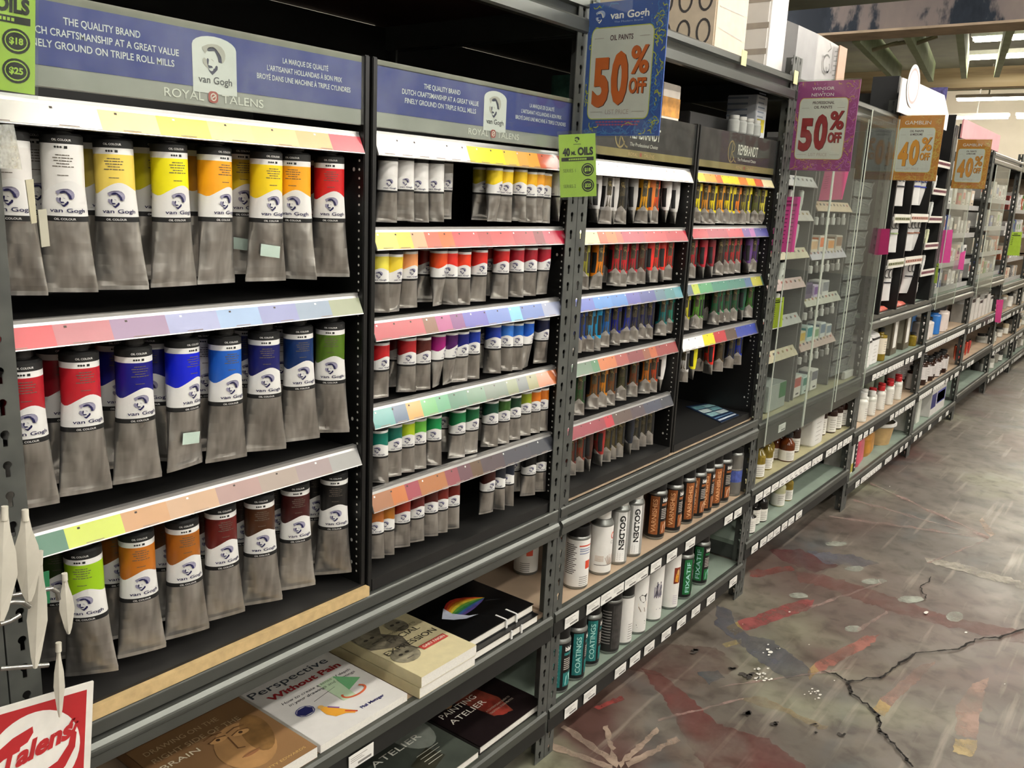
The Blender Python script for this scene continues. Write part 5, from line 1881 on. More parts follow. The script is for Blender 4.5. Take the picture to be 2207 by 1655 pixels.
PINK = M('#ee5aa8', .5, noise=.04)
PINK2 = M('#ef6f9f', .5, noise=.04)
MAG = M('#a82560', .5, noise=.04)
pk = M('#a3306e', .6)
card('price_list', 'hot pink printed price list hung on the clear sheet by the second post', 'price list', [at(a, b, x=2.53) for a, b in ((1682, 424), (1726, 424), (1711, 543), (1656, 543))], PINK, list_lines(pk), .0006, 'pink price lists')
card('price_list', 'pink sheet hung below the magenta sign behind the bright clear edge', 'price list', [at(a, b, x=3.0) for a, b in ((1778, 366), (1833, 354), (1815, 430), (1764, 432))], PINK2, list_lines(M('#d05a88', .6), 6, 1, False), .0006, 'pink price lists')
card('price_list', 'dark magenta sheet behind clear plastic at the third post', 'price list', [at(a, b, x=3.60) for a, b in ((1893, 493), (1918, 493), (1914, 548), (1884, 550))], MAG, None, .0006, 'pink price lists')
card('price_list', 'pink blank sheet beside the black tube grid on the fourth post', 'price list', [at(a, b, x=4.93) for a, b in ((2031, 496), (2054, 495), (2047, 566), (2024, 567))], PINK, None, .0006, 'pink price lists')
card('price_list', 'small pink sheet on the grey trays past the fourth post', 'price list', [at(a, b, x=5.4) for a, b in ((2070, 545), (2081, 540), (2076, 582), (2064, 580))], PINK, None, .0006, 'pink price lists')
card('price_list', 'pink sheet hung from a shelf edge far down the aisle', 'price list', [at(a, b, x=7.0) for a, b in ((2148, 646), (2163, 646), (2156, 696), (2144, 694))], M('#d9468c', .5), list_lines(pk, 5, 1, False), .0006, 'pink price lists')
card('price_tag', 'lime green price tag on the clear sheet over white tubes', 'price tag', [at(a, b, x=2.5) for a, b in ((1668, 643), (1690, 640), (1685, 704), (1661, 709))], M('#cfe84c', .5), list_lines(M('#5a6a1c', .6), 7, 1), .0006, 'lime green price tags')
card('price_tag', 'green price tag beside the fourth post under the pink sheet', 'price tag', [at(a, b, x=4.88) for a, b in ((2013, 567), (2024, 568), (2019, 611), (2006, 608))], M('#8fa83c', .5), list_lines(M('#2c3614', .6), 5, 1), .0006, 'lime green price tags')
card('price_tag', 'lime green price tag farthest down the aisle', 'price tag', [at(a, b, x=7.3) for a, b in ((2181, 500), (2203, 500), (2197, 551), (2170, 550))], M('#a9cc3c', .5), list_lines(M('#3c4a14', .6), 5, 1), .0006, 'lime green price tags')


def red_sign(mb, fn):
    f = lambda k: (lambda u, v: fn(u, v, k))
    wt = M('#e9e6df', .5)
    red = M('#b02a2e', .45)
    mb.rect(-.0, .0, .93, .94, f(.0003), red)
    mb.disc(.42, .44, .46, .43, f(.0006), wt, 40)
    mb.flat([(.0, .50), (.10, .60), (.22, .68), (.40, .74), (.41, .68), (.36, .60), (.20, .53), (.06, .44)], f(.0009), red)
    mb.flat([(.10, .20), (.20, .27), (.50, .26), (.66, .33), (.76, .46), (.79, .60), (.84, .56), (.83, .42), (.74, .26), (.60, .14), (.44, .08), (.26, .07), (.14, .12)], f(.0009), red)
    fr_ = lambda u, v: fn(.10 + u * .94 - v * .05, .35 + v * .9 + u * .26, .0014)
    mb.text('Talens', .36, .0, .20, fr_, red, .74, bold=.045, shear=.22)
    mb.line2([(.80, .57), (.84, .66), (.80, .70), (.76, .64)], .03, f(.0015), red)


c = [at(a, b, y=-.055) for a, b in ((-22, 1533), (202, 1468), (193, 1690), (-36, 1760))]
card('shelf_sign', 'red and white script logo sign at the lower left corner', 'sign', c, M('#e4e1d9', .5), red_sign, .003, None, 'logo')


# ------------------------------------------------------------------ white palette knives on wire hooks at the left edge
KN = M('#d3cec0', .4, noise=.06)


def knife(label, top, bot, wd, y, tilt=0.0):
    """white plastic painting knife: long diamond blade with a stub handle, hung blade down"""
    a, b = at(*top, y=y), at(*bot, y=y)
    t = thing('palette_knife', label, 'palette knife', b, 0, 'white palette knives on hooks')
    ax = (a - b)
    L = ax.length
    ax.normalize()
    s = ax.cross((b - CAM).normalized() + Vector((tilt * .3, -tilt * .2, 0))).normalized()
    n = s.cross(ax)
    prof = [(0, .10), (.10, .24), (.42, .50), (.62, .42), (.80, .22), (.93, .14), (1, .12)]
    vs, fs = [], []
    for k, (q, h) in enumerate(prof):
        for sg, th in ((-1, 0), (0, .0016), (1, 0), (0, -.0016)):
            p = ax * (q * L) + s * (sg * h * wd) + n * th
            vs.append(tuple(p))
    m_ = len(prof)
    for k in range(m_ - 1):
        for j in range(4):
            fs.append((4 * k + j, 4 * k + (j + 1) % 4, 4 * k + 4 + (j + 1) % 4, 4 * k + 4 + j))
    fs += [(3, 2, 1, 0), (4 * m_ - 4, 4 * m_ - 3, 4 * m_ - 2, 4 * m_ - 1)]
    MB().add(vs, fs, KN).build('blade', t)
    hm = MB().tube([tuple(ax * (L * .90)), tuple(ax * (L * 1.02))], .0035, KN, 8)
    hm.build('handle_stub', t)
    return t


for i, (tp, bt, wd, y, tl, s) in enumerate((
        ((10, 1096), (2, 1338), .028, -.16, .5, 'largest white palette knife at the photo edge, in front of the post'),
        ((54, 1102), (62, 1296), .027, -.14, .5, 'second white palette knife from the photo edge, beside the dark green swatch'),
        ((86, 1192), (76, 1440), .021, -.12, .4, 'long white palette knife hanging beside the green card'),
        ((139, 1238), (148, 1366), .0175, -.04, .3, 'small white palette knife in front of the lime tube'),
        ((126, 1388), (129, 1545), .0125, -.08, .3, 'thin white palette knife hanging over the red logo sign'))):
    knife('%s' % s, tp, bt, wd, y, tl)
hk = M('#a9a8a4', .25, .9)
for i, (pts, y, s) in enumerate((
        (((0, 1345), (22, 1338), (44, 1325)), -.15, 'short chrome wire hook at the photo edge over a keyhole'),
        (((0, 1305), (28, 1297), (50, 1298), (64, 1308)), -.13, 'curved chrome wire hook holding the second palette knife'),
        (((25, 1284), (70, 1275), (112, 1268), (124, 1276), (126, 1292)), -.09, 'long chrome wire hook bent down beside the lime tube'),
        (((0, 1441), (50, 1437), (104, 1433)), -.10, 'straight chrome wire hook above the red logo sign'))):
    P = [at(a, b, y=y) for a, b in pts]
    t = thing('wire_hook', s, 'hook', P[0], 0, 'chrome wire hooks')
    MB().tube([tuple(p - P[0]) for p in P], .0028, hk, 8).build('wire', t)
c = [at(a, b, y=-.05) for a, b in ((88, 1235), (106, 1230), (108, 1300), (64, 1306))]
card('backing_card', 'dark green backing card behind the hanging palette knives', 'card', c, M('#1f6a44', .5), None, .001)
# clear clip-on tag holder hung over the first big tube
c = [at(a, b, y=-.03) for a, b in ((-30, 268), (30, 268), (48, 365), (-20, 362))]
card('tag_holder', 'milky clear plastic tag holder hanging over the first white tube', 'tag holder', c, clear_plastic('milky_plastic', '#efe9dc', .35, .1), None, .002)
c = [at(a, b, y=-.02) for a, b in ((55, 388), (72, 386), (80, 480), (68, 482))]
card('tag_holder', 'narrow yellowed plastic strip between the first two white tubes, upper piece', 'tag holder', c, M('#b9b49a', .4), None, .002)
c = [at(a, b, y=-.02) for a, b in ((82, 452), (100, 450), (108, 530), (90, 533))]
card('tag_holder', 'narrow yellowed plastic strip between the first two white tubes, lower piece', 'tag holder', c, M('#aeab9a', .4), None, .002)


# ------------------------------------------------------------------ bottles, jugs and jars
def bottle(name, label, loc, r, h, glass, capm, label_m=PAPER, neck=.42, cap_h=.12, sh=.62, lab0=.08, lab1=.48, n=18, group=None, rz=0.0, cat='bottle', capr=None, lines=True):
    t = thing(name, label, cat, loc, rz, group)
    rn = r * neck
    MB().lathe([(r * .9, 0), (r, h * .02), (r, h * sh), (r * .93, h * (sh + .05)), (rn * 1.15, h * (1 - cap_h - .07)), (rn, h * (1 - cap_h - .04)), (rn, h * (1 - cap_h))], glass, n).build('bottle_body', t)
    rc = capr * r if capr else rn * 1.2
    MB().lathe([(rc, h * (1 - cap_h)), (rc, h * .985), (rc * .9, h)], capm, n).build('cap', t)
    if label_m:
        lb = MB()
        k = r * 1.006
        lb.lathe([(k, h * lab0), (k, h * lab1)], label_m, n, cap0=False, cap1=False)
        l = lb.build('paper_label', t)
        if lines:
            mb = MB()
            fn = wrapfn(k)
            for q in range(5):
                v = h * (lab0 + (lab1 - lab0) * (.15 + .15 * q))
                wrap_rect(mb, fn, -r * .6, v, r * (.2 + .4 * ((q * 7) % 3) / 3), v + h * .014, M('#8d8780', .7), 3)
            mb.build('lettering', l)
    return t


def box_item(name, label, lo, hi, m, cat='box', group=None, deco=None, rz=0.0, bev=.002):
    c = ((lo[0] + hi[0]) / 2, (lo[1] + hi[1]) / 2, lo[2])
    t = thing(name, label, cat, c, rz, group)
    a = [lo[i] - c[i] for i in range(3)]
    b = [hi[i] - c[i] for i in range(3)]
    o = MB().box(a, b, m, bev).build('carton', t)
    if deco:
        mb = MB()
        deco(mb, a, b)
        mb.build('print_pattern', o)
    return t


AMBER = M('#5a2a10', .12, 0, .2, 40)
AMBERD = M('#2b150b', .12, 0, .2, 40)
OLIVEG = M('#7d6a22', .12, 0, .2, 40)
PALEG = M('#b9b894', .15, 0, .1, 40)
DARKG = M('#141210', .15, 0, .1, 40)
CAPB = M('#121212', .4)
CAPW = M('#dddbd5', .4)
CAPR = M('#a81f24', .4)
LABW = M('#dcd9d0', .6, noise=.04)


def on(px, py, z, dy=0.0, r=.03):
    p = at(px, py, z=z)
    return Vector((p.x, max(.014 + r, p.y + r) + dy, z))


# third rack, shelf under the clear trays
Z = .4086
Gs = 'solvent bottles under the clear trays'
for i, (a, b, r, h, gl, cp, dy, s) in enumerate((
        (1645, 1030, .030, .135, OLIVEG, CAPB, 0, 'olive bottle with white label, front, just right of the second post'),
        (1662, 1012, .027, .120, OLIVEG, CAPB, 0, 'olive bottle with white label, second from the post'),
        (1676, 1000, .027, .115, OLIVEG, CAPB, .02, 'olive bottle half behind its neighbours, third from the post'),
        (1664, 1000, .030, .150, OLIVEG, CAPB, .10, 'gold oil bottle in the back row beside the post'),
        (1648, 985, .030, .160, OLIVEG, CAPB, .16, 'gold oil bottle deepest behind the post'),
        (1689, 990, .030, .115, AMBER, CAPB, .01, 'amber bottle with white label, front pair, nearer one'),
        (1711, 995, .031, .115, AMBER, CAPB, 0, 'amber bottle with white label, front pair, farther one'),
        (1690, 975, .030, .118, AMBERD, CAPB, .09, 'brown bottle in the middle row behind the amber pair'),
        (1708, 970, .030, .118, AMBERD, CAPB, .10, 'brown bottle in the middle row, second'),
        (1722, 972, .028, .118, AMBER, CAPB, .03, 'amber bottle squeezed beside the front pair'),
        (1672, 968, .030, .118, AMBERD, CAPB, .16, 'dark bottle in the back row left of centre'),
        (1690, 963, .030, .118, AMBERD, CAPB, .18, 'dark bottle in the back row, centre'),
        (1706, 958, .030, .118, AMBERD, CAPB, .18, 'dark bottle in the back row right of centre'),
        (1737, 978, .024, .150, AMBERD, CAPB, .03, 'slim dark bottle with white label beside the white jug'))):
    p = on(a, b, Z, dy, r)
    bottle('solvent_bottle', s, p, r, h, gl, cp, LABW, neck=.5, cap_h=.16, sh=.60, lab0=.04, lab1=.40, group=Gs, capr=.62, rz=R(-35))


def jug(label, loc, w_, d_, h, m, capm, group=None, band=None, rz=0.0):
    """square shouldered plastic jug with a screw cap"""
    t = thing('plastic_jug', label, 'jug', loc, rz, group)

    def sq_(a, b, z, n=5, rr=.25):
        out = []
        for cx, cy, a0 in ((1, -1, -90), (1, 1, 0), (-1, 1, 90), (-1, -1, 180)):
            for k in range(n):
                q = R(a0 + 90 * k / (n - 1))
                out.append((cx * (a - a * rr) + a * rr * math.cos(q), cy * (b - b * rr) + b * rr * math.sin(q), z))
        return out
    a, b = w_ / 2, d_ / 2
    MB().rings([sq_(a * .95, b * .95, 0), sq_(a, b, h * .03), sq_(a, b, h * .70), sq_(a * .92, b * .92, h * .77), sq_(a * .4, b * .4, h * .86), sq_(a * .36, b * .36, h * .90)], m).build('jug_body', t)
    MB().lathe([(a * .42, h * .89), (a * .42, h * .98), (a * .36, h)], capm, 16).build('cap', t)
    if band:
        MB().rings([sq_(a * 1.01, b * 1.01, h * .64), sq_(a * 1.01, b * 1.01, h * .70)], band, cap0=False, cap1=False).build('band', t)
    mb = MB()
    fn = lambda u, v: (u, -b * 1.005, v)
    for q in range(5):
        mb.rect(-a * .6, h * (.12 + .09 * q), a * (.1 + .15 * (q % 3)), h * (.12 + .09 * q) + .003, fn, M('#aaa6a0', .7))
    mb.build('lettering', t)
    return t


JUGW = M('#d9d7d1', .4, noise=.03)
p = on(1766, 962, Z, 0, .05)
jug('big white jug in front on the shelf under the clear trays', Vector((p.x + .02, .085, Z)), .13, .12, .205, JUGW, CAPB, 'white jugs')
jug('big white jug standing behind the amber bottles', Vector((p.x - .14, .30, Z)), .12, .12, .205, JUGW, CAPB, 'white jugs')
for i, (a, b, dy, s) in enumerate(((1788, 940, .02, 'first after the big jug'), (1800, 933, .0, 'second after the big jug'), (1812, 925, .0, 'third after the big jug'), (1822, 918, .0, 'fourth after the big jug'), (1832, 912, .0, 'last before the third post'),
                                   (1796, 925, .09, 'first of the back row'), (1808, 917, .10, 'second of the back row'), (1820, 910, .10, 'third of the back row'), (1800, 910, .19, 'deepest of all'))):
    bottle('solvent_bottle', 'dark brown bottle with tall white label, ' + s, on(a, b, Z, dy, .027), .027, .150 if dy < .15 else .2, AMBERD, CAPB, LABW, neck=.5, cap_h=.14, sh=.66, lab0=.04, lab1=.52, group='dark bottles beside the big jug', capr=.6, rz=R(-40))
# its bottom shelf
Z = .2056
for i, (a, b, r, h, gl, cp, l0, l1, s) in enumerate((
        (1628, 1150, .032, .085, DARKG, CAPB, .06, .72, 'squat dark jar with white label at the left end of the green shelf'),
        (1641, 1132, .032, .085, DARKG, CAPB, .06, .72, 'squat dark jar with white label behind the squat one'),
        (1651, 1124, .028, .125, DARKG, CAPB, .04, .42, 'black bottle with white label, front, on the green shelf'),
        (1636, 1108, .028, .125, DARKG, CAPB, .04, .42, 'black bottle behind the front black bottle'),
        (1689, 1091, .028, .125, PALEG, CAPB, .04, .44, 'clear oil bottle with white label on the green shelf'),
        (1706, 1079, .026, .120, OLIVEG, CAPB, .04, .40, 'gold oil bottle with white label on the green shelf'),
        (1672, 1080, .030, .085, PALEG, CAPB, .05, .60, 'low pale jar behind the clear oil bottle'))):
    bottle('medium_bottle', s, on(a, b, Z, 0.01 if i in (1, 3, 6) else 0, r), r, h, gl, cp, LABW, neck=.5, cap_h=.16, sh=.62, lab0=l0, lab1=l1, group='bottles on the low green shelf', capr=.6, rz=R(-35))
t = thing('white_pot', 'white rounded pot lying in shadow under the low shelf end', 'pot', on(1818, 985, Z, .12, .04), 0)
MB().lathe([(.03, 0), (.045, .01), (.048, .05), (.04, .075), (.02, .085)], JUGW, 18).build('pot_body', t)

# ------------------------------------------------------------------ grey tray displays behind clear sheets on the third rack
GREYD = M('#6b6b68', .5, noise=.1, scale=8)
RAILG = M('#9d9b98', .45, noise=.1, scale=10)
ZT = .6495


def tray_display(label, x0, x1, y0, zs, ztop, cols, seed):
    t = thing('tray_display', label, 'display rack', ((x0 + x1) / 2, y0, ZT), 0, 'grey tray displays')
    L = lambda x, y, z: (x - (x0 + x1) / 2, y - y0, z - ZT)
    for a in (x0, x1 - .008):
        MB().box(L(a, y0 + .02, ZT), L(a + .008, y0 + .32, ztop), GREYD).build('side_panel', t)
    MB().box(L(x0 + .008, y0 + .31, ZT), L(x1 - .008, y0 + .32, ztop), GREYD).build('back_panel', t)
    rr = random.Random(seed)
    for z, col in zip(zs, cols):
        r_ = MB().box(L(x0 + .009, y0 + .03, z - .034), L(x1 - .009, y0 + .30, z - .030), GREYD)
        tr = r_.build('tray_shelf', t)
        lip = MB().prism([L(x0 + .002, y0 + .03, z), L(x0 + .002, y0 + .034, z), L(x0 + .002, y0 + .012, z - .038), L(x0 + .002, y0 + .008, z - .036)], (x1 - x0 - .004, 0, 0), M(col, .45, noise=.12, scale=30))
        lo = lip.build('label_rail', tr)
        mb = MB()
        fn = frame_fn(L(0, y0 + .008, z - .036), (1, 0, 0), (0, .022, .036), .0006)
        n = int((x1 - x0) / .042)
        for k in range(n):
            u = x0 + .012 + (x1 - x0 - .02) * k / n
            mb.rect(u, .024, u + .017, .033, fn, M(rr.choice(('#3a3634', '#6a5a50', '#8c4a3c', '#4a4a54', '#7c6a3a')), .6))
        mb.build('swatch_pattern', lo)
    return t


tray_display('grey tray display with white tubes behind the first clear sheet', 2.51, 2.885, .03, (1.503, 1.383, 1.248, 1.138, 1.002, .876), 1.62, ('#a5a3a0', '#a9a39c', '#b3a98f', '#b39a96', '#a3a29e', '#b0a58a'), 4)
tray_display('grey tray display with boxes and jars behind the second clear sheet', 2.915, 3.345, .03, (1.420, 1.236, 1.056, .880), 1.56, ('#b9a58c', '#a8a4ac', '#a9a79a', '#aa948c'), 6)
# slim white tubes hanging in the left display
SLIM = M('#d6d5d0', .4, noise=.03)


def slim_tube(label, x, y, z, h, m, group, band=None):
    t = thing('paint_tube', label, 'paint tube', (x, y, z), rnd.uniform(-.3, .1), group)
    MB().rings([ell(.014, .0018, 0, 14), ell(.0135, .004, h * .12, 14), ell(.0115, .0095, h * .5, 14), ell(.0110, .0105, h * .92, 14), ell(.007, .007, h * .96, 14)], m).build('tube_body', t)
    MB().lathe([(.006, h * .96), (.006, h * 1.05)], CAPB, 10).build('cap', t)
    mb = MB()
    fn = lambda u, v: (u, -.0105 - .0006, v)
    mb.disc(0, h * .45, .0035, .004, fn, band or M('#4a4844', .5), 8)
    mb.rect(-.004, h * .70, .004, h * .74, fn, M('#9a9690', .6))
    mb.build('logo', t)
    return t


gl_ = 'slim white tubes in the grey tray display'
for zi, (ztop, xs) in enumerate(((1.466, (2.53, 2.56, 2.595, 2.70, 2.78)), (1.346, (2.60, 2.635, 2.67, 2.72, 2.77)), (1.210, (2.53, 2.555, 2.585, 2.63, 2.665, 2.70)), (1.100, (2.60, 2.63, 2.655, 2.68)), (.966, (2.54, 2.565, 2.60, 2.63)), (.840, (2.54, 2.57, 2.60)))):
    for k, x in enumerate(xs):
        slim_tube('slim white paint tube, %s from left on the %s tray of the grey display' % (ORD[k], ORD[zi]), x, .062 + .012 * (k % 2), ztop - .100, .092, SLIM if k % 4 else M('#c9cdc6', .4), gl_)
# boxes and jars in the right display
gb = 'boxes and jars in the second grey tray display'
spec = [[('#cbbfae', '#c9a27a'), ('#d0c8bc', '#d4703a'), ('#c9c0b0', '#c98a4a'), ('#bdb5a8', '#8a6a52')], [('#6a5a72', '#4a3f5c'), ('#c2b4cc', '#7a4f94'), ('#d2d0cc', '#8a8a90')], [('#c7bd9a', '#c0a03a'), ('#b9cac6', '#2f8a8c'), ('#c4cbbd', '#7a9a72'), ('#c9cdca', '#6a7a8c'), ('#c9c9c4', '#7f8f9c')], [('#c9c4bd', '#a34a42'), ('#b9c7c0', '#3f7a6a'), ('#d0cdc6', '#6a6a72')]]
for zi, zt in enumerate((1.420, 1.236, 1.056, .880)):
    zb = (1.202, 1.022, .846, .652)[zi]
    row = spec[zi]
    wd = .40 / max(4, len(row))
    for k, (c1_, c2_) in enumerate(row):
        x = 2.93 + wd * k
        hh = .072 + .014 * ((k + zi) % 2)

        def dd(mb, a, b, c2_=c2_):
            fn = lambda u, v: (u, a[1] - .0006, v)
            f2 = lambda u, v: (a[0] - .0006, -u, v)
            mb.rect(a[0] * .85, b[2] * .50, b[0] * .85, b[2] * .92, fn, M(c2_, .5, noise=.15, scale=60))
            mb.rect(a[0] * .3, b[2] * .12, b[0] * .5, b[2] * .2, fn, M('#4a4642', .6))
            mb.rect(-.024, b[2] * .50, .024, b[2] * .92, f2, M(c2_, .5, noise=.15, scale=60))
        box_item('paint_box', 'small pale box with coloured panel, %s from left on %s tray of second grey display' % (ORD[k], ORD[zi]), (x, .055, zb + .001), (x + wd * .82, .115, zb + .001 + hh), M(c1_, .5), 'box', gb, dd)
        # little jar caps hanging under the rail
    for k in range(6):
        x = 2.94 + .066 * k
        t = thing('sample_vial', 'tiny white capped vial hung under the %s rail, %s from left' % (ORD[zi], ORD[k]), 'vial', (x, .050, zt - .088), 0, 'tiny vials under the tray rails')
        MB().lathe([(.009, 0), (.010, .004), (.010, .026), (.005, .030)], M(('#c9c7c2', '#8a8784', '#b5b2ac')[k % 3], .4), 10).build('vial_body', t)
        MB().lathe([(.006, .030), (.006, .044)], CAPW if k % 2 else CAPB, 10).build('cap', t)
# nested grey bins leaning at the right end of the third rack
BIN = clear_plastic('smoky_bin', '#565753', .22, .12)
for k in range(12):
    z = .68 + .070 * k
    t = thing('clear_bin', 'smoky clear plastic bin in the nested stack, %s from the bottom' % ORD[k], 'bin', (3.50, .20, z), 0, 'nested smoky bins')
    mb = MB()
    a, b, h = .13, .15, .060
    mb.box((-a, -b, 0), (a, b, .003), BIN)
    for (lo, hi) in (((-a, -b, .003), (-a + .003, b, h)), ((a - .003, -b, .003), (a, b, h)), ((-a + .003, -b, .003), (a - .003, -b + .003, h)), ((-a + .003, b - .003, .003), (a - .003, b, h))):
        mb.box(lo, hi, BIN)
    mb.build('bin_body', t)
    rim = MB().prism([(-a - .004, -b - .004, h), (0, -b - .030, h - .026), (a + .004, -b - .004, h), (a + .004, -b - .004, h + .004), (0, -b - .030, h - .021), (-a - .004, -b - .004, h + .004)], (0, .004, 0), M('#6a6a66', .3, .1))
    rim.build('front_rim', t)
# clear hanging sheets
def clear_sheet(label, x0, x1, y, z0, z1):
    t = thing('clear_sheet', label, 'clear plastic sheet', ((x0 + x1) / 2, y, z0), 0, 'clear hanging sheets')
    a = (x1 - x0) / 2
    MB().box((-a, 0, 0), (a, .003, z1 - z0), ACRYLIC).build('sheet', t)
    ed = M('#d5dccf', .25, noise=.02)
    MB().box((-a - .0022, -.0004, 0), (-a, .0034, z1 - z0), ed).build('polished_edge', t)
    MB().box((a, -.0004, 0), (a + .0022, .0034, z1 - z0), ed).build('polished_edge', t)
    return t


clear_sheet('clear sheet hanging in front of the white tube trays', 2.485, 2.86, -.0185, .565, 1.74)
clear_sheet('clear sheet with bright edge hanging in front of the box trays', 2.875, 3.215, -.0185, .565, 1.74)
clear_sheet('clear sheet mirroring the orange sign, before the third post', 3.25, 3.655, -.0185, .60, 1.78)
clear_sheet('clear sheet hanging past the fourth post', 4.92, 5.42, -.0185, .86, 1.70)
clear_sheet('clear sheet hanging past the fifth post', 6.14, 6.68, -.0185, .86, 1.72)
# a loose carton and green box low on the grey display shelf
box_item('carton', 'milky clear box with green side low on the third rack shelf', (2.62, .04, ZT + .001), (2.80, .20, ZT + .100), M('#9aa09a', .3), 'box', None, lambda mb, a, b: mb.rect(b[0] - .07, .04, b[0] - .002, .098, lambda u, v: (u, a[1] - .0006, v), M('#2f6a3c', .5)))
pale = M('#c9c6c0', .5)
for k in range(4):
    box_item('white_box', 'small pale box stacked at the shelf end by the third post, %s up' % ORD[k], (3.515, .03, ZT + .001 + .036 * k) if k < 1 else (3.46, .36, ZT + .001 + .036 * (k - 1)), (3.64, .045, ZT + .034 + .036 * k) if k < 1 else (3.62, .46, ZT + .034 + .036 * (k - 1)), pale, 'box', 'small pale boxes by the third post')

# ------------------------------------------------------------------ black grid display of big white tubes, fourth rack
t = thing('tube_display', 'black grid display with big white tubes and a white pointed header', 'display cabinet', (4.22, -.02, .9305), 0)
L = lambda x, y, z: (x - 4.22, y + .02, z - .9305)
BKD = M('#0a0a0a', .45)
MB().box(L(3.73, .30, .9305), L(4.74, .31, 1.90), BKD).build('back_panel', t)
xs4 = (3.74, 4.04, 4.40, 4.72)
for x in xs4:
    MB().box(L(x - .008, -.02, .9305), L(x + .008, .30, 1.90), BKD).build('divider_panel', t)
MB().box(L(3.70, .02, 1.80), L(3.73, .13, 1.965), M('#2b2c2e', .5)).build('side_cheek', t)
rails = {0: (1.3800, 1.1760, 1.60), 1: (1.3850, 1.1790, 1.60), 2: (1.3820, 1.5230, 1.2460, 1.1080, 1.66)}
for c in range(3):
    for zr in rails[c]:
        sh = MB().box(L(xs4[c] + .009, .062, zr - .060), L(xs4[c + 1] - .009, .29, zr - .050), BKD).build('grid_shelf', t)
        rl_ = MB().box(L(xs4[c] + .012, -.028, zr - .036), L(xs4[c + 1] - .012, -.022, zr + (.004 if c < 2 else -.002)), M('#cfccc2', .5, noise=.05)).build('label_rail', sh)
        mb = MB()
        fn = frame_fn(L(0, -.028, zr), (1, 0, 0), (0, 0, 1), .0006)
        mb.rect(xs4[c] + .016, -.024, xs4[c + 1] - .016, -.010, fn, M(('#8a8a6a', '#a87a6a', '#7a4a52')[c], .5, noise=.3, scale=60))
        for k in range(7):
            u = xs4[c] + .02 + (xs4[c + 1] - xs4[c] - .04) * k / 7
            mb.rect(u, -.020, u + .018, -.014, fn, M('#2a2826', .6))
        mb.build('swatch_pattern', rl_)
hd = MB()
hd.prism([L(3.56, -.03, 1.802), L(4.49, -.03, 1.802), L(4.49, -.03, 1.878), L(4.34, -.03, 1.955), L(3.82, -.03, 1.948), L(3.56, -.03, 1.938)], (0, .006, 0), M('#e9e6e4', .5))
for x in (3.80, 4.40):
    hd.box(L(x, -.024, 1.80), L(x + .012, .30, 1.83), BKD)
h_ = hd.build('header_panel', t)
fn = frame_fn(L(0, -.031, 0), (1, 0, 0), (0, 0, 1), .0006)
fo = lambda u, v: fn(u, v - 0)
em = MB()
em.disc(3.735, 1.925, .105, .088, lambda u, v: L(u, -.0335, v), M('#e9e6e4', .5), 30)
em.ring2(3.735, 1.925, .088, .073, .010, lambda u, v: L(u, -.0340, v), M('#d9a9a8', .5), 30)
em.build('round_badge', h_)


def big_white(label, x, y, z, kind, rz):
    h = .165
    t = thing('paint_tube', label, 'paint tube', (x, y, z), rz, 'big white tubes in the black grid')
    MB().rings([ell(.036, .0022, 0, 20), ell(.036, .0045, h * .05, 20), ell(.030, .017, h * .45, 20), ell(.026, .0245, h * .80, 20), ell(.026, .025, h, 20)], M('#d4d3d0', .4, noise=.03)).build('tube_body', t)
    lg = MB()

    def fn(u, v):
        tt = v / h
        a, b = .027 + .006 * max(0, .8 - tt), .0255 - .012 * max(0, .8 - tt)
        th = u / .026
        return (a * math.sin(th) * 1.01, -b * math.cos(th) - .0012, v)
    col = M({'b': '#2a3a9a', 'k': '#26262c', 'r': '#a33a34', 'g': '#9aac7a', 'n': '#8a5a44'}[kind], .5)
    for k in range(3):
        lg.ring2(-.012 + .016 * k, h * .80, .0115, .022, .0042, fn, col if kind == 'b' else M('#3c3a3c', .5), 12, 60, 300)
    wrap_rect(lg, lambda u, v: fn(u, v), -.030, h * .52, .030, h * .56, col, 5)
    lg.build('lettering', t)
    t.scale = (1.35, 1.0, 1.0)
    return t


kk = 0
for c in range(3):
    for zr, n in zip(rails[c], ((3, 3, 3), (3, 3, 3), (2, 2, 2, 2, 2))[c]):
        zz = zr - .235 if c < 2 else zr - .130
        z0 = {0: {1.3800: 1.205, 1.1760: .975, 1.60: 1.42}, 1: {1.3850: 1.205, 1.1790: .985, 1.60: 1.43}}.get(c, {}).get(zr)
        if c == 2:
            continue
        for k in range(n):
            kk += 1
            if c == 1 and zr == 1.1790 and k == 1:
                continue
            big_white('big white paint tube, %s from left in column %s, %s cell of the black grid' % (ORD[k], ('one', 'two')[c], {1.6: 'top', 1.38: 'middle', 1.385: 'middle'}.get(zr, 'bottom')), xs4[c] + .075 + .135 * k, .028, z0 if z0 > 0 else zz,
                      {(0, 1.60): 'k', (1, 1.60): 'b', (0, 1.38): 'g', (1, 1.385): 'n', (0, 1.176): 'r' if k == 0 else 'k', (1, 1.179): 'k'}[(c, zr)], R(-25))
for i, zr in enumerate((1.66, 1.523, 1.382, 1.246, 1.108)):
    for k in range(3):
        if i == 4 and k == 2:
            continue
        slim_tube('slim white tube, %s from left in cell %s of the far grid column' % (ORD[k], ('one', 'two', 'three', 'four', 'five')[i]), 4.46 + .075 * k, .015, zr - .165, .098, M(('#d6d5d2', '#cfd0cc', '#d2d4b0', '#d6d4d0', '#d6d5d2')[i], .4), 'slim white tubes in the far grid column')
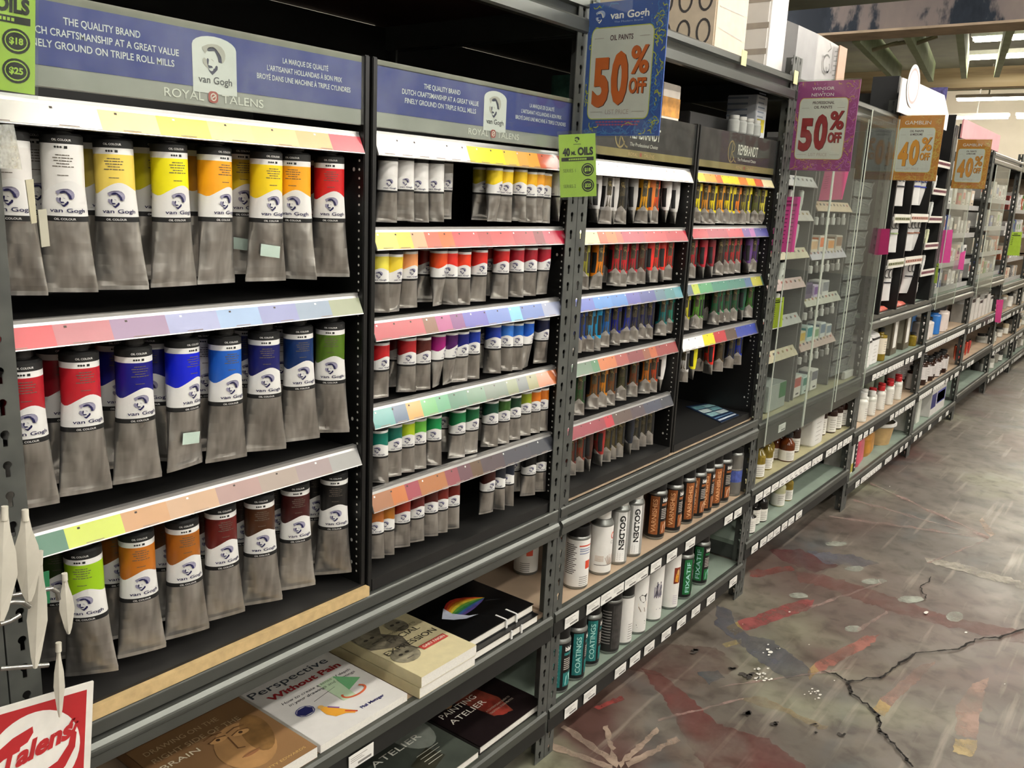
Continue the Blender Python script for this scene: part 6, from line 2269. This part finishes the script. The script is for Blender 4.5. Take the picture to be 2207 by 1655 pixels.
for i, (x, s) in enumerate(((3.86, 'nearer'), (4.20, 'farther'))):
    t = thing('paint_pouch', 'red and white flat pouch on the shelf under the black grid, ' + s, 'pouch', (x, .06, .9325), 0, 'red pouches under the black grid')
    MB().rings([[(a * .12 * q, b * .055 * q, z) for a, b in ((-1, -1), (0, -1.05), (1, -1), (1.03, 0), (1, 1), (0, 1.05), (-1, 1), (-1.03, 0))] for q, z in ((1, 0), (1.02, .006), (.8, .018), (.3, .022))], M('#b85a4c', .4, noise=.5, scale=30)).build('pouch_body', t)

# lower shelves of the fourth rack
Z = .6628
for i, (x, y, s) in enumerate(((3.80, .075, 'front, nearest the third post'), (3.97, .085, 'front, second from the post'), (3.86, .22, 'back row, nearest the post'), (4.03, .23, 'back row, second'))):
    jug('white jug with white cap and black band, ' + s, Vector((x, y, Z)), .125, .11, .19, M('#dedcd8', .4, noise=.03), CAPW, 'white jugs with black bands', CAPB)
bottle('varnish_bottle', 'white labelled golden bottle beside the white jugs, in front', Vector((4.11, .05, Z)), .032, .165, OLIVEG, CAPB, M('#dcd2bd', .5), lab0=.22, lab1=.7, sh=.74, group='golden bottles beside the jugs', capr=.5)
bottle('varnish_bottle', 'white labelled golden bottle beside the white jugs, behind', Vector((4.14, .16, Z)), .040, .185, OLIVEG, CAPB, M('#dcd2bd', .5), lab0=.2, lab1=.7, sh=.74, group='golden bottles beside the jugs', capr=.5)
tin = M('#5f5748', .4, .3, .15, 12)
for i, x in enumerate((4.36, 4.62)):
    def dd(mb, a, b):
        mb.rect(-.03, b[2] * .16, .03, b[2] * .80, lambda u, v: (u, a[1] - .0006, v), LABW)
        mb.rect(-.045, b[2] * .16, .045, b[2] * .80, lambda u, v: (a[0] - .0006, -u, v), M('#8a8474', .5))
    q = box_item('solvent_tin', 'tall square metal solvent tin with white label, %s of two' % ('nearer', 'farther')[i], (x - .06, .04, Z), (x + .06, .15, Z + .225), tin, 'tin', 'tall solvent tins', dd)
    MB().lathe([(.016, .225), (.016, .245)], CAPW, 12, (0, 0, 0)).build('cap', q)
bottle('varnish_bottle', 'small amber jar by the tall tins on the shelf edge', Vector((4.78, .05, Z)), .026, .075, OLIVEG, CAPB, None, sh=.7, group='golden bottles beside the jugs', capr=.8)
Z = .3808
gg = 'gesso and medium bottles below the jugs'
names = ('first', 'second', 'third', 'fourth', 'fifth', 'sixth', 'seventh', 'eighth', 'ninth', 'tenth', 'eleventh', 'twelfth')
for i in range(12):
    x = 3.76 + .085 * (i % 12)
    small = i < 4
    red = i >= 5
    bottle('medium_bottle', 'white bottle with %s cap, %s of the front row below the jugs' % ('red' if red else 'white', ORD[i]), Vector((x, .05 + .02 * (i % 2), Z)), .030 if small else .026, .145 if small else .125, M(('#d2cfc6', '#c9c8bd', '#d4d2c8')[i % 3], .35), CAPR if red else CAPW, LABW, neck=.6, cap_h=.18, sh=.66,
           lab0=.06, lab1=.58, group=gg, capr=.72, n=14)
for i in range(9):
    x = 3.80 + .105 * i
    bottle('medium_bottle', 'clear bottle with %s cap, %s of the back row below the jugs' % ('red' if i > 3 else 'white', ORD[i]), Vector((x, .16 + .03 * (i % 2), Z)), .030, .175, M(('#9aa393', '#a9a593', '#8f9a8c')[i % 3], .2), CAPR if i > 3 else CAPW, LABW if i % 2 else None, neck=.6, cap_h=.15, sh=.66, lab0=.06, lab1=.5, group=gg, capr=.62, n=14)
Z = .1338


def dd(mb, a, b):
    fn = lambda u, v: (u, a[1] - .0006, v)
    f2 = lambda u, v: (a[0] - .0006, -u, v)
    for k in range(6):
        mb.rect(a[0] * .7, b[2] * (.30 + .10 * k), b[0] * (.2 + .1 * (k % 3)), b[2] * (.30 + .10 * k) + .008, fn, M('#8a8894', .6))
    mb.rect(a[0] * .5, b[2] * .78, 0, b[2] * .88, fn, INK)
    mb.rect(-.01, b[2] * .05, b[0] * .95, b[2] * .26, fn, M('#a59a34', .5, noise=.3, scale=60))


box_item('powder_bag', 'white printed carton with olive corner at the near end of the low shelf', (3.71, .03, Z), (3.85, .13, Z + .205), M('#d6d3cc', .5), 'carton', None, dd)
box_item('binder_box', 'narrow black box with white dashes beside the white carton', (3.862, .03, Z), (3.895, .16, Z + .19), CAPB, 'box', None, lambda mb, a, b: [mb.rect(-.008, b[2] * (.1 + .12 * k), .008, b[2] * (.1 + .12 * k) + .008, lambda u, v: (u, a[1] - .0006, v), LABW) for k in range(7)])


def sack(label, x, y, w_, d_, h, m, z):
    t = thing('pigment_sack', label, 'bag', (x, y, z), .1)
    rs_ = []
    q = random.Random(len(label))
    for zz, f in ((0, .92), (.02, 1), (h * .5, 1.04), (h * .8, .92), (h * .93, .55), (h, .75)):
        rs_.append([(w_ / 2 * f * math.copysign(abs(math.sin(2 * PI * k / 16)) ** .6, math.sin(2 * PI * k / 16)) * q.uniform(.95, 1.05), -d_ / 2 * f * math.copysign(abs(math.cos(2 * PI * k / 16)) ** .6, math.cos(2 * PI * k / 16)) * q.uniform(.94, 1.06), zz) for k in range(16)])
    MB().rings(rs_, m).build('bag_body', t)
    return t


sack('bright pink plastic bag of powder beside the black box', 4.02, .10, .20, .12, .21, M('#cc5468', .35, noise=.25, scale=14), Z)
sack('ochre orange plastic bag slumped between the pink bag and the pail', 4.26, .12, .20, .13, .185, M('#bd8438', .4, noise=.25, scale=14), Z)
t = thing('plastic_pail', 'open white rimmed plastic pail with tan label on the low shelf', 'pail', (4.55, .125, Z), 0)
MB().lathe([(.085, 0), (.10, .10), (.112, .108), (.112, .125), (.104, .125), (.095, .10), (.08, .01)], [M('#b99a6a', .5, noise=.15, scale=20), CAPW, CAPW, CAPW, M('#8f8a74', .5), M('#8f8a74', .5)], 28, cap1=True).build('pail_body', t)
box_item('grey_carton', 'grey carton standing behind the pail on the low shelf', (4.42, .30, Z), (4.58, .42, Z + .17), M('#8f8d8a', .5), 'carton')
box_item('clear_stand', 'white framed stand behind the pail near the fourth post', (4.64, .26, Z), (4.80, .40, Z + .20), M('#b9b6b0', .4), 'stand')

# fifth rack
Z = .6758
g5 = 'mixed bottles on the fifth rack'
for i, (x, y, r, h, m, cp, s) in enumerate(((5.02, .06, .050, .125, M('#d2c9c2', .45), M('#b9a99c', .4), 'pale pink canister nearest the fourth post'), (5.13, .06, .045, .120, M('#d0c6be', .45), CAPB, 'pale canister second from the fourth post'),
                                            (5.10, .20, .055, .18, M('#c9c5bd', .45), AMBERD, 'tall pale bottle with brown cap behind the canisters'), (5.32, .068, .050, .155, M('#2f6fb8', .3), CAPB, 'bright blue bottle in the middle of the shelf'),
                                            (5.25, .19, .05, .16, M('#4a7fc0', .3), CAPB, 'second blue bottle half behind the bright blue one'), (5.50, .07, .055, .155, M('#d2c4bc', .45), CAPB, 'pale canister with black cap right of the blue bottle'),
                                            (5.62, .08, .050, .150, M('#d0c2ba', .45), AMBERD, 'pale canister with brown cap near the fifth post'), (5.45, .22, .06, .20, M('#c9c6c0', .45), CAPB, 'tall white bottle at the back of the shelf'),
                                            (5.75, .20, .05, .19, M('#c4c2be', .45), CAPB, 'tall white bottle at the back by the fifth post'), (4.96, .18, .05, .18, M('#8a92b0', .4), CAPB, 'bluish bottle at the back by the fourth post'))):
    bottle('paint_bottle', s, Vector((x, y, Z)), r, h, m, cp, LABW if i in (2, 7, 8) else None, neck=.62, cap_h=.14, sh=.72, group=g5, n=16)
Z = .3858
for i in range(10):
    x = 4.95 + .093 * i
    bottle('dark_bottle', 'dark bottle with big white label, %s of the front row on the fifth rack' % ORD[i], Vector((x, .05 + .01 * (i % 2), Z)), .036, .165 if 0 < i < 4 else .14, AMBERD, CAPB, M('#cdc7c4', .5), neck=.5, cap_h=.15, sh=.7, lab0=.22 if i % 3 else .04, lab1=.68, group='dark bottles on the fifth rack', n=14, capr=.6)
for i in range(6):
    bottle('dark_bottle', 'dark bottle with big white label, %s of the back row on the fifth rack' % ORD[i], Vector((5.0 + .13 * i, .17, Z)), .040, .195, AMBERD, CAPB, M('#cdc7c4', .5), neck=.5, cap_h=.15, sh=.7, lab0=.1, lab1=.6, group='dark bottles on the fifth rack', n=14, capr=.6)
Z = .1338
bottle('dark_bottle', 'black can with white side at the near end of the low shelf', Vector((5.0, .09, Z)), .05, .17, CAPB, CAPB, None, group=None, n=14, neck=.9)
box_item('white_stand', 'thin white upright board by the fourth post on the low shelf', (4.92, .03, Z), (4.935, .20, Z + .19), M('#d0cec8', .5), 'board')
box_item('slim_carton', 'slim white carton standing next to the black can', (5.17, .04, Z), (5.25, .11, Z + .175), M('#cfd0c6', .5), 'carton')


def dd(mb, a, b):
    fn = lambda u, v: (u, a[1] - .0006, v)
    mb.rect(a[0] * .96, b[2] * .25, -.07, b[2] * .72, fn, M('#1d2266', .5))
    mb.rect(-.05, b[2] * .30, b[0] * .93, b[2] * .72, fn, M('#4a4f96', .5))
    mb.rect(-.04, b[2] * .34, b[0] * .86, b[2] * .66, fn, M('#7d7fae', .5, noise=.3, scale=90))


box_item('blue_label_box', 'white box with a big dark blue label at the far end of the low shelf', (5.42, .02, Z), (5.84, .20, Z + .20), M('#cfccc6', .5), 'box', None, dd)
# hanging stock and trays on the upper part of the fifth to eighth racks
t = thing('pink_header', 'pale pink header board over the fifth rack', 'header board', (5.5, -.015, 1.80), 0)
MB().box((-.58, -.004, 0), (.58, .004, .10), M('#d99a9e', .6, noise=.08, scale=6)).build('board', t)
for x in (-.5, .3):
    MB().box((x, .004, .0), (x + .01, .03, .08), STEELD).build('bracket', t)
PAL = ('#d8d6d2', '#c9c7c2', '#a9a6a0', '#b7b2a4', '#6f8f4c', '#a4453c', '#4a5a94', '#c9b7a2', '#8a8784', '#d9c7b4', '#3c3b3a', '#b05a3a')


def stocked(k, zs, seed, depth, cat='packet', light=True):
    q = random.Random(seed)
    for zi, (z, hh) in enumerate(zs):
        tr = thing('stock_tray', 'grey tray shelf %s from the bottom on the %s rack' % (ORD[zi], ORD[k]), 'tray', (k * W + .61, .17, z), 0, 'grey trays on the far racks')
        MB().box((-.55, -.13, 0), (.55, .20, .006), RAILG).box((-.55, -.136, -.018), (.55, -.130, .012), RAILG).build('tray_body', tr)
        n = q.randint(8, 11)
        for j in range(n):
            x = k * W + .08 + 1.06 * j / n
            w_ = 1.06 / n * q.uniform(.5, .85)
            h = hh * q.uniform(.55, .9)
            c = q.choice(PAL[:4] if q.random() < .55 else PAL)

            def dd(mb, a, b):
                mb.rect(a[0] * .7, b[2] * .4, b[0] * .7, b[2] * .8, lambda u, v: (u, a[1] - .0006, v), M(q.choice(PAL), .5))
                mb.rect(a[0] * .7, b[2] * .15, b[0] * .3, b[2] * .22, lambda u, v: (u, a[1] - .0006, v), M('#57534e', .5))
            box_item('paint_packet', 'small packet, %s from the near end of tray %s on the %s rack' % (ORD[j], ('one', 'two', 'three', 'four', 'five')[zi], ORD[k]), (x, .06, z + .007), (x + w_, .06 + q.uniform(.04, .12), z + .007 + h), M(c, .45), cat, 'packets on the far racks', dd)


stocked(4, ((.952, .12), (1.10, .13), (1.27, .13), (1.44, .13), (1.60, .12)), 21, .2)
stocked(5, ((.972, .13), (1.13, .14), (1.31, .14), (1.50, .14)), 22, .2)
stocked(6, ((.882, .13), (1.05, .14), (1.24, .14), (1.44, .16)), 23, .2)
# sixth rack and beyond: low shelves
for i in range(7):
    x = 6.2 + .15 * i
    box_item('white_carton', 'white carton with dark lid, %s along the second shelf of the sixth rack' % ORD[i], (x, .03, .6608), (x + .11, .13, .6608 + .13 + .03 * (i % 3)), M('#c9c5be', .5), 'carton', 'white cartons on the sixth rack', lambda mb, a, b: mb.rect(a[0], b[2] * .82, b[0], b[2] * .98, lambda u, v: (u, a[1] - .0006, v), CAPB))
for i in range(9):
    slim_tube('red tube lying in the low heap on the sixth rack, %s along' % ORD[i], 6.18 + .055 * i, .05 + .02 * (i % 2), .4010, .10, M(('#b8402f', '#c25a3a', '#a83a34')[i % 3], .4), 'red tubes on the sixth rack')
for k, zz in ((6, (.621, .361, .134)), (7, (.621, .361, .134))):
    for si, z in enumerate(zz):
        q = random.Random(k * 10 + si)
        for i in range(9):
            x = k * W + .09 + .125 * i
            if q.random() < .25:
                continue
            r = q.uniform(.028, .042)
            bottle('paint_jar', 'small jar, %s along shelf %s of the %s rack' % (ORD[i], ('three', 'two', 'one')[si], ORD[k]), Vector((x, .06 + q.uniform(0, .05), z)), r, q.uniform(.08, .15), M(q.choice(('#c9c5bd', '#8f8a80', '#a9a79c', '#2b2a28', '#b9a98c')), .4), q.choice((CAPB, CAPW, CAPB, M('#6a6a66', .4))), LABW if q.random() < .5 else None, neck=.7, cap_h=.18, sh=.72, group='jars on the far racks', n=12, capr=.8)
for i, z in enumerate((.862, 1.08, 1.30, 1.52)):
    box_item('stock_bin', 'tan boarded stock bin at the far end, %s up' % ORD[i], (8.62, .03, z), (9.7, .40, z + .205), M(('#a08a72', '#b59f86', '#8f7c66', '#a8947c')[i], .6, noise=.3, scale=8), 'bin', 'tan bins at the far end')

# ------------------------------------------------------------------ things on top of the racks and displays
ZTOP = 1.8008
XA = 1.885
RINGS = M('#4d4a4a', .5)


def dd(mb, a, b):
    f2 = lambda u, v: (a[0] - .0006, -u, v)
    for j in range(4):
        for k in range(3):
            mb.ring2(b[1] - .030 - .062 * k if False else (-a[1]) - .035 - .060 * k, .050 + .085 * j, .022, .034, .0065, f2, RINGS, 18)
    for k in range(7):
        mb.rect(a[1] * .1 - .10 if False else -b[1] + .03, .04 + .05 * k, -b[1] + .14 + .02 * (k % 3), .045 + .05 * k, f2, M('#c9b195', .7))
    fn = lambda u, v: (u, a[1] - .0006, v)
    for k in range(6):
        mb.line2([(a[0] + .02, .06 + .055 * k), (b[0] - .03, .05 + .056 * k + .01 * (k % 2))], .003, fn, M('#c4beb8', .6))


box_item('canvas_carton', 'cream carton printed with rows of dark rings on top of the second rack', (XA, .03, ZTOP), (XA + .205, .56, ZTOP + .36), M('#dccbb4', .5, noise=.05), 'carton', None, dd, bev=.004)


def dd(mb, a, b):
    f2 = lambda u, v: (a[0] - .0006, -u, v)
    for j in range(5):
        mb.rect(-b[1] + .005, .045 + .075 * j, -a[1] - .002, .062 + .075 * j, f2, M('#a39a90', .6))


box_item('canvas_pack', 'tall white wrapped pack with grey bands on top beside the ring carton', (2.265, .035, ZTOP), (2.405, .40, ZTOP + .40), M('#dddad6', .35, noise=.05, scale=10), 'pack', None, dd, bev=.006)
for i, x in enumerate((1.99, 2.40)):
    q = [Vector((x, -.0075, 1.815)), Vector((x + .035, -.0075, 1.815)), Vector((x + .035, -.0075, 1.775)), Vector((x, -.0075, 1.775))]
    card('yellow_slip', 'small pale yellow slip on the top beam, %s of two' % ('nearer', 'farther')[i], 'paper slip', q, M('#d9d29a', .5), None, .001, 'yellow slips on the top beam')
# grey shopping bag lying on the third rack
t = thing('paper_bag', 'glossy grey bag with a dark swirl letter on top of the third rack', 'bag', (2.74, .12, ZTOP), 0)
MB().rings([[(a * .25, b * .06 - .03, z) for a, b in ((-1, -1), (-.3, -1.1), (.4, -1), (1, -.9), (1, .9), (.3, 1.1), (-.4, 1), (-1, .9))] if z < .17 else [(a * .25, b * .012 - .02, z) for a, b in ((-1, -1), (-.3, -1.1), (.4, -1), (1, -.9), (1, .9), (.3, 1.1), (-.4, 1), (-1, .9))] for z in (0, .08, .165, .19)],
           M('#a9a8a9', .25, .1, .08, 12), False).build('bag_body', t)
lg = MB()
fb = lambda u, v: (u, -.0985 + .0 * v, v)
ink = M('#4a4848', .5)
lg.ring2(.03, .085, .040, .032, .007, fb, ink, 22, 50, 330)
lg.ring2(.045, .075, .020, .018, .005, fb, ink, 16, -180, 60)
lg.line2([(.03, .125), (.06, .14), (.04, .155)], .004, fb, ink)
for k in range(7):
    lg.line2([(.10, .04 + .016 * k), (.128, .044 + .016 * k), (.125, .052 + .016 * k)], .004, fb, ink)
lg.build('logo', t)
MB().box((.15, -.098, .005), (.235, -.094, .165), M('#b7937c', .4)).build('tan_panel', t)
# objects on the display tops of the second rack
f = lambda a, b, c_, d: [at(a, b, y=.13), at(c_, b - 3, y=.13), at(c_, d, y=.13), at(a, d, y=.13)]


def pic_green(mb, fn):
    g = lambda u, v: fn(u, v, .0004)
    q = random.Random(5)
    for _ in range(26):
        mb.disc(q.uniform(.1, .9), q.uniform(.1, .75), q.uniform(.05, .13), q.uniform(.05, .12), lambda u, v: fn(min(1, max(0, u)), min(1, max(0, v)), .0004 + q.random() * .0006), M(q.choice(('#3f6a52', '#5a8468', '#2f5a6a', '#7a9a70')), .5), 8)
    mb.rect(.75, .2, 1, 1, g, M('#2a4a86', .5))


box_item('picture_card', 'green and blue printed carton on top of the near gold edged display', (1.46, .10, 1.603), (1.70, .26, 1.69), M('#4f7a62', .5, noise=.5, scale=30), 'carton', None)
box_item('picture_card', 'white and orange printed carton on top of the near gold edged display', (1.715, .08, 1.603), (1.815, .22, 1.70), M('#d9cfc2', .5), 'carton', None, lambda mb, a, b: (mb.rect(a[0], .012, b[0], .062, lambda u, v: (u, a[1] - .0006, v), M('#c48a3a', .5, noise=.3, scale=40)), mb.rect(-.07, .012, .07, .062, lambda u, v: (a[0] - .0006, -u, v), M('#c48a3a', .5, noise=.3, scale=40))))
box_item('black_carton', 'flat black carton on top of the far gold edged display', (1.90, .09, 1.603), (2.30, .36, 1.645), M('#181818', .4), 'carton')


def dd(mb, a, b):
    fn = lambda u, v: (u, a[1] - .0006, v)
    f2 = lambda u, v: (a[0] - .0006, -u, v)
    mb.rect(-.03, .02, .03, .06, fn, M('#d2c23c', .5))
    for k in range(6):
        mb.rect(a[0] * .8, .065 + .014 * k, b[0] * (.3 + .1 * (k % 3)), .069 + .014 * k, fn, M('#8a94a4', .6))
        mb.rect(-.05, .03 + .018 * k, .02, .036 + .018 * k, f2, M('#8a94a4', .6))


box_item('white_packet', 'white packet with yellow mark standing on the far gold edged display', (2.315, .07, 1.603), (2.40, .17, 1.735), M('#cfd2d6', .45), 'packet', None, dd)
for k in range(4):
    t = thing('glass_jar', 'small glass jar on top of the far gold edged display, %s along' % ORD[k], 'jar', (2.12 + .055 * k, .055, 1.603), 0, 'glass jars on the display')
    MB().lathe([(.016, 0), (.018, .004), (.018, .034), (.014, .040)], M('#9a9c98', .15), 12).build('jar_body', t)
    MB().lathe([(.0155, .040), (.0155, .050)], M('#b9b9b4', .3, .5), 12).build('lid', t)
# flat blue brochure on the empty floor of the far gold edged display
c = [at(1478, 876, z=.697), at(1530, 868, z=.697), at(1632, 902, z=.697), at(1590, 918, z=.697)]


def broch(mb, fn):
    g = lambda u, v: fn(u, v, .0005)
    for k in range(3):
        for j in range(2):
            mb.rect(.08 + .45 * j, .30 + .22 * k, .50 + .45 * j, .48 + .22 * k, g, M(('#7fa3a8', '#a9b9ba', '#5f8a92')[(k + j) % 3], .5, noise=.2, scale=60))
    mb.rect(.05, .06, .95, .12, g, M('#b9c4d0', .5))
    mb.rect(.05, .18, .95, .22, g, M('#5a7a9a', .5))


pts = [Vector((p.x, max(.03, p.y), .6975)) for p in c]
card('brochure', 'dark blue printed brochure lying on the empty floor of the far display', 'brochure', [pts[0], pts[1], pts[2], pts[3]], M('#1c2c48', .35), broch, .0015)
# the violet pattern sign behind the white header
card('sale_sign', 'violet patterned sign half hidden behind the white pointed header', 'sign', [(4.80, .20, 2.05), (4.80, .06, 2.05), (4.80, .06, 1.80), (4.80, .20, 1.80)], M('#5d5890', .5, noise=.5, scale=60), None, .003)
# stock on top of the first rack, seen over the beam
box_item('top_carton', 'white carton on top of the first rack above the nearest post', (.86, .10, ZTOP), (1.17, .40, ZTOP + .25), M('#cfcdc8', .5), 'carton')
